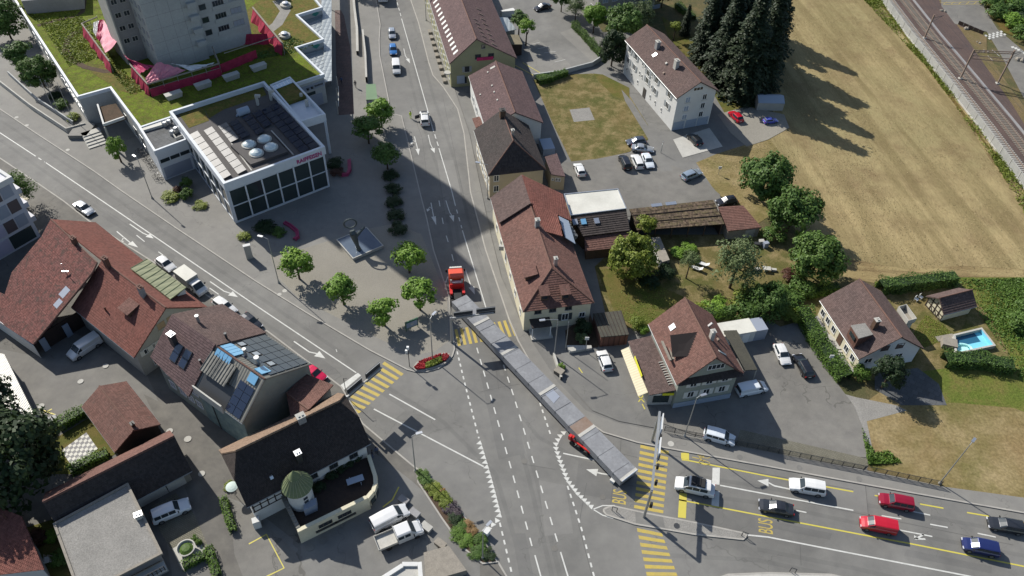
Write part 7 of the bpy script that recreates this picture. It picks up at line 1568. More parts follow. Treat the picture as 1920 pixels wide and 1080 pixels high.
# ------------------------------------------------------------------ vehicles
def loft(mb, secs, cap=True):
    n = len(secs[0])
    for a, b in zip(secs, secs[1:]):
        for i in range(n - 1): mb.face([a[i], a[i + 1], b[i + 1], b[i]])
        mb.face([a[n - 1], a[0], b[0], b[n - 1]])
    if cap: mb.face(secs[0][::-1]); mb.face(secs[-1])
    return mb
SPEC = {  # length, width, hood stations (t, top, halfwidth share), roof (t0 cowl, t1 front edge, t2 rear edge, t3 tail, height), belt, side windows (t ranges)
    'hatch': (4.0, 1.76, ((0, .52, .80), (.025, .68, .92), (.12, .80, .985), (.27, .93, 1), (.6, .97, 1), (.93, .97, .97), (.985, .90, .92), (1, .62, .86)), (.27, .45, .86, .97, 1.47), ((.44, .64), (.66, .86))),
    'sedan': (4.5, 1.78, ((0, .50, .80), (.025, .64, .92), (.12, .77, .985), (.29, .89, 1), (.6, .93, 1), (.84, .95, .99), (.97, .90, .93), (1, .60, .86)), (.29, .46, .72, .85, 1.42), ((.44, .58), (.60, .74))),
    'estate': (4.6, 1.80, ((0, .50, .80), (.025, .66, .92), (.12, .79, .985), (.27, .92, 1), (.6, .95, 1), (.93, .96, .97), (.985, .86, .92), (1, .60, .86)), (.27, .43, .90, .985, 1.47), ((.42, .58), (.60, .75), (.77, .90))),
    'suv': (4.75, 1.92, ((0, .60, .82), (.02, .85, .93), (.12, 1.00, .985), (.26, 1.08, 1), (.6, 1.12, 1), (.95, 1.12, .98), (.99, 1.0, .94), (1, .68, .88)), (.26, .39, .94, .99, 1.78), ((.38, .55), (.57, .74), (.76, .92))),
    'van': (5.0, 1.92, ((0, .60, .84), (.02, .85, .94), (.10, 1.05, .99), (.17, 1.20, 1), (.6, 1.22, 1), (.97, 1.22, 1), (.99, 1.15, .99), (1, .6, .97)), (.17, .33, .985, .997, 1.93), ((.25, .36),)),
    'mpv': (4.4, 1.80, ((0, .55, .82), (.02, .78, .93), (.10, .92, .985), (.20, 1.04, 1), (.6, 1.06, 1), (.95, 1.06, .98), (.99, .95, .95), (1, .6, .88)), (.20, .37, .93, .985, 1.68), ((.34, .52), (.54, .72), (.74, .90))),
    'pickup': (5.3, 1.94, ((0, .62, .84), (.02, .86, .94), (.10, 1.02, .99), (.19, 1.12, 1), (.55, 1.14, 1), (.9, 1.14, 1), (.985, 1.1, .98), (1, .6, .92)), (.19, .33, .86, .875, 1.92), ((.27, .42), (.44, .60), (.62, .80))),
}
_vc = {}
def car_meshes(kind):
    if kind in _vc: return _vc[kind]
    L, W, st, (t0, t1, t2, t3, zr), sw = SPEC[kind]; hw = W / 2; X = lambda t: L / 2 - t * L
    def top(t):
        for (a, za, wa), (b, zb_, wb) in zip(st, st[1:]):
            if a <= t <= b: f = (t - a) / (b - a); return za + (zb_ - za) * f, (wa + (wb - wa) * f) * hw
    b = MB(); secs = []
    for t, z, k in st:
        w_ = k * hw; lo = .24 if .05 < t < .97 else .34
        secs.append([(X(t), y, zz) for y, zz in ((-w_ * .93, lo), (-w_, .48), (-w_ * .985, z - .16), (-w_ * .90, z - .03), (-w_ * .5, z + .02), (0, z + .03), (w_ * .5, z + .02), (w_ * .90, z - .03), (w_ * .985, z - .16), (w_, .48), (w_ * .93, lo))])
    loft(b, secs)
    rw = .74 if kind not in ('van', 'pickup', 'mpv') else .86
    zb0, wb0 = top(t0); zb3, wb3 = top(t3); ztm = zr
    def csec(t, zt, wt, zb_, wb_): return [(X(t), y, z) for y, z in ((-wb_ * .90, zb_ - .04), (-wt, zt - .07), (-wt * .82, zt - .015), (0, zt + .02), (wt * .82, zt - .015), (wt, zt - .07), (wb_ * .90, zb_ - .04))]
    tm = (t1 + t2) / 2
    cs = [csec(t0, zb0 + .01, wb0 * .84, zb0, wb0), csec(t1, zr - .05, hw * rw, *top(t1)), csec(tm, zr, hw * rw * 1.02, *top(tm)), csec(t2, zr - .04, hw * rw * .97, *top(t2)), csec(t3, zb3 + .01, wb3 * .86, zb3, wb3)]
    loft(b, cs)
    body = b.mesh('car_body'); body.materials.append(PAINT['white'])
    def glass(nm, pts, n_off):
        m = MB(); m.face([Vector(p) + Vector(n_off) for p in pts]); m.face([Vector(p) + Vector(n_off) * .5 for p in pts[::-1]]); me = m.mesh(nm); me.materials.append(M['carglass']); return me
    g = []
    a0, a1 = cs[0], cs[1]; lp = lambda p, q, f: tuple(p[i] + (q[i] - p[i]) * f for i in range(3))
    def strips(nm, s0, s1, f0, f1, off):                            # glass that follows the body, strip by strip
        m = MB(); e = lambda p: Vector((p[0], p[1] * .93, p[2])) + Vector(off)
        for i in range(1, 5): m.face([e(lp(s0[i], s1[i], f0)), e(lp(s0[i + 1], s1[i + 1], f0)), e(lp(s0[i + 1], s1[i + 1], f1)), e(lp(s0[i], s1[i], f1))])
        me = m.mesh(nm); me.materials.append(M['carglass']); g.append((nm, me))
    strips('windscreen', a0, a1, .1, .93, (.012, 0, .014)); strips('rear_window', cs[4], cs[3], .2, .88, (-.012, 0, .012))
    for (sa, sb) in sw:
        for s in (-1, 1):
            za, wa = top(sa); zc, wc = top(sb); 
            inset = lambda t: .0 if t1 <= t <= t2 else .0
            def tp(t): 
                f = 1 if t1 <= t <= t2 else ((t - t0) / (t1 - t0) if t < t1 else (t3 - t) / (t3 - t2)); return f
            fa, fb = max(.25, min(1, tp(sa))), max(.25, min(1, tp(sb)))
            yb = lambda w_: w_ * .90; yt = hw * rw
            P_ = []
            for t, w_, z_, f in ((sa, wa, za, 0), (sb, wc, zc, 0), (sb, wc, zc, fb), (sa, wa, za, fa)):
                kk = .06 + .82 * f; P_.append((X(t), s * (yb(w_) + (yt - yb(w_)) * kk), (z_ - .04) + (zr - .07 - z_ + .04) * kk))
            g.append(('side_window', glass('side_window', P_ if s < 0 else P_[::-1], (0, s * .03, .008))))
    wr = .33 if kind in ('hatch', 'sedan', 'estate') else .37
    m = MB(); m.tube((0, -.11, 0), (0, .11, 0), wr, n=18); wheel = m.mesh('wheel'); wheel.materials.append(M['black'])
    m = MB(); m.tube((0, -.118, 0), (0, .118, 0), wr * .62, n=12); rim = m.mesh('rim'); rim.materials.append(M['rim'])
    zl = st[1][1] - .12
    def bx(nm, c, s, mt):
        m = MB(); m.box((-s[0] / 2, -s[1] / 2, -s[2] / 2), (s[0], 0, 0), (0, s[1], 0), (0, 0, s[2])); me = m.mesh(nm); me.materials.append(M[mt]); return (nm, me, c)
    ex = []
    for s in (-1, 1):
        ex += [bx('headlight', (X(.022), s * hw * .68, zl), (.22, .36, .14), 'light_w'), bx('tail_light', (X(.992), s * hw * .78, st[-2][1] - .15), (.08, .22, .22), 'light_r'), bx('mirror', (X(t0 + .06), s * (hw * .95 + .06), zb0 + .05), (.12, .26, .12), 'black')]
    ex += [bx('number_plate', (X(1.0) - .01, 0, .55), (.03, .5, .11), 'plate'), bx('bumper', (X(.004), 0, .38), (.06, W * .62, .12), 'black')]
    ex.append(bx('underbody', (0, 0, .22), (L * .9, W * .86, .12), 'black'))
    _vc[kind] = (body, g, wheel, rim, ex, wr, L, W); return _vc[kind]
def car(kind, label, px, py, fx, fy, col_, cat='car', name='parked_car', group=None, zb=0.0, scale=1.0):
    """px, py = middle of the car in the photograph, fx, fy = pixel further along the way it faces"""
    body, g, wheel, rim, ex, wr, L, W = car_meshes(kind); c = at(px, py, .75 + zb); d = at(fx, fy, .75 + zb) - c
    root = thing(name, label, cat, H(c) + UP * zb, math.atan2(d.y, d.x), group); root.scale = (scale,) * 3
    bo = inst('body', body, root, PAINT[col_])
    for p in bo.data.polygons: p.use_smooth = True
    for nm, me in g: inst(nm, me, root)
    for t in (.19, .80):
        for s in (-1, 1): w_ = inst('wheel', wheel, root, None, (L / 2 - t * L, s * (W / 2 - .085), wr)); inst('rim', rim, w_)
    for nm, me, c_ in ex: inst(nm, me, root, None, c_)
    return root
car('hatch', 'silver-grey car waiting on the main road, farthest of the three in line', 735, 62, 737, 80, 'silver'); car('hatch', 'bright blue car with dark glass roof, middle of the three in line', 737, 92, 739, 110, 'blue'); car('van', 'white van on the main road, nearest of the three in line', 743, 126, 745, 146, 'white', 'van', 'white_van', scale=.95)
car('sedan', 'silver open-topped car driving down the left road', 157, 389, 176, 402, 'silver'); car('hatch', 'small white car parked beside the green porch roof', 310, 494, 326, 506, 'white'); car('estate', 'white car half hidden behind the solar house roof', 421, 573, 440, 586, 'white'); car('hatch', 'dark car tucked against the solar house street side', 470, 602, 486, 614, 'dark')
car('hatch', 'raspberry red car under the solar house eave', 589, 699, 606, 710, 'pink'); car('van', 'white van parked in the farmhouse courtyard', 158, 651, 132, 668, 'white', 'van', 'white_van', zb=WK); car('suv', 'silver car with dark sunroof on the garage paving', 320, 957, 346, 946, 'pearl', zb=WK); car('van', 'white van parked beside the flatbed truck at the old inn', 731, 970, 758, 956, 'white', 'van', 'white_van', zb=WK)
car('hatch', 'white hatchback in the shop yard near the yellow awning', 1134, 675, 1128, 658, 'white'); car('van', 'white van parked along the shaded side of the shop house', 1410, 728, 1438, 722, 'pearl', 'van', 'white_van', scale=.94); car('hatch', 'white hatchback beside the black estate in the yard', 1467, 663, 1475, 680, 'white'); car('estate', 'black estate car beside the long clipped hedge', 1507, 684, 1498, 668, 'black'); car('mpv', 'pale silver people carrier parked along the roadside railing', 1349, 818, 1375, 825, 'pearl')
car('suv', 'white off-roader waiting in the right-turn lane', 1514, 912, 1480, 906, 'white', name='passing_car'); car('sedan', 'dark grey car behind the white pickup', 1456, 950, 1425, 944, 'dark', name='passing_car'); car('suv', 'red estate with sunroof in the upper lane', 1681, 940, 1652, 934, 'dred', name='passing_car', scale=.93); car('van', 'red van in the lower lane of the right road', 1647, 984, 1618, 978, 'red', 'van', 'passing_van', scale=.9); car('estate', 'dark slate car cut by the right edge', 1888, 984, 1856, 978, 'dark', name='passing_car'); car('mpv', 'navy blue car, last in the lower lane', 1839, 1025, 1808, 1018, 'navy', name='passing_car')
car('hatch', 'small white car alone beside the beige house shadow', 1087, 317, 1082, 304, 'white'); car('suv', 'black car, left of the three parked noses to the dry lawn', 1172, 303, 1166, 290, 'black', scale=.92); car('suv', 'white car in the middle of the three by the dry lawn', 1195, 302, 1189, 288, 'white', scale=.92); car('sedan', 'pale silver saloon on the right of the three by the dry lawn', 1215, 300, 1222, 316, 'pearl'); car('hatch', 'slate blue car parked on the lawn edge above the silver saloon', 1193, 264, 1175, 266, 'slate'); car('sedan', 'silver saloon with sunroof parked across the lawn corner', 1205, 277, 1226, 279, 'silver'); car('estate', 'silver-blue estate driving out of the car park', 1297, 326, 1314, 319, 'bsilver')
car('hatch', 'black car in front of the apartment block garages', 1303, 260, 1291, 248, 'black'); car('hatch', 'red car on the gravel parking by the tent garage', 1380, 217, 1371, 208, 'red'); car('hatch', 'small violet-blue car in the shade of the tent garage', 1445, 224, 1460, 222, 'iblue', scale=.8); car('hatch', 'black car half under the field-edge tree', 1363, 376, 1350, 378, 'black'); car('sedan', 'black car at the top edge of the upper car park', 1017, 12, 1003, 16, 'black')
# pickup with roof load at the stop line
o = car('pickup', 'white double-cab pickup with black luggage box at the stop line', 1303, 912, 1268, 904, 'white', 'pickup', 'passing_pickup')
def lbox(name, parent, c, s, mat, local=True): return part(name, MB().box((c[0] - s[0] / 2, c[1] - s[1] / 2, c[2]), (s[0], 0, 0), (0, s[1], 0), (0, 0, s[2])), M[mat], parent, local=True)
lbox('roof_rack', o, (-.25, 0, 1.93), (1.9, 1.45, .06), 'dsteel')
for k in range(3): lbox('roof_load', o, (.35 - k * .6, .1 * (k - 1), 1.99), (.5, 1.2, .16 + .05 * (k % 2)), 'black')
# white escort vehicle with its door open
o = car('suv', 'white escort vehicle with its door open beside the hi-vis person', 796, 221, 794, 204, 'white', name='escort_vehicle')
d_ = part('open_door', MB().box((.55, .96, .45), (-.35, .95, 0), (.06, .04, 0), (0, 0, .8)), M['dsteel'], o, local=True); lbox('warning_beacon', o, (-.1, 0, 1.79), (.25, 1.1, .12), 'flatwhite'); lbox('roof_box', o, (.75, 0, 1.62), (.5, 1.2, .2), 'dsteel')
# city bus
c = at(717, -14); d = at(719, 10) - at(716, -30); root = thing('city_bus', 'white city bus at the top edge of the main road', 'bus', H(c), math.atan2(d.y, d.x))
m = MB(); loft(m, [[(x, y, z) for y, z in ((-1.2 * k, .35), (-1.25 * k, 1.2), (-1.25 * k, 2.6), (-1.0 * k, zt), (1.0 * k, zt), (1.25 * k, 2.6), (1.25 * k, 1.2), (1.2 * k, .35))] for x, k, zt in ((-5.9, .97, 2.85), (-5.6, 1, 3.0), (5.4, 1, 3.0), (5.9, .95, 2.8))]); part('body', m, M['wframe'], root, local=True)
lbox('windscreen', root, (5.93, 0, 1.15), (.06, 2.2, 1.35), 'carglass')
for s in (-1, 1):
    for k in range(6): lbox('side_window', root, (-4.9 + 1.75 * k, s * 1.26, 1.35), (1.6, .05, 1.05), 'carglass')
    for x in (-3.2, 3.4): part('wheel', MB().tube((x, s * 1.0, .48), (x, s * 1.27, .48), .48, n=16), M['black'], root, local=True)
    lbox('headlight', root, (5.95, s * .9, .7), (.08, .3, .2), 'light_w'); lbox('mirror', root, (5.8, s * 1.45, 2.2), (.12, .3, .4), 'black')
# small lorry with cream canopy
c = at(359, 529, 1.2); d = at(385, 548) - at(340, 514); root = thing('delivery_lorry', 'small white lorry with cream canopy box parked on the left road', 'lorry', H(c), math.atan2(d.y, d.x))
lbox('box_body', root, (-1.1, 0, .9), (3.4, 2.1, 1.7), 'concl'); lbox('box_roof', root, (-1.1, 0, 2.603), (3.5, 2.16, .08), 'flatwhite'); lbox('chassis', root, (-.2, 0, .45), (5.2, .9, .3), 'black')
m = MB(); loft(m, [[(x, y, z) for y, z in ((-.92, .4), (-.95, 1.1), (-w_, zt - .1), (-w_ * .8, zt), (w_ * .8, zt), (w_, zt - .1), (.95, 1.1), (.92, .4))] for x, w_, zt in ((.75, .82, 2.15), (1.7, .82, 2.12), (2.35, .88, 1.25), (2.85, .85, 1.05), (2.98, .8, .8))]); part('cab', m, PAINT['white'], root, local=True)
m = MB(); m.face([(1.76, -.74, 2.1), (2.36, -.8, 1.32), (2.36, .8, 1.32), (1.76, .74, 2.1)][::-1]); part('windscreen', m, M['carglass'], root, local=True)
for s in (-1, 1):
    lbox('side_window', root, (1.3, s * .9, 1.3), (.8, .06, .55), 'carglass'); lbox('mirror', root, (2.0, s * 1.15, 1.3), (.1, .25, .3), 'black'); lbox('headlight', root, (2.95, s * .62, .75), (.1, .35, .18), 'light_w')
    for x in (2.1, -1.6): part('wheel', MB().tube((x, s * .78, .36), (x, s * 1.0, .36), .36, n=16), M['black'], root, local=True)
# crew-cab flatbed
c = at(749, 1004, .9); d = at(786, 990) - at(710, 1022); root = thing('flatbed_truck', 'white crew-cab truck with open grey flatbed parked by the old inn', 'truck', H(c) + UP * WK, math.atan2(d.y, d.x))
m = MB(); loft(m, [[(x, y, z) for y, z in ((-.94, .4), (-.97, 1.1), (-w_, zt - .1), (-w_ * .8, zt), (w_ * .8, zt), (w_, zt - .1), (.97, 1.1), (.94, .4))] for x, w_, zt in ((-.45, .84, 2.2), (1.35, .84, 2.2), (2.0, .88, 1.35), (2.7, .86, 1.1), (2.95, .8, .85))]); part('cab', m, PAINT['white'], root, local=True)
m = MB(); m.face([(1.42, -.76, 2.16), (2.0, -.8, 1.42), (2.0, .8, 1.42), (1.42, .76, 2.16)][::-1]); part('windscreen', m, M['carglass'], root, local=True); lbox('bed_floor', root, (-1.75, 0, .85), (2.5, 2.0, .1), 'concl')
for s in (-1, 1):
    lbox('bed_side', root, (-1.75, s * 1.0, .95), (2.5, .06, .38), 'concl'); lbox('mirror', root, (1.6, s * 1.15, 1.35), (.12, .25, .3), 'black'); lbox('headlight', root, (2.92, s * .62, .78), (.1, .35, .18), 'light_w')
    for x in (.0, .85): lbox('side_window', root, (x, s * .9, 1.35), (.7, .08, .55), 'carglass')
    for x in (2.0, -1.7): part('wheel', MB().tube((x, s * .78, .36), (x, s * 1.0, .36), .36, n=16), M['black'], root, local=True)
lbox('bed_end', root, (-3.0, 0, .95), (.06, 2.0, .38), 'concl'); lbox('headboard', root, (-.52, 0, .95), (.08, 2.0, 1.1), 'steel'); lbox('chassis', root, (-.2, 0, .45), (5.4, .9, .3), 'black')
# red tractor of the heavy transport, and its long load
c = at(856, 530, 1.6); d = at(853, 505) - at(859, 560); root = thing('tractor_truck', 'bright red heavy tractor truck pulling the long grey load', 'truck', H(c), math.atan2(d.y, d.x))
lbox('chassis', root, (-1.2, 0, .7), (6.2, 1.1, .35), 'black')
m = MB(); loft(m, [[(x, y, z) for y, z in ((-1.2, .6), (-1.24, 1.6), (-1.2, zt - .15), (-1.0, zt), (1.0, zt), (1.2, zt - .15), (1.24, 1.6), (1.2, .6))] for x, zt in ((.0, 3.1), (.3, 3.45), (1.5, 3.4), (2.1, 2.9), (2.3, 1.7), (2.35, 1.5))]); part('cab', m, PAINT['orange'], root, local=True)
lbox('light_bar', root, (1.7, 0, 3.36), (.3, 2.0, .14), 'flatwhite'); lbox('windscreen', root, (2.2, 0, 1.8), (.1, 2.1, .9), 'carglass')
for k in range(5): part('roof_lamp', MB().tube((1.95, -.8 + .4 * k, 3.2), (2.1, -.8 + .4 * k, 3.2), .1, n=8), M['light_w'], root, local=True)
for s in (-1, 1):
    lbox('side_tank', root, (-1.1, s * 1.0, .6), (2.2, .45, .8), 'red'); lbox('mirror', root, (2.1, s * 1.5, 2.1), (.15, .3, .6), 'black'); lbox('frame_post', root, (-.35, s * .9, 1.0), (.2, .3, 1.7), 'concl')
    for x in (1.5, -2.3, -3.4): part('wheel', MB().tube((x, s * .75, .52), (x, s * 1.2, .52), .52, n=16), M['black'], root, local=True)
lbox('rear_wall', root, (-.85, 0, 1.0), (.16, 2.3, 1.2), 'red'); lbox('ballast_box', root, (-.5, 0, 1.0), (.5, 1.5, 1.4), 'alu'); lbox('fifth_wheel', root, (-2.7, 0, 1.05), (1.4, 1.2, .25), 'black')
zt = 1.9; La, Lb, Lc, Ld = at(846.7, 565.6, zt), at(1164, 901.7, zt), at(1194, 879, zt), at(874.4, 552.5, zt)
root = thing('long_load', 'very long grey load of five covered sections stretched across the crossroads', 'trailer load', H((La + Lc) / 2), 0)
cuts = [0, .155, .335, .565, .785, 1.0]
for k in range(5):
    a, b = La + (Lb - La) * cuts[k], La + (Lb - La) * cuts[k + 1]; c_, d_ = Ld + (Lc - Ld) * cuts[k + 1], Ld + (Lc - Ld) * cuts[k]
    m = MB(); m.prism([a, b, c_, d_], .62, zt - .02 * (k % 2)); part('load_section', m, M['loadtop'], root)
    m = MB(); dd = (b - a).normalized(); m.box(b - dd * .25 + UP * .0, dd * .5, (c_ - b), UP * .05); part('joint_strap', m, M['concl'], root)
m = MB(); a = La + (Lb - La) * .735; b = La + (Lb - La) * .78; c_, d_ = Ld + (Lc - Ld) * .78, Ld + (Lc - Ld) * .735; m.face([p + UP * .006 for p in (a, b, c_, d_)]); part('rust_patch', m, M['rustst'], root)
m = MB(); a = La + (Lb - La) * .575; b = La + (Lb - La) * .63; c_, d_ = Ld + (Lc - Ld) * .61, Ld + (Lc - Ld) * .575; mid = lambda p, q: p + (q - p) * .25; m.face([p + UP * .006 for p in (mid(a, d_), mid(b, c_), mid(c_, b), mid(d_, a))]); part('worn_patch', m, M['alu'], root)
dd = (Lb - La).normalized(); nn = Vector((-dd.y, dd.x, 0))
for k in range(13):
    t = (k + .5) / 13; part('lashing', MB().box(La + (Lb - La) * t - UP * .5, dd * .06, nn * -.03, UP * .52).box(La + (Lb - La) * t + UP * .003, dd * .04, (Ld - La), UP * .01), M['dsteel'], root)
m = MB(); m.box(La * .5 + Ld * .5 - nn * .9 - UP * (zt - .35), Lb - La, nn * 1.8, UP * .27); part('beam', m, M['dsteel'], root)
for t in (.12, .16, .40, .44, .62, .66, .88, .92):
    for s in (-1, 1): q = La * .5 + Ld * .5 + (Lb - La) * t + nn * s * 1.05; q.z = .42; part('wheel', MB().tube(q - nn * .2, q + nn * .2, .42, n=14), M['black'], root)
m = MB(); q = H(La) * .1 + H(Lb) * .9 
for a_, b_ in ((Lb, Lc),): m.tube(a_ + dd * .2 + UP * .1, b_ + dd * .2 + UP * .1, .08, n=6)
part('end_rail', m, M['alu'], root)
# red rear dolly
c = at(1092, 832, .8); d = at(1075, 820) - at(1108, 844); root = thing('steering_dolly', 'red steering dolly beside the rear of the long load', 'dolly', H(c), math.atan2(d.y, d.x))
lbox('frame', root, (0, .45, .75), (3.6, .22, .22), 'red'); lbox('frame', root, (0, -.55, .75), (3.6, .22, .22), 'red'); lbox('cross_beam', root, (1.6, 0, .78), (.35, 1.5, .25), 'red'); lbox('cross_beam', root, (-1.0, 0, .76), (.3, 1.2, .25), 'red'); lbox('console', root, (1.75, .55, .9), (.4, .5, .8), 'red'); lbox('engine_box', root, (.4, 0, .7), (1.2, .7, .4), 'black')
for s in (-1, 1):
    for x in (-1.2, .1, 1.2): part('wheel', MB().tube((x, s * .55, .42), (x, s * .85, .42), .42, n=14), M['black'], root, local=True)
# bicycles in front of the annex
def bicycle(px, py, ang, label):
    c = at(px, py) + UP * WK; root = thing('bicycle', label, 'bicycle', c, ang, 'bicycles parked before the annex')
    for x in (-.52, .52):
        m = MB(); n_ = 14
        for k in range(n_):
            a, b = 2 * math.pi * k / n_, 2 * math.pi * (k + 1) / n_; m.tube((x + .33 * math.cos(a), 0, .34 + .33 * math.sin(a)), (x + .33 * math.cos(b), 0, .34 + .33 * math.sin(b)), .03, n=4, cap=False)
        part('wheel', m, M['black'], root, local=True)
    m = MB()
    for p, q in (((-.52, 0, .34), (-.1, 0, .3)), ((-.1, 0, .3), (-.2, 0, .85)), ((-.2, 0, .8), (.4, 0, .85)), ((.4, 0, .85), (-.1, 0, .3)), ((.4, 0, .9), (.52, 0, .34)), ((-.52, 0, .34), (-.2, 0, .75))): m.tube(p, q, .03, n=5)
    part('frame', m, M['dsteel'], root, local=True); lbox('saddle', root, (-.22, 0, .88), (.26, .14, .07), 'black'); m = MB(); m.tube((.36, -.3, 1.0), (.36, .3, 1.0), .025, n=5); part('handlebar', m, M['alu'], root, local=True)
for k, (px, py) in enumerate(((264, 287), (270, 292), (274, 298), (279, 305), (284, 311), (288, 318), (295, 334), (300, 340))): bicycle(px, py, R(12 + 17 * (k % 3)), 'bicycle in the row before the annex, %s from the tree' % ('first', 'second', 'third', 'fourth', 'fifth', 'sixth', 'seventh', 'last')[k])

# ------------------------------------------------------------------ people
def person(label, px, py, face, top='cloth_d', leg='cloth_d', zb=0, stride=.22):
    c = at(px, py) + UP * zb; root = thing('person', label, 'person', c, face)
    J = {'pel': (0, 0, .95), 'ch': (0, 0, 1.28), 'nk': (0, 0, 1.48), 'hd': (.02, 0, 1.60), 'tp': (.02, 0, 1.72), 'hl': (0, .1, .9), 'kl': (stride * .6, .1, .5), 'al': (stride * .5, .1, .09), 'tl': (stride * .5 + .17, .1, .04), 'hr': (0, -.1, .9), 'kr': (-stride * .2, -.1, .5), 'ar': (-stride, -.1, .1), 'tr': (-stride + .17, -.1, .04),
         'sl': (0, .2, 1.42), 'el': (-.06, .27, 1.13), 'wl': (.1, .27, .9), 'fl': (.15, .26, .82), 'sr': (0, -.2, 1.42), 'er': (.05, -.27, 1.13), 'wr': (.2, -.25, .93), 'fr': (.25, -.24, .85)}
    E_ = [('pel', 'ch'), ('ch', 'nk'), ('nk', 'hd'), ('hd', 'tp'), ('pel', 'hl'), ('hl', 'kl'), ('kl', 'al'), ('al', 'tl'), ('pel', 'hr'), ('hr', 'kr'), ('kr', 'ar'), ('ar', 'tr'), ('ch', 'sl'), ('sl', 'el'), ('el', 'wl'), ('wl', 'fl'), ('ch', 'sr'), ('sr', 'er'), ('er', 'wr'), ('wr', 'fr')]
    rad = {'pel': .15, 'ch': .16, 'nk': .06, 'hd': .10, 'tp': .075, 'hl': .1, 'hr': .1, 'kl': .065, 'kr': .065, 'al': .045, 'ar': .045, 'tl': .04, 'tr': .04, 'sl': .075, 'sr': .075, 'el': .05, 'er': .05, 'wl': .035, 'wr': .035, 'fl': .035, 'fr': .035}
    ks = list(J); me = bpy.data.meshes.new('body'); me.from_pydata([J[k] for k in ks], [(ks.index(a), ks.index(b)) for a, b in E_], []); o = link('body', me, None, root)
    sk = o.modifiers.new('skin', 'SKIN')
    for i, k in enumerate(ks): me.skin_vertices[0].data[i].radius = (rad[k], rad[k])
    me.skin_vertices[0].data[0].use_root = True
    ss = o.modifiers.new('smooth', 'SUBSURF'); ss.levels = ss.render_levels = 1
    ev = bpy.data.meshes.new_from_object(o.evaluated_get(bpy.context.evaluated_depsgraph_get())); o.modifiers.clear(); o.data = ev; ev.materials.clear()
    for mt in (top, leg, 'skin'): ev.materials.append(M[mt])
    for p in ev.polygons:
        z = p.center.z; p.use_smooth = True; p.material_index = 2 if z > 1.5 or (abs(p.center.y) > .2 and z < .95) else (0 if z > .92 else 1)
    m = MB(); m.lathe((0.0, 0, 1.62), [(.112, 0), (.12, .06), (.08, .125), (0, .145)], 12); part('hair', m, M['timber'], root, True, local=True); return root
person('person in a bright yellow safety suit standing on the main road', 770, 222, R(-60), 'hivis', 'hivis', 0, .1); person('person in dark clothes walking on the promenade', 667, 165, R(-80), 'cloth_d', 'cloth_d', WK); person('person in dark clothes walking past the old inn corner', 707, 852, R(-70), 'cloth_b', 'cloth_d', WK); person('person standing by the inn entrance sign', 699, 858, R(20), 'cloth_d', 'cloth_b', WK, .05)
person('person under the promenade canopy', 641, 158, R(-90), 'cloth_b', 'cloth_d', WK)

# ------------------------------------------------------------------ street furniture
def lamp(label, px, py, hgt, arm=(-.9, .5), zb=0.0, r=.09, name='street_lamp', group=None):
    c = at(px, py) + UP * zb; root = thing(name, label, 'lamp', c, 0, group); t = c + UP * hgt; e = t + Vector((arm[0], arm[1], .25))
    m = MB(); m.tube(c, c + UP * hgt * .5, r, r * .8); m.tube(c + UP * hgt * .5, t, r * .8, r * .55); m.tube(t - UP * .02, e, .05, .045); part('pole', m, M['steel'], root)
    part('base', MB().lathe(c, [(.22, 0), (.2, .12), (.1, .5)], 12), M['concl'], root)
    d = (H(e) - H(t)).normalized(); n = Vector((-d.y, d.x, 0)); part('lamp_head', MB().box(e - n * .17 - UP * .06, d * .85, n * .34, UP * .13), M['alu'], root)
lamp('tall street lamp at the lower left edge of the plaza', 523, 531, 9.7, (-.8, .2), WK); lamp('street lamp at the end of the railing beside the dry grass', 1761, 907, 9.4, (.3, .3), WK); lamp('street lamp between railing and shop house', 1283, 818, 9.0, (.5, .2), WK); lamp('street lamp standing in the red flower bed', 811, 674, 9.1, (.3, .5), WK); lamp('street lamp at the tip of the planting strip near the old inn', 779, 884, 8.3, (.5, .2), WK); lamp('street lamp at the bottom end of the planting strip', 905, 1048, 7.2, (.4, .5), WK); lamp('street lamp in front of the red house porch', 1039, 667, 8.2, (-1.9, -.4), WK); lamp('street lamp by the bicycles at the annex', 286, 373, 8.8, (-.4, .3), WK); lamp('street lamp at the olive inn by the top edge', 799, 39, 8.5, (-.4, 0), WK); lamp('street lamp beside the beige house wall', 914, 372, 7.6, (-1.4, .2), WK)
for lb, px, py, hh, nm, ct in (('thin flagpole in the shaded garden by the red house porch', 1060, 657, 6.6, 'flagpole', 'flagpole'), ('left flagpole of three at the podium ramp', 102, 210, 7.4, 'flagpole', 'flagpole'), ('middle flagpole of three at the podium ramp', 111, 212, 7.4, 'flagpole', 'flagpole'), ('right flagpole of three at the podium ramp', 139, 230, 9.0, 'flagpole', 'flagpole'), ('thin post beside the access lane', 1239, 287, 2.8, 'post', 'post')):
    c = at(px, py) + UP * (WK if px < 1000 else 0); root = thing(nm, lb, ct, c); part('pole', MB().tube(c, c + UP * hh, .07, .04), M['steel'], root); part('finial', MB().lathe(c + UP * hh, [(.0, -.05), (.07, 0), (0, .09)], 8), M['alu'], root)
c = at(469, 485) + UP * WK; m = MB(); m.cbox(c, 1.1, .5, 2.9, R(25)); o = solo('info_pillar', m, M['concl'], 'tall pale pillar sign on the pavement before the bank', 'pillar', c); part('pillar_cap', MB().cbox(c + UP * 2.9, 1.2, .6, .12, R(25)), M['plaster'], o)
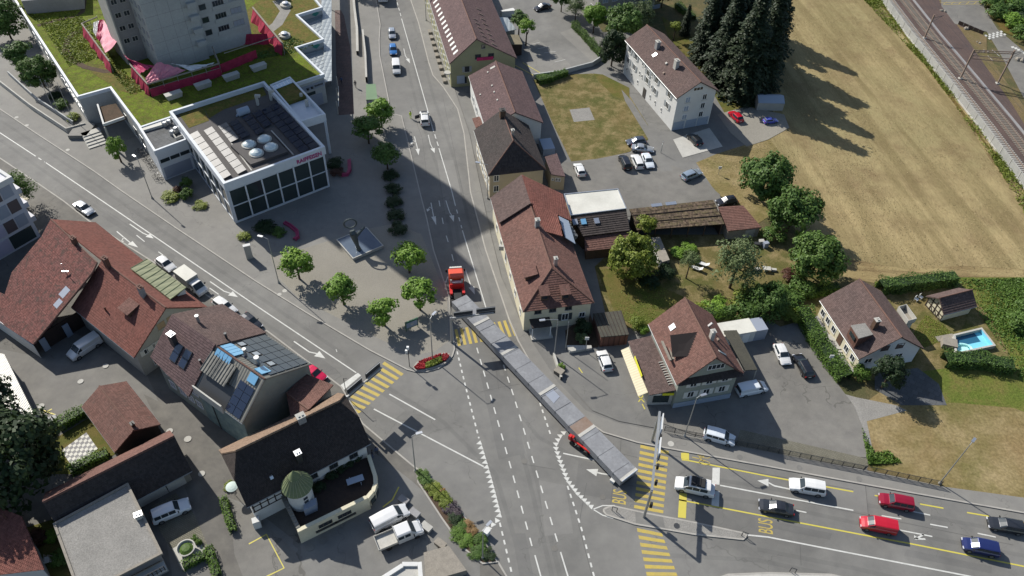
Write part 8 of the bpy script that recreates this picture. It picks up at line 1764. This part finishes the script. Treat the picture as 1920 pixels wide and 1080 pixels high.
# overhead direction signs
def panel(root, c, u, wd, h, mat='dsteel'):
    n = Vector((-u.y, u.x, 0)); p = part('sign_panel', MB().box(c - u * wd / 2 - UP * h / 2, u * wd, n * .12, UP * h), M[mat], root)
    f = MB(); f.box(c - u * wd / 2 - UP * h / 2 - n * .05 , u * wd, n * .05, UP * .1); f.box(c - u * wd / 2 + UP * (h / 2 - .1) - n * .05, u * wd, n * .05, UP * .1); f.box(c - u * wd / 2 - UP * .05 - n * .05, u * wd, n * .05, UP * .1); part('stiffener', f, M['steel'], root); return p
b0 = at(847, 643) + UP * WK; e0 = at(925.5, 586.5, 5.7); t0_ = H(b0) + UP * 5.7; u_ = (e0 - t0_); u_.z = 0; Lg = u_.length; u_.normalize()
root = thing('sign_gantry', 'cantilever sign gantry reaching over the red truck and grey load', 'sign gantry', H(b0), 0)
part('pole', MB().tube(b0, t0_ + UP * .2, .2, .16, 10), M['steel'], root); part('arm', MB().box(t0_ - UP * .12 - Vector((-u_.y, u_.x, 0)) * .1, u_ * Lg, Vector((-u_.y, u_.x, 0)) * .2, UP * .24), M['steel'], root); part('mast', MB().tube(t0_ + UP * .1, t0_ + UP * 4.2, .05), M['dsteel'], root)
for px, py in ((868.5, 590), (911, 583.5)): panel(root, at(px, py, 5.75), u_, 2.9, 1.5)
b0 = at(652, 797) + UP * WK
s0, s1 = at(651, 744, 5.8), at(716, 689, 5.8); u_ = (s1 - s0); Lg = u_.length; u_.normalize(); root = thing('sign_gantry', 'cantilever sign gantry with two dark panels over the left crosswalk', 'sign gantry', H(s0), 0)
part('pole', MB().tube(H(s0), s0 + UP * .2, .2, .16, 10), M['steel'], root); nn = Vector((-u_.y, u_.x, 0)); part('arm', MB().box(s0 - UP * .12 - nn * .1, u_ * Lg, nn * .2, UP * .24), M['concl'], root)
for px, py in ((666, 727), (700, 698)): panel(root, at(px, py, 5.8), u_, 2.75, 1.9)
b0, b1 = at(1207, 970) + UP * WK, at(1222, 828) + UP * WK; t0_, t1_ = H(b0) + UP * 6.7, H(b1) + UP * 6.7; u_ = (t1_ - t0_).normalized(); t1e = t1_ + u_ * .3
root = thing('sign_gantry', 'portal sign gantry spanning the right road at the crosswalk', 'sign gantry', H((b0 + b1) / 2), 0)
for b_, t_ in ((b0, t0_), (b1, t1_)): part('pole', MB().tube(b_, t_ + UP * .1, .19, .17, 10), M['steel'], root)
nn = Vector((-u_.y, u_.x, 0)); part('beam', MB().box(t0_ - UP * .15 - nn * .15, u_ * (t1e - t0_).length, nn * .3, UP * .34), M['steel'], root)
for f, wd in ((.52, 2.5), (.84, 2.6)):
    c = t0_ + (t1_ - t0_) * f - nn * .32 - UP * .25; p = part('sign_panel', MB().box(c - u_ * wd / 2 - UP * .7, u_ * wd, -nn * .14, UP * 2.0), M['blindb'], root); part('panel_edge', MB().box(c - u_ * wd / 2 - UP * -1.302, u_ * wd, -nn * .16, UP * .05), M['plaster'], root)
for f in (.1, .3, .42, .68): c = t0_ + (t1_ - t0_) * f - nn * .3 - UP * .6; part('traffic_light', MB().box(c, u_ * .34, -nn * .3, UP * .95), M['black'], root)
c = H(b0) + UP * 2.6 - nn * .3; part('traffic_light', MB().box(c, u_ * .34, -nn * .35, UP * .95), M['black'], root)
part('camera_arm', MB().tube(t0_ + (t1_ - t0_) * .3 + UP * .2, t0_ + (t1_ - t0_) * .3 - nn * 1.2 + UP * .4, .05), M['dsteel'], root)
# twin signal by the flower bed
c = at(768, 688) + UP * WK; root = thing('pedestrian_signal', 'slim post with two white signal heads beside the flower bed', 'signal', c); part('pole', MB().tube(c, c + UP * 4.2, .06), M['dsteel'], root)
for z, dx in ((3.2, -.25), (4.0, 0)): part('signal_head', MB().cbox(c + UP * z + Vector((dx, 0, 0)), .35, .3, .6), M['wframe'], root)
c = at(646, 744) ; root = thing('road_sign_post', 'thin road sign post by the stop line at the left crosswalk', 'post', at(651, 746)); c = at(651, 746); part('pole', MB().tube(c, c + UP * 4.6, .05), M['dsteel'], root); part('bracket', MB().tube(c + UP * 4.5, c + UP * 4.5 + Vector((.5, .1, 0)), .03), M['dsteel'], root)
# notice board, bus shelter, benches, sculpture basin
c0, c1_ = at(761.5, 624) + UP * WK, at(785, 614) + UP * WK; u_ = (c1_ - c0).normalized(); nn = Vector((-u_.y, u_.x, 0)); root = thing('notice_board', 'green framed notice board under the plaza trees', 'notice board', (c0 + c1_) / 2); L = (c1_ - c0).length
part('frame', MB().box(c0 + UP * .55, u_ * L, nn * .18, UP * 1.6), M['sgreen'], root); part('board', MB().box(c0 + UP * .75 + u_ * .15 - nn * .02, u_ * (L - .3), nn * .02, UP * 1.1), M['slate'], root)
for t in (.03, .94): part('post', MB().box(c0 + u_ * L * t + nn * .04, u_ * .1, nn * .1, UP * .55), M['sgreen'], root)
m = MB(); m.lathe(c0 + u_ * L * .45 + UP * 1.35 - nn * .05, [(.3, -.02), (.3, 0), (0, 0)], 14); part('emblem', MB().box(c0 + u_ * L * .42 + UP * 1.1 - nn * .025, u_ * .45, nn * .01, UP * .45), M['concl'], root)
SHp = [at(*p, 2.7) for p in ((686.5, 158), (704, 157), (708, 186), (686.5, 187))]; root = thing('bus_shelter', 'green roofed bus shelter at the bus stop', 'bus shelter', H(sum(SHp, Vector()) / 4), 0); m = MB(); m.prism(SHp, 2.55, 2.7, bottom=True); part('roof', m, M['shelter'], root)
for p in SHp: q = p + (sum(SHp, Vector()) / 4 - p) * .08; part('post', MB().cbox(H(q) + UP * WK, .12, .12, 2.42), M['sgreen'], root)
a, b = [p + (sum(SHp, Vector()) / 4 - p) * .08 for p in (SHp[0], SHp[3])]; part('back_pane', MB().box(H(a) + UP * .3, H(b) - H(a), Vector((.04, 0, 0)), UP * 2.1), M['slate'], root); a, b = [p + (sum(SHp, Vector()) / 4 - p) * .08 for p in (SHp[3], SHp[2])]; part('side_pane', MB().box(H(a) + UP * .3, (H(b) - H(a)) * .9, Vector((0, .04, 0)), UP * 2.1), M['slate'], root); c = sum(SHp, Vector()) / 4; part('bench', MB().cbox(H(c) + UP * WK + Vector((-.6, 0, .4)), .45, 2.4, .08), M['wood'], root)
for lb, pts in (('curved magenta bench at the upper shrub bed', ((640, 331), (651, 330), (656, 322), (655, 303))), ('curved magenta bench at the lower shrub bed', ((552, 452), (559, 447), (557, 436), (545, 426), (534, 420)))):
    q = [p + UP * WK for p in P(*pts)]; root = thing('bench', lb, 'bench', sum(q, Vector()) / len(q)); part('seat', MB().ribbon(q, .65, h=.45), M['bench'], root); part('backrest', MB().ribbon([p + Vector((.25, -.12, .45)) for p in q], .16, h=.32), M['bench'], root)
BA = [at(*p, .75) for p in ((631.5, 449), (662, 484), (718, 460), (687, 426))]; root = thing('fountain_basin', 'square blue-grey fountain basin half in the tower shadow', 'fountain', H(sum(BA, Vector()) / 4)); m = MB(); m.prism(BA, WK - .02, .66); part('base', m, M['concrete'], root); m = MB(); m.prism([p + (sum(BA, Vector()) / 4 - p) * .03 for p in BA], .662, .70); part('water_film', m, M['basin'], root); m = MB(); parapet(m, BA, .55, .75, .16); part('rim', m, M['concl'], root)
c = at(673, 468, .7); root = thing('sculpture', 'dark bronze sculpture with open ring rising from the basin', 'sculpture', c)
m = MB(); ps = [(0, 0, 0, .45), (-.2, .1, .9, .32), (-.45, .25, 2.0, .5), (-.75, .5, 3.1, .62), (-.9, .7, 3.7, .42)]
for a, b in zip(ps, ps[1:]): m.tube(c + Vector(a[:3]), c + Vector(b[:3]), a[3], b[3], 10)
m.tube(c + Vector((-.5, .35, 2.5)), c + Vector((1.2, 1.2, 4.2)), .4, .16, 8); part('stem', m, M['bronze'], root)
m = MB(); rc = c + Vector((-1.2, 1.3, 4.7))
for k in range(20):
    a, b = 2 * math.pi * k / 20, 2 * math.pi * (k + 1) / 20; f = lambda t: rc + Vector((1.0 * math.cos(t), .3 * math.cos(t), .95 * math.sin(t))); m.tube(f(a), f(b), .14, n=8, cap=False)
part('ring', m, M['bronze'], root)
# litter boxes, planters, seats around the old inn
for lb, px, py, s, mt in (('pale concrete seat block by the white flatbed truck', 800, 992, (1.4, .8, .6), 'concl'), ('pale concrete seat block near the bottom ramp', 826, 1023, (1.4, .8, .6), 'woodg'), ('dark seat block in the inn shade by the white van', 778, 966, (1.3, .8, .6), 'concd'), ('dark planter block behind the white van', 757, 941, (1.3, .8, .5), 'concd'), ('planter box at the shop yard corner', 1048, 700, (1.3, 1.0, .7), 'woodg'), ('small white cabinet at the kerb of the planting strip', 912, 1002, (.7, .7, .9), 'plaster'), ('white traffic marker block at the portal gantry road', 1151, 900, (.6, 1.2, .5), 'plaster')):
    c = at(px, py) + UP * (WK if px < 1000 else 0); m = MB(); m.cbox(c, s[0], s[1], s[2], R(-35)); o = solo('planter_box' if 'plant' in lb else 'seat_block', m, M[mt], lb, 'block', c); part('top_slab', MB().cbox(c + UP * s[2], s[0] + .1, s[1] + .1, .06, R(-35)), M[mt], o)
c = at(352, 1034) + UP * WK; root = thing('stone_fountain', 'round stone well fountain in the small gravel court', 'fountain', c); part('bowl', MB().lathe(c, [(.8, 0), (.95, .5), (1.15, .9), (1.0, .92), (.9, .6), (0, .55)], 24), M['concl'], root); part('planting', MB().lathe(c + UP * .62, [(.85, 0), (.5, .25), (0, .3)], 12), M['leaf_mid'], root)
# giant chess board: every tile a piece
c4 = [at(*p) + UP * (WK + .03) for p in ((116, 846), (137, 878), (189, 847), (163, 812))]
root = thing('chess_board', 'giant garden chess board of pale and grey slabs', 'chess board', sum(c4, Vector()) / 4); ex_, ey_ = (c4[1] - c4[0]) / 8, (c4[3] - c4[0]) / 8
mt_ = MB(); mt_.box((0, 0, 0), ex_ * .97, ey_ * .97, UP * .05); tl_ = [mt_.mesh('tile') for _ in range(2)]; tl_[0].materials.append(M['flatwhite']); tl_[1].materials.append(M['concd'])
for i in range(8):
    for j in range(8): inst('tile', tl_[(i + j) % 2], root, None, c4[0] - ORG[root.name] + ex_ * i + ey_ * j)
# hollywood swing, garden loungers, potting table
c = at(98, 1053) + UP * WK; root = thing('garden_swing', 'white garden swing seat on a wooden frame between two roofs', 'swing', c)
for x in (-.7, .7): part('frame', MB().tube(c + Vector((x, .5, 0)), c + Vector((x * .3, -.1, 1.9)), .05).tube(c + Vector((x, -.6, 0)), c + Vector((x * .3, -.1, 1.9)), .05), M['woodg'], root)
part('seat', MB().cbox(c + UP * .5, 1.5, .8, .18, R(20)), M['plaster'], root)
for k, (px, py) in enumerate(((1306, 506), (1318, 498))):
    c = at(px, py); root = thing('sun_lounger', 'white garden lounger on the dry grass, %s' % ('nearer one', 'farther one by the willow-like tree')[k], 'lounger', c, R(-25)); part('mattress', MB().box((-1, -.35, .35), (1.5, 0, 0), (0, .7, 0), (0, 0, .12)), M['plaster'], root, local=True); part('backrest', MB().box((.5, -.35, .4), (.5, 0, .35), (0, .7, 0), (0, 0, .1)), M['plaster'], root, local=True)
    for x in (-.8, .4):
        for y in (-.3, .25): part('leg', MB().box((x, y, 0), (.06, 0, 0), (0, .06, 0), (0, 0, .35)), M['alu'], root, local=True)
c = at(1436, 508); root = thing('garden_table', 'stone garden table with two bench blocks on the dry lawn', 'table', c); part('top', MB().cbox(c + UP * .6, 1.4, .9, .1, R(-5)), M['concl'], root); part('leg', MB().cbox(c, .5, .4, .6, R(-5)), M['concl'], root)
for dx in (-1.5, 1.3): part('bench_block', MB().cbox(c + Vector((dx, .1, 0)), .9, .5, .45, R(-5)), M['concl'], root)
for k, (px, py) in enumerate(((1418, 462), (1426, 458), (1434, 463))): m = MB(); c = at(px, py); m.cbox(c, .9, .7, .8 + .15 * k, R(10 * k)); solo('storage_bin', m, M[('dsteel', 'concl', 'slate')[k]], ('dark bin by the rusty shed', 'pale bin by the rusty shed', 'slate bin at the end by the rusty shed')[k], 'bin', c)
# flat refuse bins on the upper alley
c = at(103, 794) + UP * WK; m = MB(); m.cbox(c, 1.2, .9, 1.1, R(35)); solo('refuse_bin', m, M['dsteel'], 'black refuse container beside the chess garden hedge', 'bin', c); c = at(484, 987) + UP * WK; m = MB(); m.cbox(c, .9, .8, 1.6, R(25)); solo('meter_cabinet', m, M['plaster'], 'white cabinet at the lower corner of the old inn', 'cabinet', c)
for k, (px, py) in enumerate(((895, 182), (901, 196))): m = MB(); c = at(px, py) + UP * WK; m.cbox(c, 1.6, 1.9, 1.3, R(8)); solo('refuse_container', m, M['sgreen' if k else 'slate'], ('slate container at the olive inn corner', 'green container at the townhouse corner')[k], 'container', c)
# promenade walls and fences
m = MB(); m.ribbon([p + UP * WK for p in P((662, -20), (665, 20), (670, 60), (671, 104))], .55, h=1.0); solo('promenade_wall', m, M['concl'], 'long low wall between promenade and bus bay', 'wall', at(667, 60)); m = MB(); m.ribbon([p + UP * WK for p in P((681, 66), (686, 110), (688, 156))], .4, h=1.4); solo('screen_wall', m, M['concl'], 'screen wall leading to the bus shelter', 'wall', at(686, 110))
m = MB(); m.ribbon([p for p in P((1000, 147), (1050, 140), (1110, 124), (1128, 112))], .3, h=1.1); solo('car_park_wall', m, M['concrete'], 'retaining wall along the lower edge of the upper car park', 'wall', at(1070, 134)); m = MB(); m.ribbon(P((1038, 667), (1045, 690), (1052, 712)), .3, h=.7); solo('yard_wall', m, M['concl'], 'short low wall at the shop yard entrance', 'wall', at(1045, 690))
# railing along the right road with panels
RP = P((1245, 809), (1340, 828), (1440, 847), (1560, 871), (1680, 895), (1762, 912)); root = thing('railing', 'long dark mesh railing along the pavement of the right road', 'railing', RP[2] + UP * WK); seg = [p + UP * WK for p in RP]
npost = 27; tot = [0]
for a, b in zip(seg, seg[1:]): tot.append(tot[-1] + (b - a).length)
def rpt(s):
    for i in range(len(seg) - 1):
        if s <= tot[i + 1] + 1e-6: return seg[i] + (seg[i + 1] - seg[i]) * ((s - tot[i]) / (tot[i + 1] - tot[i]))
for k in range(npost):
    p = rpt(tot[-1] * k / (npost - 1)); part('post', MB().tube(p, p + UP * 1.15, .045, n=6), M['dsteel'], root)
    if k: q = rpt(tot[-1] * (k - 1) / (npost - 1)); part('rail', MB().tube(q + UP * 1.1, p + UP * 1.1, .035, n=5).tube(q + UP * .15, p + UP * .15, .03, n=5), M['dsteel'], root)
    if k:
        g = MB(); d = p - q
        for j in range(1, 24): g.tube(q + d * (j / 24) + UP * .15, q + d * (j / 24) + UP * 1.1, .012, n=3, cap=False)
        part('mesh_panel', g, M['dsteel'], root)
# guard hoops on the traffic islands
for lb, px, py in (('bent hoop at the right tip of the traffic island', 1390, 1005), ('bent hoop at the left tip of the traffic island', 1147, 958), ('small camera post at the bottom edge island', 1480, 1072)):
    c = at(px, py) + UP * WK; root = thing('guard_hoop', lb, 'hoop', c); part('tube', MB().tube(c, c + UP * 1.0, .05).tube(c + UP * 1.0, c + Vector((.6, -.2, 1.0)), .05).tube(c + Vector((.6, -.2, 0)), c + Vector((.6, -.2, 1.0)), .05), M['dsteel'], root)
# small shop signs and hedge lamp
for lb, px, py, zz in (('small white sign on a post in the corner garden', 1097, 660, 3.0), ('white oval lantern in the long clipped hedge', 1549, 690, 2.6), ('small red and white no-parking sign in the dry grass', 1347, 327, 1.4)):
    c = at(px, py); root = thing('garden_sign', lb, 'sign', c); part('post', MB().tube(c, c + UP * zz, .05), M['steel'], root); part('plate', MB().cbox(c + UP * (zz - .1), .6, .1, .6), M['plaster'], root)

# ------------------------------------------------------------------ railway
def off(pts, d):
    q = [Vector(p) for p in pts]; out = []
    for i, p in enumerate(q):
        t = (q[min(i + 1, len(q) - 1)] - q[max(i - 1, 0)]).normalized(); out.append(p + Vector((-t.y, t.x, 0)) * d)
    return out
BL = P((1628, -40), (1646, -8), (1700, 66), (1760, 142), (1835, 238), (1870, 286), (1925, 360), (2000, 466))
def resample(pts, step):
    L = [0]
    for a, b in zip(pts, pts[1:]): L.append(L[-1] + (b - a).length)
    out = []; n = int(L[-1] / step)
    for k in range(n + 1):
        s = L[-1] * k / n
        for i in range(len(pts) - 1):
            if s <= L[i + 1] + 1e-6: out.append(pts[i] + (pts[i + 1] - pts[i]) * ((s - L[i]) / (L[i + 1] - L[i]))); break
    return out
root = thing('noise_barrier', 'pale concrete noise barrier of ribbed panels along the railway', 'noise barrier', BL[3])
bp_ = resample(BL, 4.0)
for a, b in zip(bp_, bp_[1:]):
    d = (b - a).normalized(); n = Vector((-d.y, d.x, 0)); Ls = (b - a).length
    m = MB(); m.box(a + d * .12, d * (Ls - .24), n * .12, UP * 1.85)
    for k in range(7): m.box(a + d * (.3 + k * (Ls - .6) / 7) - n * .02, d * .25, n * .02, UP * 1.8)
    part('panel', m, M['barrier'], root); part('post', MB().box(a - d * .08 - n * .08, d * .16, n * .24, UP * 1.9), M['concl'], root); part('plinth', MB().box(a - n * .22 - UP * .02, d * Ls, n * .2, UP * .3), M['concl'], root)
sgn = -1 if (off(BL, 1)[3] - BL[3]).x < 0 else 1
for k, dd_ in enumerate((2.2, 6.2)):
    C_ = off(BL, sgn * dd_); root = thing('railway_track', 'railway track %s' % ('nearer the noise barrier', 'farther from the noise barrier')[k], 'railway track', C_[3])
    for s in (-.72, .72):
        m = MB(); q = off(C_, s); m.ribbon([p + UP * .22 for p in q], .09, h=.16); part('rail', m, M['rustst'], root)
    m = MB(); rs = resample(C_, .62)
    for i, p in enumerate(rs):
        t = (rs[min(i + 1, len(rs) - 1)] - rs[max(i - 1, 0)]).normalized(); n = Vector((-t.y, t.x, 0)); m.box(p - t * .13 - n * 1.3 + UP * .12, t * .26, n * 2.6, UP * .1)
    part('sleepers', m, M['concl'] if k == 0 else M['woodg'], root, kind='stuff')
    m = MB(); m.ribbon([p + UP * .0 for p in C_], 3.0, h=.13); part('ballast_bed', m, M['ballast'], root)
m = MB(); m.ribbon([p + UP * .05 for p in off(BL, sgn * 8.7)], .5, h=.25); solo('cable_trough', m, M['concd'], 'pale cable trough beside the far railway track', 'trough', off(BL, sgn * 8.7)[3])
def mast(label, px, py, hh, arm=None):
    c = at(px, py); root = thing('catenary_mast', label, 'mast', c); part('pole', MB().box(c - Vector((.14, .14, 0)), (.28, 0, 0), (0, .28, 0), UP * hh), M['rustst'], root)
    part('bracket', MB().tube(c + UP * (hh - .9), c + UP * (hh - .7) + Vector((2.6, .6, .3)), .06).tube(c + UP * (hh - 2), c + UP * (hh - .75) + Vector((2.2, .5, .2)), .05), M['dsteel'], root); part('foot', MB().cbox(c, .8, .8, .25), M['concl'], root); return root
mast('catenary mast at the upper end of the track', 1733, 72, 6.2); r1_ = mast('catenary mast carrying the left end of the truss', 1800, 148, 7.4); r2_ = mast('catenary mast carrying the right end of the truss', 1870, 157, 8.4)
pA, pB = at(1800, 148), at(1870, 157); root = thing('catenary_truss', 'steel catenary truss between two masts over the railway', 'truss', (pA + pB) / 2 + UP * 5); d = pB - pA
for z in (5.2, 6.0): part('chord', MB().tube(pA + UP * z, pB + UP * (z + .3), .09), M['rustst'], root)
for z in (7.0, 7.5): part('chord', MB().tube(pA + UP * (z - .2), pB + UP * (z + .5), .09), M['rustst'], root)
for k in range(12):
    a, b = pA + d * (k / 12), pA + d * ((k + 1) / 12); part('lattice', MB().tube(a + UP * (5.2 + .025 * k), b + UP * (6.02 + .025 * k), .05, n=4), M['rustst'], root); part('lattice', MB().tube(a + UP * (6.8 + .058 * k), b + UP * (7.3 + .058 * k), .05, n=4), M['rustst'], root)
for k, dd_ in enumerate((2.2, 6.2)):
    q = [p + UP * 5.3 for p in off(BL, sgn * dd_)]; m = MB()
    for a, b in zip(q, q[1:]): m.tube(a, b, .018, n=4, cap=False).tube(a + UP * 1.1, b + UP * 1.1, .018, n=4, cap=False)
    solo('contact_wire', m, M['dsteel'], 'overhead contact wire above the %s railway track' % ('near', 'far')[k], 'wire', q[3])
for lb, px, py, s in (('rubble pile on the bank above the railway', 1768, 22, .8), ('white rubble on the dirt bank by the barrier fence', 1848, 98, .7), ('white marker stone on the dirt bank', 1836, 81, .5), ('boulder by the industrial road edge', 1912, 114, 1.2), ('pale rock at the road bend of the thicket', 1854, 20, .7), ('dark block at the bottom of the dirt bank', 1812, 54, 1.0)):
    c = at(px, py); m = MB(); rr = random.Random(px)
    for k in range(5): m.lathe(c + Vector((rr.uniform(-.7, .7), rr.uniform(-.5, .5), 0)), [(.45 * s, 0), (.4 * s, .35 * s), (.15 * s, .55 * s), (0, .58 * s)], 6 + k % 2)
    solo('boulder', m, M['woodg'], lb, 'rock', c)
# fence panels dark at the dirt bank
root = thing('bank_fence', 'short dark fence of four panels above the dirt bank', 'fence', at(1822, 56)); 
for k in range(5):
    a, b = at(1796 + k * 9.4, 46 + k * 4.0), at(1796 + k * 9.4 + 8.6, 46 + k * 4.0 + 3.7); part('panel', MB().box(a, b - a, Vector((0, .1, 0)), UP * 1.0), M['timber'], root)
